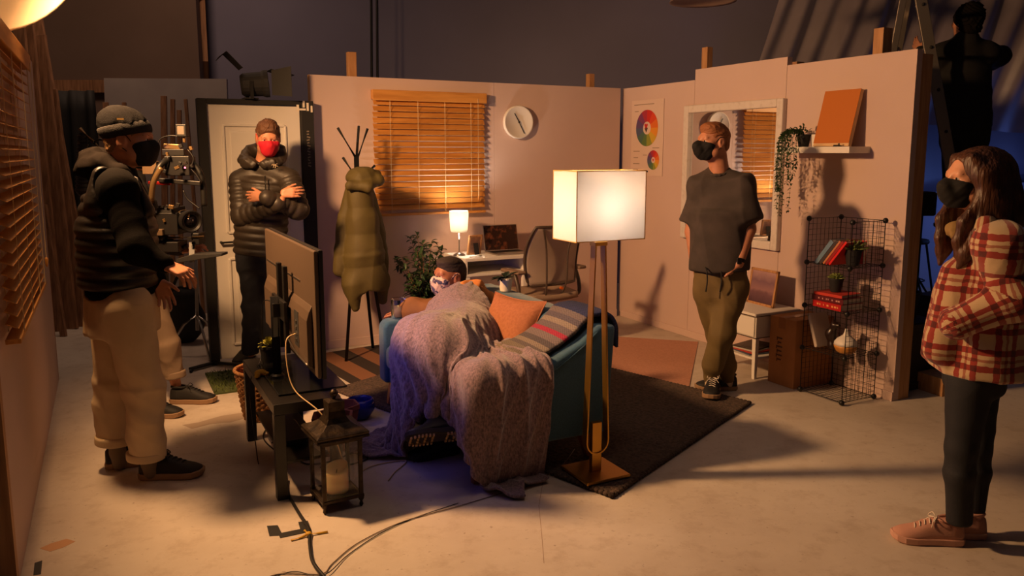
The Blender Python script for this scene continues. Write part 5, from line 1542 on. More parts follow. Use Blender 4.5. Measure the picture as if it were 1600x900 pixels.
# ------------------------------------------------------------------ aluminium step ladder
ld = thing('step_ladder', 'tall aluminium step ladder behind the right set wall', 'ladder', Vector((0, 0, 0)))
al = mat('ladder_aluminium', rgb(150, 140, 128), 0.4, metal=0.85)
ap_n = at(1428, -60, 5.70); apz = ap_n.z
foot_n = at(1502, 350, 5.62)
dirn = (foot_n - ap_n)
kf_ = -apz / dirn.z
A1 = ap_n; A2 = ap_n + dirn * kf_; A2.z = 0.0
off_ = Vector((0.22, 0.40, 0))
spread = Vector((0.06, 0.10, 0))
B1 = A1 + off_; B2 = A2 + off_ + spread
MB().bar(A2, A1, 0.075, 0.03, up=(0.3, 1, 0)).build('front_stile', al, ld, bevel=0.003)
MB().bar(B2, B1, 0.075, 0.03, up=(0.3, 1, 0)).build('front_stile', al, ld, bevel=0.003)
for k in range(1, 10):
    t_ = k / 10
    MB().bar(A2.lerp(A1, t_), B2.lerp(B1, t_), 0.08, 0.03).build('step', al, ld, bevel=0.003)
R2 = Vector((A1.x - 0.30, A2.y + 0.30, 0)); Q2 = R2 + off_ + spread
MB().bar(R2, A1 - Vector((0.03, 0, 0.02)), 0.045, 0.025, up=(0.3, 1, 0)).build('rear_stile', al, ld, bevel=0.003)
MB().bar(Q2, B1 - Vector((0.03, 0, 0.02)), 0.045, 0.025, up=(0.3, 1, 0)).build('rear_stile', al, ld, bevel=0.003)
for t_ in (0.2, 0.5, 0.8):
    MB().bar(R2.lerp(A1, t_), Q2.lerp(B1, t_), 0.03, 0.02).build('rear_brace', al, ld)
MB().box((A1 + B1) / 2 + Vector((-0.02, 0, 0.02)), (0.14, 0.5, 0.05), rz=-0.6).build('top_cap', al, ld, bevel=0.006)
mb = MB()
for k in range(9):
    p = A2.lerp(A1, 0.1 * k + 0.1); mb.ell(p + Vector((0, -0.02, 0)), (0.012, 0.012, 0.012), 8, 5)
mb.build('rivets', MT['matblack'], ld)

mb = MB()
cr_ = [(852, 590), (860, 620), (866, 660), (866, 690), (857, 725), (848, 755), (842, 790), (846, 830), (850, 880)]
for q0, q1 in zip(cr_[:-1], cr_[1:]):
    flat_quad(mb, [(q0[0] - 0.5, q0[1]), (q1[0] - 0.5, q1[1]), (q1[0] + 0.5, q1[1]), (q0[0] + 0.5, q0[1])], 0.0002, 0.0006)
tag(mb.build('floor_crack', mat('crack_line', rgb(158, 136, 116), 0.9)), 'thin crack line running down the bare floor in the middle right', 'crack')
# ------------------------------------------------------------------ people: helpers
def skin(name, c):
    return mat(name, c, 0.5, col2=tuple(x * 0.86 for x in c), nscale=30, sss=0.08)
def vec(*a): return Vector(a)
def axes(f, up=(0, 0, 1)):
    f = Vector(f).normalized(); u = Vector(up)
    l = u.cross(f).normalized(); u = f.cross(l).normalized()
    return l, f, u
class Head:
    def __init__(self, c, f, up=(0, 0, 1), s=1.0):
        self.c = Vector(c); self.l, self.f, self.u = axes(f, up); self.s = s
    def pt(self, l, f, u):
        return self.c + (self.l * l + self.f * f + self.u * u) * self.s
    def ax(self): return (self.l, self.f, self.u)
def r3(h, *r): return tuple(x * h.s for x in r)
def head_shape(B, h, neck, full=True):
    A = h.ax(); s = h.s
    B.ell(h.pt(0, -0.012, 0.030), r3(h, 0.076, 0.097, 0.086), A, 0.03)
    B.ell(h.pt(0, 0.035, -0.030), r3(h, 0.060, 0.060, 0.080), A, 0.04)
    B.ell(h.pt(0, 0.058, -0.088), r3(h, 0.034, 0.030, 0.026), A, 0.04)
    B.cap(h.pt(-0.048, 0.02, -0.07), h.pt(0.048, 0.02, -0.07), 0.022 * s, 0.022 * s, 0.04)
    for sg in (-1, 1):
        B.ell(h.pt(sg * 0.040, 0.060, -0.022), r3(h, 0.026, 0.026, 0.022), A, 0.025)
    B.cap(h.pt(-0.034, 0.079, 0.022), h.pt(0.034, 0.079, 0.022), 0.012 * s, None, 0.02)
    B.cap(h.pt(0, 0.090, 0.012), h.pt(0, 0.110, -0.024), 0.008 * s, 0.013 * s, 0.014)
    for sg in (-1, 1):
        B.ell(h.pt(sg * 0.012, 0.098, -0.030), r3(h, 0.010, 0.010, 0.008), A, 0.008)
        B.ell(h.pt(sg * 0.032, 0.098, 0.003), r3(h, 0.018, 0.013, 0.011), A, 0.012, sub=True)
        B.ell(h.pt(sg * 0.032, 0.080, 0.0125), r3(h, 0.0165, 0.0135, 0.0105), A, 0.005)
        B.ell(h.pt(sg * 0.079, -0.008, -0.006), r3(h, 0.010, 0.022, 0.033), A, 0.010)
        B.ell(h.pt(sg * 0.090, -0.002, -0.004), r3(h, 0.007, 0.012, 0.020), A, 0.006, sub=True)
    B.cap(h.pt(-0.02, 0.088, -0.062), h.pt(0.02, 0.088, -0.062), 0.0085 * s, None, 0.012)
    B.cap(h.pt(0, -0.025, -0.05), neck, 0.058 * s, 0.062 * s, 0.04)
def eyes(h, parent):
    we = mat('eye_white', rgb(220, 206, 196), 0.25); ir = mat('eye_iris', rgb(44, 34, 28), 0.15)
    for sg in (-1, 1):
        o = MB().ell(h.pt(sg * 0.032, 0.079, 0.002), (0.0125 * h.s,) * 3, 12, 8).build('eye', we, parent, smooth=True, world=True)
        c = h.pt(sg * 0.032, 0.079, 0.002)
        d = (h.f + h.l * 0.02 * sg).normalized()
        MB().lathe([(0.0, 0.0), (0.0060 * h.s, 0.0), (0.0045 * h.s, 0.0012), (0.0, 0.0016)], c + d * 0.0117 * h.s, d, 14).build('iris', ir, o, world=True)
def brows(h, parent, m_):
    for sg in (-1, 1):
        MB().tube([h.pt(sg * 0.016, 0.092, 0.019), h.pt(sg * 0.032, 0.090, 0.025), h.pt(sg * 0.050, 0.074, 0.020)], 0.0042 * h.s, 6).build('eyebrow', m_, parent, smooth=True, world=True)
def mask(h, parent, m_, name='face_mask', cone=0.0, low=-0.118, voxel=0.004, loops=True):
    B = Blob(voxel, 0.03); A = h.ax(); s = h.s
    B.ell(h.pt(0, 0.037, -0.034), r3(h, 0.067, 0.066, 0.083), A, 0.03)
    B.ell(h.pt(0, 0.060, -0.088), r3(h, 0.040, 0.036, 0.032), A, 0.05)
    B.cap(h.pt(0, 0.088, 0.0), h.pt(0, 0.112 + cone, -0.026), 0.012 * s, 0.018 * s, 0.035)
    B.ell(h.pt(0, 0.095 + cone, -0.055), r3(h, 0.030, 0.022, 0.034), A, 0.05)
    for sg in (-1, 1):
        B.ell(h.pt(sg * 0.040, 0.062, -0.024), r3(h, 0.031, 0.031, 0.027), A, 0.025)
    n = h.u * 0.93 - h.f * 0.36
    B.cut(h.pt(0, 0.098, 0.001), h.u * 0.95 - h.f * 0.30)
    B.cut(h.pt(0, 0.028, -0.05), -h.f * 0.9 - h.u * 0.25)
    B.cut(h.pt(0, 0, low), -h.u)
    B.folds(0.002, 60, 3)
    o = B.build(name, m_, parent)
    if loops:
        mb = MB()
        for sg in (-1, 1):
            mb.tube(catmull([h.pt(sg * 0.063, 0.040, -0.022), h.pt(sg * 0.080, 0.010, 0.022), h.pt(sg * 0.084, -0.014, 0.022)], 5), 0.0022, 5)
            mb.tube(catmull([h.pt(sg * 0.058, 0.036, -0.075), h.pt(sg * 0.076, 0.006, -0.045), h.pt(sg * 0.084, -0.022, -0.020)], 5), 0.0022, 5)
        mb.build('ear_loop', m_, o, smooth=True, world=True)
    return o
def short_hair(h, parent, m_, grow=0.011, top=0.016, amp=0.004, voxel=0.004, seed=2, below=None):
    B = Blob(voxel, 0.02); A = h.ax()
    B.ell(h.pt(0, -0.013, 0.030), r3(h, 0.076 + grow * 0.7, 0.097 + grow * 0.8, 0.086 + grow), A, 0.02)
    B.ell(h.pt(0, 0.030, 0.085), r3(h, 0.062, 0.062, 0.026 + top), A, 0.03)
    B.ell(h.pt(0, -0.055, -0.03), r3(h, 0.062, 0.045, 0.05), A, 0.03)
    B.cut(h.pt(0, 0.088, 0.060), (h.f * 0.80 - h.u * 0.60))
    B.cut(h.pt(0, 0.0, -0.062), -h.u)
    B.ell(h.pt(0.085, 0.012, -0.005), r3(h, 0.025, 0.028, 0.045), A, 0.006, sub=True)
    B.ell(h.pt(-0.085, 0.012, -0.005), r3(h, 0.025, 0.028, 0.045), A, 0.006, sub=True)
    if below is not None: B.cut(h.pt(0, 0, below), h.u)
    B.folds(amp, 130, seed)
    return B.build('hair', m_, parent)
def hand(B, w, d, n, th, s=1.0, curl=(0.35, 0.4, 0.45, 0.5), spread=0.10, thumb=(0.75, 0.65, 0.25), tc=0.35):
    w = Vector(w); d = Vector(d).normalized(); n = Vector(n); n = (n - d * n.dot(d)).normalized()
    x = d.cross(n).normalized()
    if Vector(th).dot(x) < 0: x = -x
    offs = (0.030, 0.010, -0.010, -0.029); lens = (0.072, 0.080, 0.074, 0.058)
    for i in range(4):
        kn = w + (d * (0.088 - 0.006 * abs(i - 1)) + x * offs[i]) * s
        B.cap(w + x * offs[i] * 0.55 * s + d * 0.008, kn, 0.0135 * s, 0.0105 * s, 0.012)
        dirv = (d + x * spread * (1.2 - i) * 0.8).normalized()
        p = kn
        for j, fr in enumerate((0.46, 0.30, 0.24)):
            ang = curl[i] * (0.8, 1.1, 0.8)[j]
            dirv = (dirv * math.cos(ang) + n * math.sin(ang)).normalized()
            nn = (n - dirv * n.dot(dirv))
            q = p + dirv * lens[i] * fr * s
            B.cap(p, q, (0.0088, 0.0080, 0.0074)[j] * s, (0.0080, 0.0074, 0.0062)[j] * s, 0.004)
            p = q; n2 = n
    t0 = w + (d * 0.022 + x * 0.022) * s
    td = (x * thumb[0] + d * thumb[1] + n * thumb[2]).normalized()
    t1 = t0 + td * 0.040 * s
    td2 = (td + d * tc + n * tc * 0.5).normalized(); t2 = t1 + td2 * 0.031 * s
    td3 = (td2 + d * tc).normalized(); t3 = t2 + td3 * 0.024 * s
    B.cap(t0, t1, 0.0145 * s, 0.0105 * s, 0.010); B.cap(t1, t2, 0.0100 * s, 0.0092 * s, 0.004); B.cap(t2, t3, 0.0090 * s, 0.0072 * s, 0.004)
def arm(B, sh, el, wr, s=1.0):
    B.chain([sh, el], [0.038 * s, 0.034 * s], k=0.02); B.chain([el, wr], [0.035 * s, 0.026 * s], k=0.02)
def leg(B, hip, kn, an, toe=None, s=1.0):
    B.chain([hip, kn], [0.058 * s, 0.042 * s], k=0.02); B.chain([kn, Vector(kn).lerp(Vector(an), 0.35), an], [0.041 * s, 0.042 * s, 0.030 * s], k=0.02)
    if toe is not None:
        B.chain([an, toe], [0.030 * s, 0.024 * s], k=0.02)
def shoe(parent, heel, toe_dir, L, m_up, m_sole, m_lace=None, up=(0, 0, 1), high=1.0, width=1.0, sole_h=0.028, lugs=False, name='shoe'):
    """heel: point on the ground under the heel; toe_dir: heading; lofted upper with sole and laces"""
    x = Vector(toe_dir).normalized(); z = Vector(up); y = z.cross(x).normalized(); z = x.cross(y).normalized()
    k = L / 0.29
    def W(a, b, c): return Vector(heel) + x * a * k + y * b * k * width + z * c * k
    xs = [0.0, 0.012, 0.05, 0.10, 0.15, 0.20, 0.245, 0.275, 0.288]
    hw = [0.024, 0.037, 0.043, 0.042, 0.045, 0.051, 0.048, 0.034, 0.014]
    rings_t = []; 
    def outline(sc):
        pts = [(a, b * sc) for a, b in zip(xs, hw)] + [(a, -b * sc) for a, b in reversed(list(zip(xs, hw)))]
        return pts
    def oring(sc, zz, ex=0.0):
        o = []
        for a, b in outline(sc):
            tz = zz + (0.012 * max(0, (a - 0.22) / 0.07) ** 2 if zz < sole_h * 0.7 else 0.010 * max(0, (a - 0.22) / 0.07) ** 2)
            o.append(W(a + (a - 0.14) * ex, b, tz))
        return o
    S_ = MB().loft([oring(0.97, 0.0), oring(1.05, 0.006, 0.02), oring(1.05, sole_h, 0.03), oring(0.98, sole_h + 0.003)])
    hs = [0.060, 0.075, 0.082, 0.083, 0.068, 0.046, 0.034, 0.024, 0.010]
    hs = [h * (high if i < 5 else 1) for i, h in enumerate(hs)]
    U = []
    n = 16
    for a, b, h in zip(xs, hw, hs):
        rg_ = []
        for j in range(n + 1):
            t = math.pi * j / n
            yy = b * 0.97 * (abs(math.cos(t)) ** 0.75) * (1 if math.cos(t) >= 0 else -1)
            narrow = 1 - 0.35 * math.sin(t) if a < 0.13 else 1 - 0.1 * math.sin(t)
            rg_.append(W(a, yy * narrow, sole_h - 0.002 + h * math.sin(t) ** 0.8))
        U.append(rg_)
    upo = MB().loft(U).build(name, m_up, parent, smooth=True, world=True)
    S_.build('sole', m_sole, upo, smooth=False, world=True)
    col = [W(0.055 + 0.048 * math.cos(t) , 0.027 * math.sin(t), sole_h + (0.080 * high if math.cos(t) < 0.3 else 0.078 * high)) for t in [2 * math.pi * i / 18 for i in range(18)]]
    MB().tube(col, 0.007 * k, 7, closed=True).build('collar', m_up, upo, smooth=True, world=True)
    if m_lace is not None:
        mb = MB()
        for i in range(5):
            a = 0.118 + 0.02 * i; hz = sole_h + np.interp(a, xs, hs) * 0.985
            mb.tube(catmull([W(a - 0.006, -0.021, hz - 0.006), W(a, 0, hz + 0.004), W(a + 0.006, 0.021, hz - 0.006)], 3), 0.0028 * k, 5)
        hz = sole_h + 0.082 * high
        for sg in (-1, 1):
            mb.tube(catmull([W(0.112, 0, hz), W(0.118, sg * 0.022, hz + 0.014), W(0.132, sg * 0.030, hz - 0.004), W(0.116, sg * 0.010, hz - 0.002)], 5), 0.0024 * k, 5)
            mb.tube(catmull([W(0.112, 0, hz), W(0.128, sg * 0.016, hz - 0.006), W(0.142, sg * 0.036, hz - 0.03)], 4), 0.0022 * k, 5)
        mb.build('laces', m_lace, upo, smooth=True, world=True)
    if lugs:
        mb = MB()
        for i in range(15):
            a = 0.012 + 0.0185 * i
            if 0.095 < a < 0.145: continue
            b = float(np.interp(a, xs, hw))
            for sg in (-1, 1):
                mb.bar(W(a, sg * b * 0.68, -0.004), W(a, sg * b * 1.04, -0.004), 0.009, 0.010, up=z)
            if i % 2 == 0: 
                for sg in (-0.25, 0.25): mb.box(W(a, sg * b, -0.004), (0.010, 0.010, 0.010))
        mb.build('tread_lugs', mat('tan_lug', rgb(170, 136, 96), 0.8), upo, world=True)
    return upo
sk1 = skin('skin_warm', rgb(196, 134, 102))
sk2 = skin('skin_brown', rgb(152, 96, 66))
blackcloth = mat('black_jersey', rgb(30, 26, 24), 0.85, bump=0.2, bscale=300)
jeans = mat('dark_denim', rgb(26, 28, 36), 0.8, bump=0.2, bscale=500)
shoeblk = mat('black_mesh_shoe', rgb(24, 21, 20), 0.7)
solebr = mat('tan_sole', rgb(150, 118, 88), 0.7)
soleblk = mat('black_rubber_sole', rgb(30, 26, 24), 0.7)
maskblk = mat('black_mask', rgb(18, 16, 16), 0.85)
lace_w = mat('white_lace', rgb(220, 206, 190), 0.8)
Z3 = Vector((0, 0, 1))

# ================================================================== man in the grey beanie, seen from his right side
pa = thing('person', 'man in a grey beanie, black mask and cream trousers', 'person', at(226, 742, 3.74) * 1.0)
pa.location.z = 0.0
P = at
hA = Head(P(202, 218, 3.74), (1.0, 0.10, -0.04), (0.0, 0, 1), 1.03)
nkA = P(184, 268, 3.76)
shR, shL = P(183, 296, 3.58), P(192, 296, 3.94)
elR, wrR = P(214, 388, 3.50), P(257, 414, 3.50)
elL, wrL = P(214, 395, 3.98), P(246, 438, 3.82)
B = Blob(0.0055, 0.03)
head_shape(B, hA, nkA)
B.tube(P(186, 470, 3.75), P(184, 280, 3.76), (0.10, 0.065), (0.11, 0.065), (0, 1, 0), k=0.03, rnd=0.03)
B.cap(shR, shL, 0.042, None, 0.02)
arm(B, shR, elR, wrR); arm(B, shL, elL, wrL)
hand(B, wrR, (0.92, 0.0, -0.38), (-0.35, 0.25, -0.9), (0.3, 0.9, 0.3), 1.08, (0.55, 0.6, 0.62, 0.66), 0.05)
hand(B, wrL, (0.42, -0.1, -0.90), (0.1, -1, 0.0), (0.9, 0, 0.5), 1.0, (0.25, 0.3, 0.35, 0.4), 0.12)
hpR, hpL = P(197, 480, 3.65), P(188, 480, 3.85)
knR, anR = P(222, 600, 3.67), P(233, 722, 3.705)
knL, anL = P(178, 592, 3.84), P(184, 706, 3.815)
leg(B, hpR, knR, anR); leg(B, hpL, knL, anL)
B.build('body', sk1, pa)
eyes(hA, pa)
mask(hA, pa, maskblk)
hairA = mat('fair_brown_hair', rgb(140, 104, 66), 0.6, bump=0.5, bscale=200)
short_hair(hA, pa, hairA, 0.008, -0.012, 0.003, below=0.045)
brows(hA, pa, hairA)
# beanie with a folded brim
bt = Blob(0.0045, 0.03); A = hA.ax()
bt.ell(hA.pt(0, -0.022, 0.062), r3(hA, 0.090, 0.110, 0.076), A); bt.ell(hA.pt(0, -0.045, 0.100), r3(hA, 0.058, 0.068, 0.042), A, 0.05)
bt.cut(hA.pt(0, 0.08, 0.040), -hA.u * 0.97 + hA.f * 0.24)
bt.folds(0.004, 46, 5)
kn = mat('grey_knit', rgb(23, 22, 23), 0.95, bump=0.6, bscale=350, spec=0.05)
bo = bt.build('beanie', kn, pa)
bm = Blob(0.0045, 0.01)
bm.ell(hA.pt(0, -0.018, 0.045), r3(hA, 0.095, 0.117, 0.080), A)
bm.cut(hA.pt(0, 0.08, 0.034), -hA.u * 0.97 + hA.f * 0.24); bm.cut(hA.pt(0, 0.08, 0.092), hA.u * 0.97 - hA.f * 0.24)
bm.build('folded_brim', mat('dark_knit', rgb(34, 30, 30), 0.95, bump=0.6, bscale=350), bo)
tp_ = hA.pt(-0.092, 0.010, 0.058)
MB().box(hA.pt(-0.0965, 0.0, 0.088), (0.03, 0.004, 0.008), rot=Matrix((hA.f, hA.l, hA.u)).transposed()).build('brim_label', mat('mustard_label', rgb(190, 150, 80), 0.8), bo, world=True)
# hoodie
hm_ = mat('charcoal_hoodie', rgb(17, 15, 14), 0.95, bump=0.2, bscale=260, spec=0.05)
B = Blob(0.008, 0.05)
B.tube(P(190, 462, 3.75), P(186, 330, 3.75), (0.175, 0.142), (0.18, 0.140), (0, 1, 0), rnd=0.02)
B.tube(P(186, 340, 3.75), P(184, 282, 3.76), (0.18, 0.140), (0.14, 0.10), (0, 1, 0), rnd=0.05)
B.chain([nkA, shR], [0.070, 0.082]); B.chain([nkA, shL], [0.07, 0.082])
for a0, b0, c0 in ((shR, elR, wrR), (shL, elL, wrL)):
    B.chain([a0, b0], [0.084, 0.072], k=0.05); B.chain([b0, Vector(b0).lerp(Vector(c0), 0.93)], [0.072, 0.048], k=0.04)
B.folds(0.007, 24, 3, (1, 1, 0.8))
B.build('hoodie', hm_, pa)
B = Blob(0.007, 0.045)   # hood lying round the neck
hc = P(176, 262, 3.76)
B.chain([P(212, 286, 3.68), P(188, 270, 3.64), P(158, 256, 3.68), P(146, 252, 3.76), P(158, 250, 3.86), P(190, 266, 3.90), P(214, 286, 3.82)], [0.026, 0.036, 0.046, 0.052, 0.046, 0.036, 0.026])
B.ell(P(146, 264, 3.76), (0.06, 0.12, 0.055))
B.folds(0.012, 34, 8)
B.build('hood', mat('grey_hood', rgb(25, 21, 19), 0.95, bump=0.2, bscale=260, spec=0.05), pa)
# quilted body warmer
vm = mat('black_quilted_nylon', rgb(20, 16, 14), 0.42, bump=0.1, bscale=90)
B = Blob(0.007, 0.04)
B.tube(P(186, 447, 3.75), P(183, 350, 3.75), (0.198, 0.172), (0.200, 0.172), (0, 1, 0), q=(0.062, 0.012), rnd=0.02)
B.tube(P(183, 356, 3.75), P(180, 300, 3.76), (0.200, 0.168), (0.165, 0.135), (0, 1, 0), q=(0.062, 0.012), rnd=0.04)
B.chain([P(160, 275, 3.62), P(150, 318, 3.60)], [0.045, 0.05], k=0.03); B.chain([P(160, 275, 3.88), P(150, 318, 3.90)], [0.045, 0.05], k=0.03)
B.chain([P(205, 285, 3.63), P(226, 330, 3.66)], [0.036, 0.045], k=0.03)
B.cap(Vector(shR) + Vector((0.0, -0.02, 0.03)), Vector(elR), 0.100, 0.09, 0.01, sub=True)
B.build('quilted_vest', vm, pa)
# trousers
tm = mat('cream_cotton', rgb(212, 190, 156), 0.85, col2=rgb(202, 180, 146), nscale=9, bump=0.2, bscale=420)
B = Blob(0.008, 0.06)
B.tube(P(189, 458, 3.75), P(192, 520, 3.75), (0.175, 0.150), (0.19, 0.165), (0, 1, 0), rnd=0.02)
B.chain([hpR, knR], [0.118, 0.098], k=0.03); B.tube(knR, P(229, 714, 3.70), (0.098, 0.098), (0.082, 0.086), (0, 1, 0), rnd=0.012, k=0.03)
B.chain([hpL, knL], [0.118, 0.098], k=0.03); B.tube(knL, P(179, 690, 3.82), (0.098, 0.098), (0.084, 0.086), (0, 1, 0), rnd=0.012, k=0.03)
B.folds(0.012, 22, 12, (1, 1, 0.7))
tro = B.build('trousers', tm, pa)
for a0, b0 in ((P(228.5, 703, 3.70), P(229, 716, 3.70)), (P(179, 679, 3.82), P(179, 692, 3.82))):
    Blob(0.006, 0.01).tube(a0, b0, (0.089, 0.092), (0.089, 0.092), (0, 1, 0), rnd=0.008).build('turned_cuff', tm, tro)
B = Blob(0.006, 0.02); B.chain([P(231, 712, 3.70), anR, P(236, 738, 3.70)], [0.040, 0.036, 0.034]); B.build('sock', mat('grey_sock', rgb(120, 104, 88), 0.9, bump=0.3, bscale=400), pa)
B = Blob(0.006, 0.02); B.chain([P(181, 684, 3.82), anL, P(187, 724, 3.82)], [0.040, 0.036, 0.034]); B.build('sock', bpy.data.materials['grey_sock'], pa)
h0 = fl(220, 746); shoe(pa, h0, (1.0, 0.10, 0), 0.305, shoeblk, solebr, shoeblk, width=1.1)
h0 = fl(166, 731); shoe(pa, h0, (1.0, 0.42, 0), 0.30, shoeblk, solebr, shoeblk, width=1.1)

# ================================================================== camera operator hidden behind him
pb = thing('person', 'person in taupe trousers mostly hidden behind the man in the beanie', 'person', at(255, 630, 4.95))
pb.location.z = 0
hB = Head(P(206, 232, 4.95), (1, 0.0, -0.1), (0, 0, 1), 1.0)
nkB = P(206, 276, 4.97)
sRb, sLb = P(208, 300, 4.80), P(212, 300, 5.14)
eRb, wRb = P(240, 378, 4.72), P(283, 390, 4.70)
eLb, wLb = P(236, 372, 5.10), P(268, 340, 4.95)
hRb, hLb = P(228, 462, 4.86), P(228, 462, 5.04)
kRb, aRb = P(258, 535, 4.90), P(277, 608, 4.93)
kLb, aLb = P(232, 540, 5.02), P(226, 625, 5.0)
B = Blob(0.0065, 0.03)
head_shape(B, hB, nkB)
B.tube(P(228, 462, 4.95), P(208, 290, 4.97), (0.10, 0.065), (0.11, 0.065), (0, 1, 0), k=0.03, rnd=0.03); B.cap(sRb, sLb, 0.042, None, 0.02)
arm(B, sRb, eRb, wRb); arm(B, sLb, eLb, wLb)
hand(B, wRb, (0.95, 0.1, 0.15), (0.1, 0.6, -0.7), (0, 0.3, 0.9), 1.0, (0.6, 0.65, 0.7, 0.7)); hand(B, wLb, (0.8, -0.2, 0.5), (0.4, -0.6, -0.3), (0, 0, 1), 1.0, (0.7, 0.7, 0.8, 0.8))
leg(B, hRb, kRb, aRb); leg(B, hLb, kLb, aLb)
B.build('body', sk1, pb)
short_hair(hB, pb, mat('dark_hair', rgb(40, 28, 22), 0.6)); mask(hB, pb, maskblk); eyes(hB, pb)
B = Blob(0.01, 0.05)
B.tube(P(230, 468, 4.95), P(210, 310, 4.96), (0.18, 0.13), (0.18, 0.12), (0, 1, 0), rnd=0.03); B.chain([sRb, nkB, sLb], [0.075, 0.065, 0.075])
for a0, b0, c0 in ((sRb, eRb, wRb), (sLb, eLb, wLb)): B.chain([a0, b0, Vector(b0).lerp(Vector(c0), 0.92)], [0.075, 0.065, 0.045])
B.folds(0.008, 22, 6); B.build('jacket', blackcloth, pb)
B = Blob(0.009, 0.05)
B.tube(P(229, 455, 4.95), P(231, 490, 4.95), (0.165, 0.125), (0.17, 0.13), (0, 1, 0), rnd=0.02)
B.chain([hRb, kRb], [0.105, 0.080]); B.tube(kRb, P(273, 589, 4.92), (0.080, 0.080), (0.066, 0.066), (0, 1, 0), rnd=0.01)
B.chain([hLb, kLb], [0.105, 0.080]); B.tube(kLb, P(228, 605, 5.0), (0.080, 0.080), (0.066, 0.066), (0, 1, 0), rnd=0.01)
B.folds(0.010, 22, 16)
tB = B.build('trousers', mat('taupe_cotton', rgb(146, 124, 102), 0.85, bump=0.2, bscale=400), pb)
Blob(0.007, 0.01).tube(P(271.5, 579, 4.92), P(273, 590, 4.92), (0.071, 0.071), (0.071, 0.071), (0, 1, 0), rnd=0.006).build('turned_cuff', bpy.data.materials['taupe_cotton'], tB)
shoe(pb, fl(268, 629), (1, 0.02, 0), 0.29, shoeblk, solebr, shoeblk); shoe(pb, fl(218, 648), (1, -0.15, 0), 0.29, shoeblk, solebr, shoeblk)

# camera rig: cinema camera on a ring gimbal, held by the operator
CY_ = 4.66
rig = thing('camera_rig', 'cinema camera with ring handles, lens and small monitor held in front of the operator', 'camera', P(282, 340, CY_))
MB().tube(catmull([P(237, 318, CY_ - 0.05), P(238, 290, CY_ - 0.1), P(248, 262, CY_ - 0.1), P(262, 250, CY_ - 0.05), P(280, 246, CY_), P(302, 256, CY_ + 0.02), P(316, 280, CY_ + 0.02), P(319, 322, CY_ + 0.02)], 6), 0.017, 10).build('ring_handle', MT['blackmetal'], rig, smooth=True, world=True)
MB().tube(catmull([P(236, 316, CY_ - 0.13), P(240, 285, CY_ - 0.16), P(252, 262, CY_ - 0.16)], 6), 0.016, 10).build('side_grip', mat('bronze_tube', rgb(150, 122, 84), 0.35, metal=0.7), rig, smooth=True, world=True)
def rbox(u, v, w, h, d, name, m_, y=0.0, rot=0.0, bev=0.004):
    k_ = CY_ / F_PX
    return MB().box(P(u, v, CY_ + y), (w * k_, d, h * k_), rot=Matrix.Rotation(rot, 3, 'Y')).build(name, m_, rig, bevel=bev, world=True)
gold = mat('bronze_fitting', rgb(150, 120, 80), 0.35, metal=0.8)
rbox(285, 204, 16, 19, 0.05, 'monitor', MT['black'])
rbox(285, 204, 11, 13, 0.054, 'monitor_screen', mat('grey_glass', rgb(120, 110, 100), 0.15))
rbox(288, 217, 4, 12, 0.02, 'monitor_arm', gold)
rbox(270, 229, 26, 8, 0.03, 'top_handle', gold, rot=0.06)
rbox(274, 238, 34, 10, 0.07, 'handle_block', MT['black'])
rbox(282, 259, 38, 30, 0.10, 'battery_block', MT['black'])
rbox(236, 262, 22, 20, 0.05, 'tan_pouch', mat('tan_pouch_fabric', rgb(112, 88, 62), 0.8), y=-0.02)
rbox(283, 284, 64, 7, 0.05, 'cross_bar', MT['black'], rot=0.08)
rbox(250, 286, 34, 5, 0.03, 'red_rail', mat('red_anodised', rgb(150, 26, 20), 0.3, metal=0.5), rot=0.05)
rbox(258, 348, 56, 34, 0.16, 'camera_body', MT['black'])
rbox(268, 336, 26, 26, 0.17, 'camera_top', MT['matblack'], y=0.01)
for k_ in range(4): rbox(245, 334 + 7 * k_, 14, 3.2, 0.17, 'cooling_fin', gold, y=-0.01, bev=0.001)
rbox(254, 361, 20, 10, 0.18, 'side_block', mat('brown_block', rgb(92, 74, 54), 0.5), y=-0.02)
ld_ = Vector((0.72, -0.62, -0.10)).normalized()
l0 = P(283, 341, CY_ + 0.02)
MB().lathe([(0.0, 0), (0.045, 0), (0.05, 0.01), (0.05, 0.03), (0.056, 0.034), (0.056, 0.05), (0.052, 0.054), (0.055, 0.075), (0.064, 0.095), (0.066, 0.125), (0.060, 0.127), (0.050, 0.118), (0.0, 0.112)], l0, ld_, 30).build('lens', MT['black'], rig, smooth=False, world=True)
MB().lathe([(0.057, 0.035), (0.0575, 0.049)], l0, ld_, 30).build('focus_ring', gold, rig, world=True)
MB().lathe([(0.0, 0.1125), (0.047, 0.116), (0.0, 0.122)], l0, ld_, 24).build('front_glass', mat('lens_coating', rgb(20, 16, 20), 0.05), rig, smooth=True, world=True)
for dy in (-0.05, 0.05):
    MB().cyl(P(262, 372, CY_ + dy), P(318, 370, CY_ + dy), 0.008, n=8).build('support_rod', gold, rig, smooth=True, world=True)
rbox(310, 372, 12, 18, 0.10, 'rod_bracket', MT['black'])
rbox(264, 384, 44, 16, 0.14, 'base_plate', MT['black'])
mb = MB().prism([(0, -0.012), (0.27, 0.030), (0.27, 0.045), (0.10, 0.040), (0.0, 0.012)], P(275, 408, CY_ - 0.1), (1, 0, 0), (0, 0, 1), -0.10); mb.build('lower_blade', MT['matblack'], rig, bevel=0.003, world=True)
MB().bar(P(300, 380, CY_ - 0.02), P(300, 408, CY_ - 0.08), 0.03, 0.03).build('blade_bracket', MT['black'], rig, world=True)
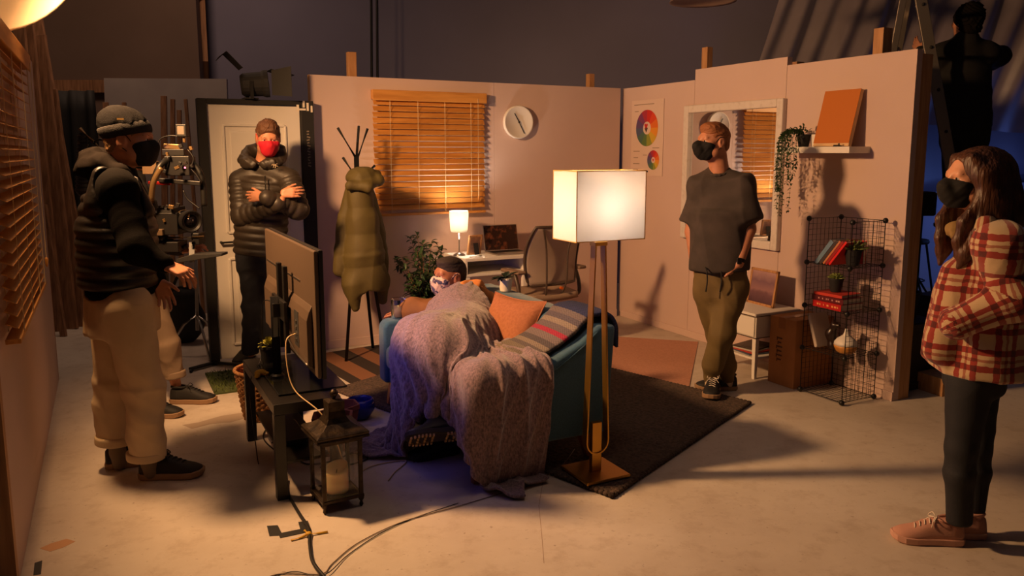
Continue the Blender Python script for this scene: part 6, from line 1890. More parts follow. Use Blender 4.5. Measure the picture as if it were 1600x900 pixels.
for u, v, c in ((289, 262, (1, 0.10, 0.14)), (243, 232, (0.06, 0.16, 1)), (230, 340, (1, 0.08, 0.05))):
    MB().ell(P(u, v, CY_ - 0.09), (0.006, 0.006, 0.006), 8, 6).build('indicator_light', mat('indicator_%d' % u, (0.1, 0.02, 0.02), 0.3, emit=c, estr=6), rig, world=True)
for pts in ([(246, 226), (252, 216), (266, 212), (278, 213)], [(252, 250), (262, 246), (262, 258), (258, 268)], [(286, 296), (292, 310), (304, 320), (312, 326)], [(240, 318), (236, 300), (242, 288)], [(296, 262), (306, 272), (314, 285)], [(292, 232), (302, 246), (300, 258)]):
    MB().tube(catmull([P(u, v, CY_ - 0.06) for u, v in pts], 5), 0.0045, 6).build('rig_cable', MT['black'], rig, smooth=True, world=True)
rnd = random.Random(77)
for k_ in range(18):
    u, v = rnd.uniform(252, 305), rnd.uniform(225, 275) if k_ % 2 else rnd.uniform(318, 375)
    rbox(u, v, rnd.uniform(3, 8), rnd.uniform(3, 6), 0.02, 'fitting', gold if k_ % 3 == 0 else MT['black'], y=-rnd.uniform(0.06, 0.10), rot=rnd.uniform(-0.4, 0.4), bev=0.001)
MB().tube([P(290, 385, CY_), P(283, 392, CY_ + 0.02), P(268, 395, CY_ + 0.05)], 0.014, 8).build('hand_grip', MT['black'], rig, smooth=True, world=True)
# body support arm with a padded strap over the operator
sp = thing('support_arm', 'camera support pole with a ribbed black strap rising behind the beanie', 'camera support', P(165, 300, 5.05))
MB().tube([P(125, 201, 5.05), P(146, 222, 5.05)], 0.013, 8).build('pole', gold, sp, smooth=True, world=True)
MB().tube([P(146, 222, 5.05), P(168, 243, 5.05), P(205, 290, 5.10)], 0.010, 8).build('lower_pole', gold, sp, smooth=True, world=True)
B = Blob(0.006, 0.01); B.tube(P(131, 300, 5.05), P(129, 208, 5.05), (0.05, 0.035), (0.028, 0.02), (1, 0, 0), q=(0.026, 0.012), rnd=0.01); B.cap(P(131, 300, 5.05), P(190, 330, 5.05), 0.035, 0.04, 0.03); B.build('ribbed_strap', MT['black'], sp)
MB().tube(catmull([P(147, 223, 5.04), P(156, 218, 5.04), P(172, 222, 5.04), P(190, 228, 5.04)], 5), 0.008, 6).build('strap_loop', MT['blackmetal'], sp, smooth=True, world=True)

# ================================================================== man in the red mask by the door
YD = 5.66
pd_ = thing('person', 'man in a red mask and quilted jacket with arms folded', 'person', P(396, 560, YD)); pd_.location.z = 0
hD = Head(P(419, 215, YD - 0.03), (0.34, -0.90, -0.26), (0.05, -0.1, 1), 1.0)
nkD = P(411, 262, YD + 0.02)
sR, sL = P(375, 282, YD + 0.02), P(452, 280, YD - 0.02)
eR, wR = P(378, 338, YD - 0.07), P(440, 312, YD - 0.25)
eL, wL = P(466, 327, YD - 0.10), P(412, 308, YD - 0.29)
B = Blob(0.0055, 0.03)
head_shape(B, hD, nkD)
B.tube(P(405, 400, YD), P(411, 275, YD), (0.11, 0.07), (0.11, 0.06), (1, 0, 0), k=0.03, rnd=0.03); B.cap(sR, sL, 0.042, None, 0.02)
arm(B, sR, eR, wR); arm(B, sL, eL, wL)
hand(B, P(440, 303, YD - 0.23), (0.95, 0.1, 0.12), (0, 1, -0.2), (0, 0, 1), 0.95, (0.25, 0.3, 0.3, 0.35), 0.05, (0.5, 0.8, 0.2))
hand(B, wL, (-0.95, 0.15, 0.05), (0, 1, -0.2), (0, 0, 1), 0.95, (0.3, 0.35, 0.4, 0.4), 0.05, (0.5, 0.8, 0.2))
hR, hL = P(390, 405, YD), P(420, 405, YD)
kR, aR = P(393, 478, YD - 0.01), P(392, 552, YD)
kL, aL = P(420, 478, YD - 0.02), P(420, 552, YD - 0.02)
leg(B, hR, kR, aR); leg(B, hL, kL, aL)
B.build('body', sk1, pd_)
hairD = mat('brown_hair', rgb(96, 62, 40), 0.6, bump=0.5, bscale=200)
short_hair(hD, pd_, hairD, 0.012, 0.022, 0.005); brows(hD, pd_, hairD); eyes(hD, pd_)
B = Blob(0.004, 0.02); A = hD.ax()   # short beard along the jaw
B.ell(hD.pt(0, 0.030, -0.045), r3(hD, 0.066, 0.055, 0.070), A); B.cut(hD.pt(0, 0, -0.02), hD.u); B.cut(hD.pt(0, -0.005, 0), -hD.f); B.folds(0.002, 150, 4); B.build('beard', hairD, pd_)
mask(hD, pd_, mat('crimson_mask', rgb(196, 22, 44), 0.8))
qm = mat('dark_olive_quilt', rgb(52, 44, 36), 0.5, bump=0.12, bscale=100)
B = Blob(0.007, 0.04)
B.tube(P(406, 399, YD), P(409, 330, YD), (0.188, 0.130), (0.190, 0.135), (1, 0, 0), q=(0.056, 0.011), rnd=0.02)
B.tube(P(409, 336, YD), P(412, 276, YD), (0.195, 0.135), (0.150, 0.10), (1, 0, 0), q=(0.056, 0.011), rnd=0.05)
B.chain([nkD, sR], [0.065, 0.078]); B.chain([nkD, sL], [0.065, 0.078])
jk = B.build('jacket', qm, pd_)
B = Blob(0.007, 0.03)
B.chain([sR, eR], [0.080, 0.074], q=(0.055, 0.010)); B.chain([eR, P(434, 318, YD - 0.24)], [0.074, 0.056], q=(0.055, 0.009)); B.build('sleeve', qm, jk)
B = Blob(0.007, 0.03)
B.chain([sL, eL], [0.080, 0.074], q=(0.055, 0.010)); B.chain([eL, P(417, 309, YD - 0.285)], [0.074, 0.052], q=(0.055, 0.009)); B.build('sleeve', qm, jk)
B = Blob(0.006, 0.035); cN = P(411, 252, YD + 0.03)
B.chain([cN + Vector((0.12 * math.sin(t), -0.11 * math.cos(t), 0.03 - 0.055 * math.cos(t))) for t in [0.35 + i * (2 * math.pi - 0.7) / 12 for i in range(13)]], [0.034 + 0.016 * math.sin(math.pi * i / 12) for i in range(13)])
B.folds(0.010, 40, 5); B.build('hood_collar', qm, jk)
MB().tube([P(414, 275, YD - 0.13), P(415, 300, YD - 0.155), P(414, 330, YD - 0.15)], 0.004, 6).build('zip', MT['blackmetal'], jk, smooth=True, world=True)
# small embroidered emblem on the chest: pale fossil-bird-like squiggle
mb = MB(); c0 = P(429, 259.5, YD - 0.142)
for pts in ([(-0.022, 0.004), (-0.012, 0.014), (0.004, 0.012), (0.018, 0.016)], [(-0.010, 0.012), (-0.006, -0.004), (-0.014, -0.012)], [(0.004, 0.012), (0.008, -0.002), (0.002, -0.012)], [(-0.012, 0.002), (0.012, 0.002), (0.022, -0.004)]):
    mb.tube(catmull([c0 + Vector((a0, 0.0 + abs(a0) * 0.3, b0)) for a0, b0 in pts], 4), 0.0018, 5)
mb.build('chest_emblem', mat('pale_thread', rgb(190, 170, 140), 0.7), jk, world=True)
B = Blob(0.008, 0.05)
B.tube(P(405, 392, YD), P(405, 420, YD), (0.165, 0.115), (0.16, 0.11), (1, 0, 0), rnd=0.02)
B.chain([hR, kR], [0.090, 0.070]); B.tube(kR, P(392, 553, YD), (0.070, 0.070), (0.060, 0.062), (1, 0, 0), rnd=0.01)
B.chain([hL, kL], [0.090, 0.070]); B.tube(kL, P(420, 553, YD - 0.02), (0.070, 0.070), (0.060, 0.062), (1, 0, 0), rnd=0.01)
B.folds(0.008, 24, 11); B.build('trousers', jeans, pd_)
shoe(pd_, fl(394, 556), (-0.1, -1, 0), 0.29, shoeblk, soleblk, shoeblk); shoe(pd_, fl(421, 556), (0.25, -1, 0), 0.29, shoeblk, soleblk, shoeblk)

# ================================================================== man in the charcoal T-shirt
YT = 5.06
pt = thing('person', 'man in a charcoal T-shirt and olive joggers with hands in pockets by the mirror', 'person', P(1118, 622, YT)); pt.location.z = 0
ft = Vector((-0.55, -0.83, 0)).normalized(); ltt = Z3.cross(ft)
hT = Head(P(1115, 221, YT), (-0.94, -0.36, 0.0), (0, 0, 1), 1.0)
nkT = P(1124, 268, YT + 0.02)
sR, sL = P(1090, 290, YT + 0.08), P(1162, 288, YT - 0.06)
eR, wR = P(1081, 362, YT + 0.12), P(1086, 415, YT + 0.06)
eL, wL = P(1170, 358, YT - 0.10), P(1154, 412, YT - 0.14)
pv = P(1124, 440, YT)
B = Blob(0.0055, 0.03)
head_shape(B, hT, nkT)
B.tube(pv, P(1124, 285, YT), (0.10, 0.065), (0.11, 0.06), ltt, k=0.03, rnd=0.03); B.cap(sR, sL, 0.042, None, 0.02)
arm(B, sR, eR, wR, 1.25); arm(B, sL, eL, wL, 1.25)
hand(B, wL, (-0.42, 0.42, -0.80), (-0.7, 0.4, 0.2), (-0.5, -0.8, 0), 1.0, (0.2, 0.2, 0.25, 0.25), 0.04, (0.6, 0.75, 0.1)); hand(B, wR, (0.25, -0.05, -0.95), (0.7, 0.2, 0), (-0.3, -0.9, 0), 1.0, (0.2, 0.2, 0.25, 0.25), 0.04, (0.6, 0.75, 0.1))
hpR, hpL = P(1107, 450, YT + 0.03), P(1142, 450, YT - 0.03)
knR, anR = P(1122, 525, YT + 0.10), P(1138, 594, YT + 0.13)
knL, anL = P(1128, 522, YT - 0.08), P(1110, 598, YT + 0.02)
leg(B, hpR, knR, anR); leg(B, hpL, knL, anL)
B.build('body', sk1, pt)
hairT = mat('ginger_blond_hair', rgb(150, 92, 52), 0.6, bump=0.5, bscale=200)
short_hair(hT, pt, hairT, 0.005, 0.008, 0.0025, seed=9); brows(hT, pt, hairT); eyes(hT, pt)
mask(hT, pt, maskblk, cone=0.018)
tsm = mat('washed_charcoal_cotton', rgb(72, 62, 58), 0.92, col2=rgb(62, 54, 50), nscale=11, bump=0.15, bscale=500)
B = Blob(0.0075, 0.05)
B.tube(P(1123, 421, YT), P(1124, 330, YT), (0.196, 0.150), (0.192, 0.145), ltt, rnd=0.012)
B.tube(P(1124, 340, YT), P(1125, 272, YT + 0.01), (0.195, 0.145), (0.125, 0.085), ltt, rnd=0.05)
B.chain([nkT, sR], [0.055, 0.085]); B.chain([nkT, sL], [0.055, 0.085])
B.tube(Vector(sR) + Vector((0.03, -0.01, 0.03)), P(1081, 349, YT + 0.11), (0.085, 0.085), (0.088, 0.094), ft, rnd=0.01, k=0.06)
B.tube(Vector(sL) + Vector((-0.03, 0.01, 0.03)), P(1168, 345, YT - 0.09), (0.085, 0.085), (0.088, 0.096), ft, rnd=0.01, k=0.06)
B.folds(0.018, 17, 21, (1, 1, 0.4))
ts = B.build('t_shirt', tsm, pt)
B = Blob(0.006, 0.02); B.chain([nkT + Vector((0, 0, 0.0)) + (ltt * 0.068 * math.cos(t) + ft * 0.066 * math.sin(t)) + Vector((0, 0, 0.0 - 0.022 * math.sin(t))) for t in [2 * math.pi * i / 16 for i in range(17)]], [0.009] * 17, k=0.008); B.build('neck_ribbing', tsm, ts)
jm = mat('olive_jogger_cotton', rgb(112, 92, 54), 0.8, col2=rgb(100, 82, 48), nscale=8, bump=0.15, bscale=400)
B = Blob(0.0075, 0.03)
B.tube(P(1124, 412, YT), P(1125, 470, YT), (0.172, 0.125), (0.165, 0.118), ltt, rnd=0.05, k=0.05)
B.chain([hpR, knR, P(1133, 572, YT + 0.12)], [0.105, 0.074, 0.066], k=0.04); B.chain([P(1133, 572, YT + 0.12), P(1135, 590, YT + 0.13)], [0.062, 0.046], k=0.02)
B.chain([hpL, knL, P(1115, 570, YT - 0.02)], [0.110, 0.080, 0.070], k=0.04); B.chain([P(1115, 570, YT - 0.02), P(1111, 589, YT + 0.01)], [0.064, 0.046], k=0.02)
B.folds(0.014, 24, 33, (1, 1, 0.8))
jg = B.build('joggers', jm, pt)
mb = MB()
for dx in (-0.055, 0.035):
    q0 = P(1118, 424, YT - 0.155) + Vector((dx, 0.02 * abs(dx), 0)); mb.tube(catmull([q0 + Vector((0, 0.03, 0.02)), q0, q0 + Vector((0.004, -0.006, -0.06)), q0 + Vector((-0.002, -0.002, -0.13))], 4), 0.0045, 6)
mb.build('drawstring', MT['matblack'], jg, smooth=True, world=True)
wa = Blob(0.0035, 0.006); wc = Vector(wL).lerp(Vector(eL), 0.10); wd = (Vector(eL) - Vector(wL)).normalized()
wa.tube(wc - wd * 0.013, wc + wd * 0.013, (0.034, 0.033), (0.036, 0.035), (0, 1, 0), rnd=0.003)
w_ = wa.build('watch_strap', MT['matblack'], pt)
MB().box(wc + Vector((-0.012, -0.036, 0)), (0.034, 0.012, 0.040), rot=Matrix.Rotation(0.3, 3, 'Z')).build('watch_case', MT['black'], w_, bevel=0.005, world=True)
sock_w = mat('white_sock', rgb(214, 190, 160), 0.9)
B = Blob(0.006, 0.02); B.chain([P(1111, 588, YT + 0.01), P(1110, 606, YT + 0.03)], [0.039, 0.036]); B.build('sock', sock_w, pt)
B = Blob(0.006, 0.02); B.chain([P(1136, 588, YT + 0.13), P(1139, 603, YT + 0.13)], [0.039, 0.036]); B.build('sock', sock_w, pt)
ha = fl(1113, 611); shoe(pt, Vector((ha.x, ha.y - 0.02, 0.027)), (-0.30, -0.95, 0), 0.285, shoeblk, solebr, lace_w, width=1.15)
hb_ = fl(1150, 608); shoe(pt, hb_, (-1.0, -0.02, 0), 0.28, shoeblk, solebr, lace_w, width=1.1)

# ================================================================== woman in the plaid jacket
YW = 3.12
pw = thing('person', 'woman with long brown hair in a red and cream plaid jacket at the right edge', 'person', P(1480, 840, YW)); pw.location.z = 0
fw = Vector((-0.97, 0.05, 0)).normalized(); lw_ = Z3.cross(fw)
hW = Head(P(1520, 279, YW), (-0.99, -0.06, -0.02), (0, 0, 1), 0.96)
nkW = P(1538, 340, YW + 0.01)
sN, sF = P(1562, 386, YW - 0.15), P(1548, 382, YW + 0.16)
eN, wN = P(1584, 468, YW - 0.20), P(1494, 506, YW - 0.14)
eF, wF = P(1560, 470, YW + 0.22), P(1490, 510, YW + 0.16)
pvW = P(1528, 580, YW)
B = Blob(0.005, 0.03)
head_shape(B, hW, nkW)
B.tube(pvW, P(1545, 370, YW), (0.09, 0.06), (0.10, 0.06), lw_, k=0.03, rnd=0.03); B.cap(sN, sF, 0.042, None, 0.02)
arm(B, sN, eN, wN, 0.9); arm(B, sF, eF, wF, 0.9)
hand(B, Vector(wN) + Vector((0.06, 0.085, 0)), (0.15, 1.0, -0.1), (0.5, 0.0, -0.6), (0, 0, 1), 0.8, (0.3, 0.3, 0.3, 0.3)); hand(B, wF, (-0.35, -0.75, -0.55), (0, -0.9, -0.2), (0, 0, 1), 0.9, (0.3, 0.3, 0.3, 0.3))
hN, hF = P(1516, 590, YW - 0.07), P(1530, 590, YW + 0.08)
kN, aN = P(1502, 700, YW - 0.09), P(1500, 812, YW - 0.09)
kF, aF = P(1526, 700, YW + 0.05), P(1522, 803, YW + 0.02)
leg(B, hN, kN, aN, s=0.95); leg(B, hF, kF, aF, s=0.95)
B.build('body', skin('skin_fair', rgb(222, 160, 126)), pw)
eyes(hW, pw)
hrW = mat('long_brown_hair', rgb(88, 52, 32), 0.45, col2=rgb(56, 32, 20), nscale=60, stretch=(1, 1, 0.12), bump=0.6, bscale=90)
brows(hW, pw, hrW)
mask(hW, pw, maskblk, cone=0.012)
mb = MB(); mb.tube(catmull([hW.pt(0.072, 0.035, -0.035), hW.pt(0.078, 0.022, -0.030), hW.pt(0.076, 0.018, -0.046)], 4), 0.003, 5)
mb.build('mask_toggle', lace_w, pw, world=True)
# hair: cap with a parting, long curtain to the chest and shoulders
B = Blob(0.0055, 0.03); A = hW.ax()
B.ell(hW.pt(0, -0.030, 0.030), r3(hW, 0.098, 0.120, 0.102), A)
B.ell(hW.pt(0, -0.085, -0.06), r3(hW, 0.105, 0.085, 0.14), A, 0.05)
B.ell(hW.pt(0.03, -0.12, -0.14), r3(hW, 0.11, 0.065, 0.11), A, 0.05)
B.cap(hW.pt(0.0, -0.07, 0.02), hW.pt(0, -0.135, -0.16), 0.085, 0.060, 0.04)
B.chain([hW.pt(0, -0.11, -0.05), hW.pt(0.02, -0.165, -0.16), hW.pt(0.0, -0.185, -0.215)], [0.07, 0.05, 0.02])
for sg in (-1, 1):
    B.chain([hW.pt(sg * 0.055, 0.045, 0.085), hW.pt(sg * 0.084, 0.010, 0.015), hW.pt(sg * 0.088, 0.000, -0.08), hW.pt(sg * 0.092, 0.012, -0.20), hW.pt(sg * 0.075, 0.060, -0.30), hW.pt(sg * 0.062, 0.080, -0.36)], [0.016, 0.030, 0.034, 0.036, 0.026, 0.010], k=0.03)
    B.chain([hW.pt(sg * 0.080, -0.03, 0.02), hW.pt(sg * 0.095, -0.045, -0.09), hW.pt(sg * 0.105, -0.055, -0.19), hW.pt(sg * 0.10, -0.06, -0.25)], [0.04, 0.042, 0.036, 0.015], k=0.03)
    B.chain([hW.pt(sg * 0.085, 0.03, -0.09), hW.pt(sg * 0.075, 0.075, -0.17), hW.pt(sg * 0.06, 0.088, -0.25), hW.pt(sg * 0.055, 0.088, -0.31)], [0.018, 0.022, 0.018, 0.008], k=0.02)
B.ell(hW.pt(0, 0.092, 0.01), r3(hW, 0.050, 0.050, 0.070), A, 0.02, sub=True)
B.folds(0.0013, 260, 3, (1, 1, 0.05))
B.build('hair', hrW, pw)
# plaid jacket
plm = bpy.data.materials.new('red_cream_plaid'); plm.use_nodes = True
b = bsdf(plm); N = NT(plm); at_ = N.n('ShaderNodeAttribute', attribute_name='weave'); sx = N.n('ShaderNodeSeparateXYZ'); N.l(at_.outputs['Vector'], sx.inputs[0])
nz = N.n('ShaderNodeTexNoise', i_Scale=40.0); tc = N.n('ShaderNodeTexCoord'); N.l(tc.outputs['Object'], nz.inputs['Vector'])
def stripes(out, period, spans, jitter=0.012):
    ad = N.n('ShaderNodeMath', operation='MULTIPLY_ADD'); ad.inputs[1].default_value = jitter; N.l(nz.outputs['Fac'], ad.inputs[0]); N.l(out, ad.inputs[2])
    dv = N.n('ShaderNodeMath', operation='DIVIDE'); dv.inputs[1].default_value = period; N.l(ad.outputs[0], dv.inputs[0])
    fr = N.n('ShaderNodeMath', operation='FRACT'); N.l(dv.outputs[0], fr.inputs[0])
    r = N.n('ShaderNodeValToRGB'); r.color_ramp.interpolation = 'CONSTANT'
    els = r.color_ramp.elements; els[0].position = 0; els[0].color = (0, 0, 0, 1); els[1].position = spans[0][0]; els[1].color = (spans[0][2],) * 3 + (1,)
    e = els.new(spans[0][1]); e.color = (0, 0, 0, 1)
    for a0, b0, v in spans[1:]:
        e = els.new(a0); e.color = (v, v, v, 1); e = els.new(b0); e.color = (0, 0, 0, 1)
    N.l(fr.outputs[0], r.inputs['Fac']); return r.outputs['Color']
sp_ = [(0.10, 0.26, 1.0), (0.36, 0.44, 0.75), (0.54, 0.70, 1.0)]
s1 = stripes(sx.outputs['X'], 0.150, sp_); s2 = stripes(sx.outputs['Y'], 0.150, sp_)
av = N.n('ShaderNodeMix', data_type='RGBA', blend_type='ADD'); av.inputs['Factor'].default_value = 1.0; N.l(s1, av.inputs[6]); N.l(s2, av.inputs[7])
hf = N.n('ShaderNodeMath', operation='MULTIPLY'); hf.inputs[1].default_value = 0.5
rgbbw = N.n('ShaderNodeRGBToBW'); N.l(av.outputs[2], rgbbw.inputs[0]); N.l(rgbbw.outputs[0], hf.inputs[0])
r = N.n('ShaderNodeValToRGB'); r.color_ramp.elements[0].color = (*rgb(196, 168, 130), 1); r.color_ramp.elements[0].position = 0.05
r.color_ramp.elements[1].color = (*rgb(84, 18, 16), 1); r.color_ramp.elements[1].position = 0.98
e = r.color_ramp.elements.new(0.5); e.color = (*rgb(146, 48, 36), 1)
N.l(hf.outputs[0], r.inputs['Fac']); N.l(r.outputs['Color'], b.inputs['Base Color']); b.inputs['Roughness'].default_value = 0.95; b.inputs['Sheen Weight'].default_value = 0.3
nb = N.n('ShaderNodeTexNoise', i_Scale=500.0); N.l(tc.outputs['Object'], nb.inputs['Vector']); bp = N.n('ShaderNodeBump', i_Strength=0.5, i_Distance=0.004); N.l(nb.outputs['Fac'], bp.inputs['Height']); N.l(bp.outputs['Normal'], b.inputs['Normal'])
armsW = [(nv(sN), nv(eN)), (nv(eN), nv(wN)), (nv(sF), nv(eF)), (nv(eF), nv(wF))]
def plaid_uv(V, arms_=True):
    c = nv(pvW); d = V - c
    ang = np.arctan2(d @ nv(lw_), d @ nv(fw)) 
    uv = np.stack([ang * 0.21 + 0.03, V[:, 2], np.zeros(len(V))], axis=1)
    return uv
def sleeve_uv(seg):
    def f(V):
        best = np.full(len(V), 1e9); out = np.zeros((len(V), 3)); cum = 0.0
        for a0, b0 in seg:
            L = np.linalg.norm(b0 - a0); z = (b0 - a0) / L
            t = np.clip((V - a0) @ z, 0, L); q = V - a0 - t[:, None] * z
            dist = np.linalg.norm(q, axis=1)
            x = unit(nv(fw) - z * (nv(fw) @ z)); y = np.cross(z, x)
            ang = np.arctan2(q @ y, q @ x)
            m = dist < best
            out[m, 0] = (ang * 0.085)[m]; out[m, 1] = (cum + t)[m] * -1.0; best = np.minimum(best, dist); cum += L
        return out
    return f
B = Blob(0.007, 0.05)
B.tube(P(1524, 582, YW), P(1540, 440, YW), (0.205, 0.175), (0.185, 0.150), lw_, rnd=0.02)
B.tube(P(1540, 450, YW), P(1546, 366, YW), (0.186, 0.150), (0.13, 0.085), lw_, rnd=0.05)
B.chain([nkW, sN], [0.060, 0.088]); B.chain([sN, Vector(sN).lerp(Vector(eN), 0.3)], [0.088, 0.074]); B.chain([nkW, sF], [0.055, 0.084])
B.chain([P(1500, 430, YW - 0.02), P(1466, 550, YW - 0.04)], [0.07, 0.060], k=0.05)
B.chain([P(1490, 470, YW + 0.10), P(1446, 552, YW + 0.10)], [0.08, 0.022], k=0.05)
B.cut(P(1510, 586, YW), (0.05, 0, -1))
B.folds(0.010, 18, 44, (1, 1, 0.6))
pj = B.build('plaid_jacket', plm, pw, plaid_uv)
B = Blob(0.007, 0.04); B.chain([Vector(sN) + Vector((0.0, 0.03, -0.045)), eN], [0.070, 0.080]); B.chain([eN, wN], [0.080, 0.066]); B.folds(0.010, 22, 13); B.build('sleeve', plm, pj, sleeve_uv(armsW[:2]))
B = Blob(0.008, 0.04); B.chain([sF, eF], [0.082, 0.080]); B.chain([eF, wF], [0.080, 0.066]); B.folds(0.010, 22, 14); B.build('sleeve', plm, pj, sleeve_uv(armsW[2:]))
B = Blob(0.006, 0.03); B.chain([P(1512, 372, YW - 0.07), P(1540, 350, YW - 0.105), P(1566, 344, YW - 0.05), P(1570, 342, YW + 0.05), P(1545, 350, YW + 0.11), P(1512, 372, YW + 0.09)], [0.024, 0.034, 0.036, 0.036, 0.034, 0.024]); B.folds(0.004, 30, 2); B.build('collar', plm, pj, plaid_uv)
B = Blob(0.006, 0.03); B.chain([P(1506, 370, YW - 0.06), P(1492, 358, YW - 0.02), P(1500, 374, YW + 0.05)], [0.026, 0.030, 0.026]); B.chain([P(1498, 366, YW - 0.05), P(1512, 342, YW - 0.07)], [0.020, 0.016]); B.folds(0.006, 50, 2); B.build('inner_hood', mat('khaki_jersey', rgb(140, 112, 66), 0.9), pw)
pk = MB(); c0 = P(1494, 436, YW - 0.185)
jtx = mat('jeans_slim', rgb(22, 24, 32), 0.75, bump=0.2, bscale=500)
B = Blob(0.007, 0.05)
B.tube(P(1522, 565, YW), P(1522, 612, YW), (0.150, 0.11), (0.145, 0.105), lw_, rnd=0.04)
B.chain([hN, kN], [0.088, 0.060], k=0.02); B.chain([kN, kN.lerp(aN, 0.35)], [0.059, 0.060], k=0.02); B.tube(kN.lerp(aN, 0.3), P(1499, 818, YW - 0.09), (0.060, 0.060), (0.046, 0.050), lw_, rnd=0.01, k=0.02)
B.chain([hF, kF], [0.088, 0.060], k=0.02); B.chain([kF, kF.lerp(aF, 0.35)], [0.059, 0.060], k=0.02); B.tube(kF.lerp(aF, 0.3), P(1521, 800, YW + 0.02), (0.060, 0.060), (0.046, 0.050), lw_, rnd=0.01, k=0.02)
B.folds(0.005, 24, 51, (1, 1, 0.6)); B.build('jeans', jtx, pw)
pink = mat('pink_suede', rgb(190, 140, 122), 0.85, bump=0.2, bscale=400); pinks = mat('pink_rubber', rgb(204, 156, 138), 0.6)
shoe(pw, fl(1502, 848), (-1.0, 0.13, 0), 0.275, pink, pinks, lace_w, width=1.1); shoe(pw, fl(1537, 838), (-1.0, 0.12, 0), 0.275, pink, pinks, lace_w, width=1.1)

# ================================================================== man on the ladder, seen from behind
YL = 6.30
plad = thing('person', 'dark figure seen from behind standing on the step ladder', 'person', P(1505, 330, YL))
fL_ = Vector((-0.25, 0.95, 0)).normalized(); lL = Z3.cross(fL_)
hL_ = Head(P(1510, 33, YL), fL_, (0, 0, 1), 1.0)
nkL = P(1508, 66, YL)
s1_, s2_ = P(1470, 84, YL), P(1542, 84, YL)
e1_, w1_ = P(1452, 120, YL + 0.10), P(1440, 80, YL + 0.25)
e2_, w2_ = P(1564, 88, YL + 0.05), P(1550, 100, YL + 0.25)
B = Blob(0.008, 0.03)
head_shape(B, hL_, nkL); B.tube(P(1508, 200, YL), P(1508, 80, YL), (0.10, 0.06), (0.11, 0.06), (1, 0, 0), k=0.03, rnd=0.03); B.cap(s1_, s2_, 0.042, None, 0.02)
arm(B, s1_, e1_, w1_); arm(B, s2_, e2_, w2_); hand(B, w1_, (-0.3, 0.6, 0.7), (1, 0.3, 0), (0, 0.5, 0.8), 1.0); hand(B, w2_, (-0.6, 0.7, 0.1), (-0.3, -0.5, -0.6), (0, 0, 1), 1.0)
h1_, h2_ = P(1490, 205, YL), P(1524, 205, YL)
foot_z = None
k1_, a1_ = P(1492, 285, YL - 0.02), P(1492, 345, YL)
k2_, a2_ = P(1518, 285, YL - 0.02), P(1518, 345, YL)
leg(B, h1_, k1_, a1_); leg(B, h2_, k2_, a2_)
B.build('body', sk1, plad)
dkj = mat('very_dark_jersey', rgb(20, 18, 18), 0.9)
B = Blob(0.006, 0.03); A = hL_.ax(); B.ell(hL_.pt(0, -0.025, 0.028), r3(hL_, 0.100, 0.118, 0.112), A); B.ell(hL_.pt(0, -0.05, -0.06), r3(hL_, 0.075, 0.07, 0.06), A); B.folds(0.010, 90, 4); B.build('hair', mat('black_curly_hair', rgb(20, 17, 16), 0.9, spec=0.1), plad)
B = Blob(0.01, 0.05); B.tube(P(1508, 205, YL), P(1508, 110, YL), (0.20, 0.14), (0.19, 0.13), (1, 0, 0), rnd=0.03); B.tube(P(1508, 118, YL), P(1508, 72, YL), (0.19, 0.13), (0.12, 0.09), (1, 0, 0), rnd=0.05); B.chain([s1_, nkL, s2_], [0.08, 0.072, 0.08]); B.cap(nkL, nkL + Vector((0, 0, 0.05)), 0.072, 0.07)
for a0, b0, c0 in ((s1_, e1_, w1_), (s2_, e2_, w2_)): B.chain([a0, b0, c0], [0.08, 0.068, 0.05])
B.folds(0.008, 22, 3); B.build('sweatshirt', dkj, plad)
B = Blob(0.01, 0.05); B.tube(P(1508, 195, YL), P(1508, 225, YL), (0.175, 0.125), (0.175, 0.125), (1, 0, 0), rnd=0.02)
B.chain([h1_, k1_], [0.10, 0.085]); B.tube(k1_, P(1492, 348, YL), (0.085, 0.085), (0.075, 0.075), (1, 0, 0), rnd=0.01); B.chain([h2_, k2_], [0.10, 0.085]); B.tube(k2_, P(1518, 348, YL), (0.085, 0.085), (0.075, 0.075), (1, 0, 0), rnd=0.01)
B.folds(0.008, 22, 8); B.build('trousers', dkj, plad)
fz = P(1505, 352, YL).z
for u in (1492, 1518):
    q = P(u, 352, YL); shoe(plad, Vector((q.x + 0.02, q.y - 0.08, fz - 0.03)), fL_, 0.28, shoeblk, soleblk)
# ================================================================== person lying back on the sofa under a blanket
ps = thing('person', 'person in a patterned mask and mustard jacket lying under the purple blanket on the sofa', 'person', sofa_pt(0.25, 0.8, 0.42), 0)
hS = Head(P(703, 431, 4.76), (-0.80, -0.58, 0.06), (0.18, 0.10, 1), 0.98)
nkS = P(722, 468, 4.82)
shl, shr = P(680, 486, 4.80), P(754, 496, 4.76)
elS, wrS = P(650, 484, 4.84), P(628, 490, 4.95)
pvS = sofa_pt(0.30, 0.78, 0.53)
chS = P(722, 500, 4.70)
k1, k2 = sofa_pt(-0.02, 0.62, 0.58), sofa_pt(0.02, 0.40, 0.57)
a1, a2 = sofa_pt(0.09, 0.50, 0.10), P(712, 668, 3.86)
B = Blob(0.0055, 0.03)
head_shape(B, hS, nkS)
B.chain([nkS, chS, pvS], [0.07, 0.12, 0.12], k=0.05); B.cap(shl, shr, 0.055, None, 0.05)
arm(B, shl, elS, wrS); arm(B, shr, P(772, 540, 4.45), P(745, 560, 4.35))
hand(B, wrS, (-0.55, 0.4, -0.05), (-0.3, 0.1, -0.8), (0, -0.8, 0.4), 0.9, (0.4, 0.45, 0.5, 0.5))
hand(B, P(745, 560, 4.35), (-0.9, 0, 0), (0, 0, -1), (0, -1, 0), 0.9)
leg(B, sofa_pt(0.26, 0.84, 0.51), k1, a1); leg(B, sofa_pt(0.26, 0.66, 0.51), k2, a2)
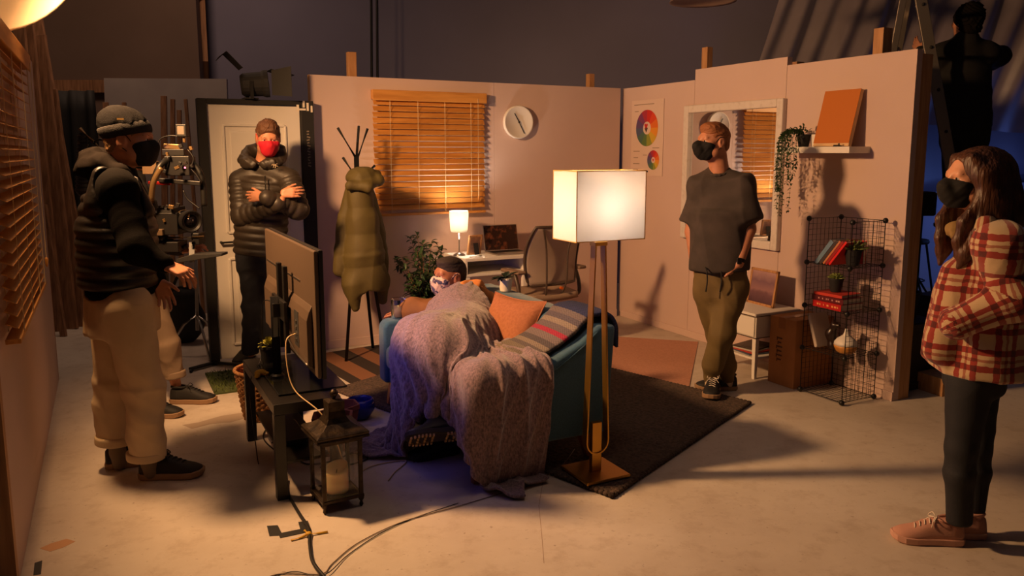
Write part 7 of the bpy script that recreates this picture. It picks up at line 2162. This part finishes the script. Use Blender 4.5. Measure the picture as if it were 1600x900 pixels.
B.build('body', sk2, ps)
hairS = mat('cropped_black_hair', rgb(40, 26, 20), 0.8, bump=0.4, bscale=300)
short_hair(hS, ps, hairS, 0.004, 0.004, 0.0015, seed=5); brows(hS, ps, hairS); eyes(hS, ps)
fm_ = bpy.data.materials.new('floral_mask'); fm_.use_nodes = True
b = bsdf(fm_); N = NT(fm_); tc = N.n('ShaderNodeTexCoord'); vo = N.n('ShaderNodeTexVoronoi', i_Scale=75.0); nz = N.n('ShaderNodeTexNoise', i_Scale=45.0, i_Detail=3.0); N.l(tc.outputs['Object'], nz.inputs['Vector']); N.l(tc.outputs['Object'], vo.inputs['Vector'])
r = N.n('ShaderNodeValToRGB'); r.color_ramp.elements[0].position = 0.44; r.color_ramp.elements[0].color = (*rgb(70, 66, 96), 1); r.color_ramp.elements[1].position = 0.52; r.color_ramp.elements[1].color = (*rgb(214, 184, 166), 1)
N.l(nz.outputs['Fac'], r.inputs['Fac']); N.l(r.outputs['Color'], b.inputs['Base Color']); b.inputs['Roughness'].default_value = 0.9
mask(hS, ps, fm_)
mus = mat('mustard_jacket_cloth', rgb(116, 72, 32), 0.8, col2=rgb(102, 62, 26), nscale=9, bump=0.2, bscale=300)
B = Blob(0.007, 0.05)
B.chain([P(724, 490, 4.82), chS, pvS + Vector((0, 0, 0.02))], [0.105, 0.145, 0.14])
B.cap(shl, shr, 0.07, 0.085)
B.chain([shl, elS], [0.086, 0.080]); B.chain([elS, Vector(elS).lerp(Vector(wrS), 0.75)], [0.080, 0.058]); B.chain([shr, P(772, 540, 4.45), P(750, 558, 4.36)], [0.075, 0.07, 0.055])
B.folds(0.016, 26, 61)
jS = B.build('jacket', mus, ps)
B = Blob(0.006, 0.035)
B.chain([P(700, 470, 4.70), P(722, 450, 4.70), P(744, 450, 4.78), P(758, 472, 4.86), P(756, 496, 4.90)], [0.020, 0.030, 0.034, 0.034, 0.026])
B.chain([P(726, 447, 4.74), P(746, 450, 4.76), P(762, 466, 4.80), P(766, 490, 4.84)], [0.030, 0.040, 0.044, 0.036]); B.folds(0.008, 40, 6)
B.build('hood', mat('tan_lining', rgb(206, 130, 70), 0.85, bump=0.2, bscale=300), jS)
B = Blob(0.007, 0.05)
B.chain([pvS, sofa_pt(0.26, 0.84, 0.51), k1, a1], [0.13, 0.10, 0.085, 0.06]); B.chain([pvS, sofa_pt(0.26, 0.66, 0.51), k2, Vector(k2).lerp(Vector(a2), 0.88)], [0.13, 0.10, 0.085, 0.06])
B.folds(0.008, 22, 62); B.build('trousers', jeans, ps)
# boots: one sole faces the camera
bootm = mat('black_boot_leather', rgb(26, 22, 20), 0.45); bsole = mat('boot_rubber', rgb(44, 36, 28), 0.75)
shoe(ps, P(724, 679, 3.72), (P(632, 690, 3.62) - P(724, 679, 3.72)), 0.285, bootm, bsole, MT['black'], up=Vector((-0.15, 0.72, 0.66)), high=1.3, lugs=True, name='boot')
shoe(ps, sofa_pt(0.13, 0.50, 0.0), -UA, 0.28, bootm, bsole, MT['black'], high=1.3, lugs=True, name='boot')

# ------------------------------------------------------------------ blanket: a sheet let fall over the sofa and the person
def to_sofa(p):
    q = Vector(p) - sofa_pt(0, 0, 0)
    return np.array([q.dot(UA), q.dot(VB), q.z])
def drape():
    NI, NJ = 116, 132
    t = np.linspace(0, 1, NJ); s = np.linspace(0, 1, NI)
    Yk = [-0.38, -0.26, -0.05, 0.18, 0.28, 0.44, 0.56, 0.80, 1.00, 1.12]
    Xk = [0.20, 0.12, 0.00, -0.08, -0.13, -0.16, -0.40, -0.56, -0.50, -0.22]
    Xe = [0.40, 0.42, 0.42, 0.40, 0.42, 0.46, 0.50, 0.50, 0.50, 0.48]
    Yl = Yk[0] + (Yk[-1] - Yk[0]) * t
    xa = np.interp(Yl, Yk, Xk); xb = np.interp(Yl, Yk, Xe)
    for _ in range(4):
        xa = np.convolve(np.pad(xa, 3, mode='edge'), np.ones(7) / 7, 'valid'); xb = np.convolve(np.pad(xb, 3, mode='edge'), np.ones(7) / 7, 'valid')
    X = xa[None, :] + (xb - xa)[None, :] * s[:, None]
    Y = np.repeat(Yl[None, :], NI, 0) - 0.10 * np.maximum(0, -X) * np.maximum(0, Yl - 0.6)[None, :]
    flat = np.stack([X, Y, np.zeros_like(X)], axis=-1) * FOLD
    Zz = 0.80 + 0.30 * np.clip((X + 0.3) / 0.9, 0, 1) * np.clip((Y - 0.2) / 0.5, 0, 1)
    Zz = Zz + 0.034 * np.sin(Y * 34 + 3 * np.sin(X * 6) + 9 * X) + 0.030 * np.sin(X * 33 + 2.5 * np.sin(Y * 7 + 1) - 8 * Y)
    p = np.stack([X, Y, Zz], axis=-1); v = np.zeros_like(p)
    caps = [(to_sofa(nkS) * 1.0, to_sofa(chS), 0.11, 0.165), (to_sofa(chS), to_sofa(pvS), 0.165, 0.165),
            (to_sofa(sofa_pt(0.26, 0.84, 0.51)), to_sofa(k1), 0.115, 0.10), (to_sofa(k1), to_sofa(a1), 0.10, 0.075),
            (to_sofa(sofa_pt(0.26, 0.66, 0.51)), to_sofa(k2), 0.115, 0.10), (to_sofa(k2), to_sofa(a2), 0.10, 0.07),
            (to_sofa(shl), to_sofa(shr), 0.08, 0.09), (to_sofa(shr), to_sofa(P(772, 540, 4.45)), 0.085, 0.08),
            (to_sofa(sofa_pt(0.26, 0.75, 0.54)), (to_sofa(k1) + to_sofa(k2)) / 2, 0.13, 0.115),
            (np.array([0.22, 0.42, 0.47]), np.array([0.05, 0.40, 0.50]), 0.09, 0.07)]
    bt0, bt1 = to_sofa(P(723, 678, 3.80)), to_sofa(P(632, 688, 3.70))
    caps.append((bt0 + np.array([0.0, 0.05, 0.03]), bt1 + np.array([0.0, 0.05, 0.02]), 0.05, 0.04))
    boxes = [((0.01, 0.01, 0.19), (0.44, 0.44, 0.565)), ((0.02, 0.12, 0.19), (0.62, SW - 0.12, 0.42)), ((0.02, 0.02, 0.19), (0.80, 0.12, 0.57)), ((0.0, SW - 0.12, 0.17), (0.80, SW, 0.57)), ((0.58, 0.0, 0.17), (0.80, SW, 0.70))]
    # one smooth distance field of sofa and person, sampled on a grid
    g0 = np.array([-0.85, -0.75, 0.0]); gh = 0.022; gn = (84, 120, 58)
    G = np.stack(np.meshgrid(*[g0[i] + gh * np.arange(gn[i]) for i in range(3)], indexing='ij'), axis=-1).reshape(-1, 3)
    D = np.full(len(G), 9.0)
    for a, b_, ra, rb_ in caps:
        ba = b_ - a; tt = np.clip(((G - a) @ ba) / (ba @ ba), 0, 1)
        d = np.linalg.norm(G - a - tt[:, None] * ba, axis=1) - (ra + (rb_ - ra) * tt)
        h_ = np.maximum(0.13 - np.abs(D - d), 0) / 0.13; D = np.minimum(D, d) - h_ * h_ * 0.13 * 0.25
    for lo, hi in boxes:
        c_ = (np.array(lo) + hi) / 2; e_ = (np.array(hi) - lo) / 2 - 0.03
        q = np.abs(G - c_) - e_
        d = np.linalg.norm(np.maximum(q, 0), axis=1) + np.minimum(q.max(axis=1), 0) - 0.03
        h_ = np.maximum(0.05 - np.abs(D - d), 0) / 0.05; D = np.minimum(D, d) - h_ * h_ * 0.05 * 0.25
    D = D.reshape(gn)
    GR = np.stack(np.gradient(D, gh), axis=-1)
    GR /= np.maximum(np.linalg.norm(GR, axis=-1, keepdims=True), 1e-6)
    F4 = np.concatenate([D[..., None], GR], axis=-1)
    th = 0.02
    def look(q):
        x = np.clip((q - g0) / gh, 0, np.array(gn) - 1.001); i = x.astype(int); f = x - i
        r = 0
        for c in range(8):
            o = ((c >> 2) & 1, (c >> 1) & 1, c & 1)
            w = np.prod([f[:, k] if o[k] else 1 - f[:, k] for k in range(3)], axis=0)
            r = r + F4[i[:, 0] + o[0], i[:, 1] + o[1], i[:, 2] + o[2]] * w[:, None]
        return r
    def collide(p, old):
        q = p.reshape(-1, 3)
        r = look(q); m = r[:, 0] < th
        q[m] += r[m, 1:] * (th - r[m, 0])[:, None]
        hit = m
        m2 = q[:, 2] < 0.014
        q[m2, 2] = 0.014
        return q.reshape(p.shape), (hit | m2).reshape(p.shape[:2])
    A = slice(None)
    cons = []
    def add(ax, step, stiff):
        N_ = p.shape[ax]
        for par in range(2):
            ia = np.concatenate([np.arange(k, k + step) for k in range(par * step, N_ - step, 2 * step)])
            ia = ia[ia + step < N_]
            sa = [A, A]; sb = [A, A]; sa[ax] = slice(ia[0], ia[-1] + 1, 2) if step == 1 else ia; sb[ax] = slice(ia[0] + 1, ia[-1] + 2, 2) if step == 1 else ia + step
            sa, sb = tuple(sa), tuple(sb)
            cons.append((sa, sb, np.linalg.norm(flat[sb] - flat[sa], axis=-1, keepdims=True), stiff))
    add(0, 1, 0.9); add(1, 1, 0.9)
    for par in range(2):
        for f in (0, 1):
            sa = (slice(par, NI - 1, 2), slice(0, NJ - 1) if not f else slice(1, NJ)); n_ = len(range(par, NI - 1, 2))
            sb = (slice(par + 1, par + 1 + 2 * n_, 2), slice(1, NJ) if not f else slice(0, NJ - 1))
            cons.append((sa, sb, np.linalg.norm(flat[sb] - flat[sa], axis=-1, keepdims=True), 0.3))
    add(0, 3, 0.04); add(1, 3, 0.04)
    dt = 1 / 60.0
    for it in range(BL_STEPS):
        v[..., 2] -= 9.8 * dt
        v *= 0.97
        old = p.copy()
        p = p + v * dt
        for k in range(8):
            for sa, sb, L, stiff in cons:
                d = p[sb] - p[sa]
                n = np.sqrt(np.einsum('ijk,ijk->ij', d, d))[..., None]
                d *= (n - L) / np.maximum(n, 1e-9) * (0.5 * stiff)
                p[sa] += d; p[sb] -= d
            if k % 4 == 3: p, hit = collide(p, old)
        fr_m = hit
        p[fr_m, :2] = old[fr_m, :2] + 0.06 * (p[fr_m, :2] - old[fr_m, :2])
        p, h2 = collide(p, old)
        v = (p - old) / dt
        v[hit] *= 0.2
        if it > BL_STEPS - 25: v *= 0.7
    # drapery folds running out from the lap towards the hems
    dx = np.gradient(p, axis=0); dy = np.gradient(p, axis=1)
    nrm = np.cross(dx, dy); nrm /= np.maximum(np.linalg.norm(nrm, axis=-1, keepdims=True), 1e-9)
    if nrm[NI // 2, NJ // 2, 2] < 0: nrm = -nrm
    cx_, cy_ = 0.34, 0.86
    ph = np.arctan2(Y - cy_, X - cx_); rr = np.hypot(Y - cy_, X - cx_)
    g1 = np.sin(19 * ph + 2.2 * np.sin(4.3 * rr) + 1.2 * np.sin(3 * ph)); g2 = np.sin(31 * ph + 3.1 * np.sin(6 * rr + 1) + 0.6)
    ridge = np.exp(-2.2 * np.abs(g1)) * 1.0 + np.exp(-2.6 * np.abs(g2)) * 0.55
    cross = np.exp(-3.0 * np.abs(np.sin(12 * rr + 2.6 * np.sin(3.1 * ph + 1)))) * 0.45
    amp = 0.030 * np.clip(rr / 0.55, 0.25, 1.0)
    p = p + nrm * (amp * (ridge + cross * np.clip(1.2 - rr, 0, 1)))[..., None]
    p[..., 2] = np.maximum(p[..., 2], 0.012)
    return p
FOLD, BL_STEPS = 1.12, 100
pts = drape()
rows = [[sofa_pt(*[float(c) for c in q]) for q in rw] for rw in pts]
bkm = bpy.data.materials.new('heather_fleece'); bkm.use_nodes = True
b = bsdf(bkm); N = NT(bkm); tc = N.n('ShaderNodeTexCoord')
n1 = N.n('ShaderNodeTexNoise', i_Scale=110.0, i_Detail=4.0, i_Roughness=0.7); n2 = N.n('ShaderNodeTexNoise', i_Scale=5.0)
mp = N.n('ShaderNodeMapping'); mp.inputs['Scale'].default_value = (1, 1, 0.5); N.l(tc.outputs['Object'], mp.inputs['Vector']); N.l(mp.outputs[0], n1.inputs['Vector']); N.l(tc.outputs['Object'], n2.inputs['Vector'])
r = N.n('ShaderNodeValToRGB'); r.color_ramp.elements[0].position = 0.36; r.color_ramp.elements[0].color = (*rgb(82, 68, 74), 1); r.color_ramp.elements[1].position = 0.64; r.color_ramp.elements[1].color = (*rgb(142, 116, 118), 1)
N.l(n1.outputs['Fac'], r.inputs['Fac']); N.l(r.outputs['Color'], b.inputs['Base Color']); b.inputs['Roughness'].default_value = 0.95; b.inputs['Sheen Weight'].default_value = 0.4
bp = N.n('ShaderNodeBump', i_Strength=0.5, i_Distance=0.005); N.l(n1.outputs['Fac'], bp.inputs['Height']); N.l(bp.outputs['Normal'], b.inputs['Normal'])
bkt = MB().strip(rows).build('blanket', bkm, smooth=True, solid=0.012, subsurf=1)
tag(bkt, 'purple grey heather fleece blanket draped over the seated person and the sofa front', 'blanket')
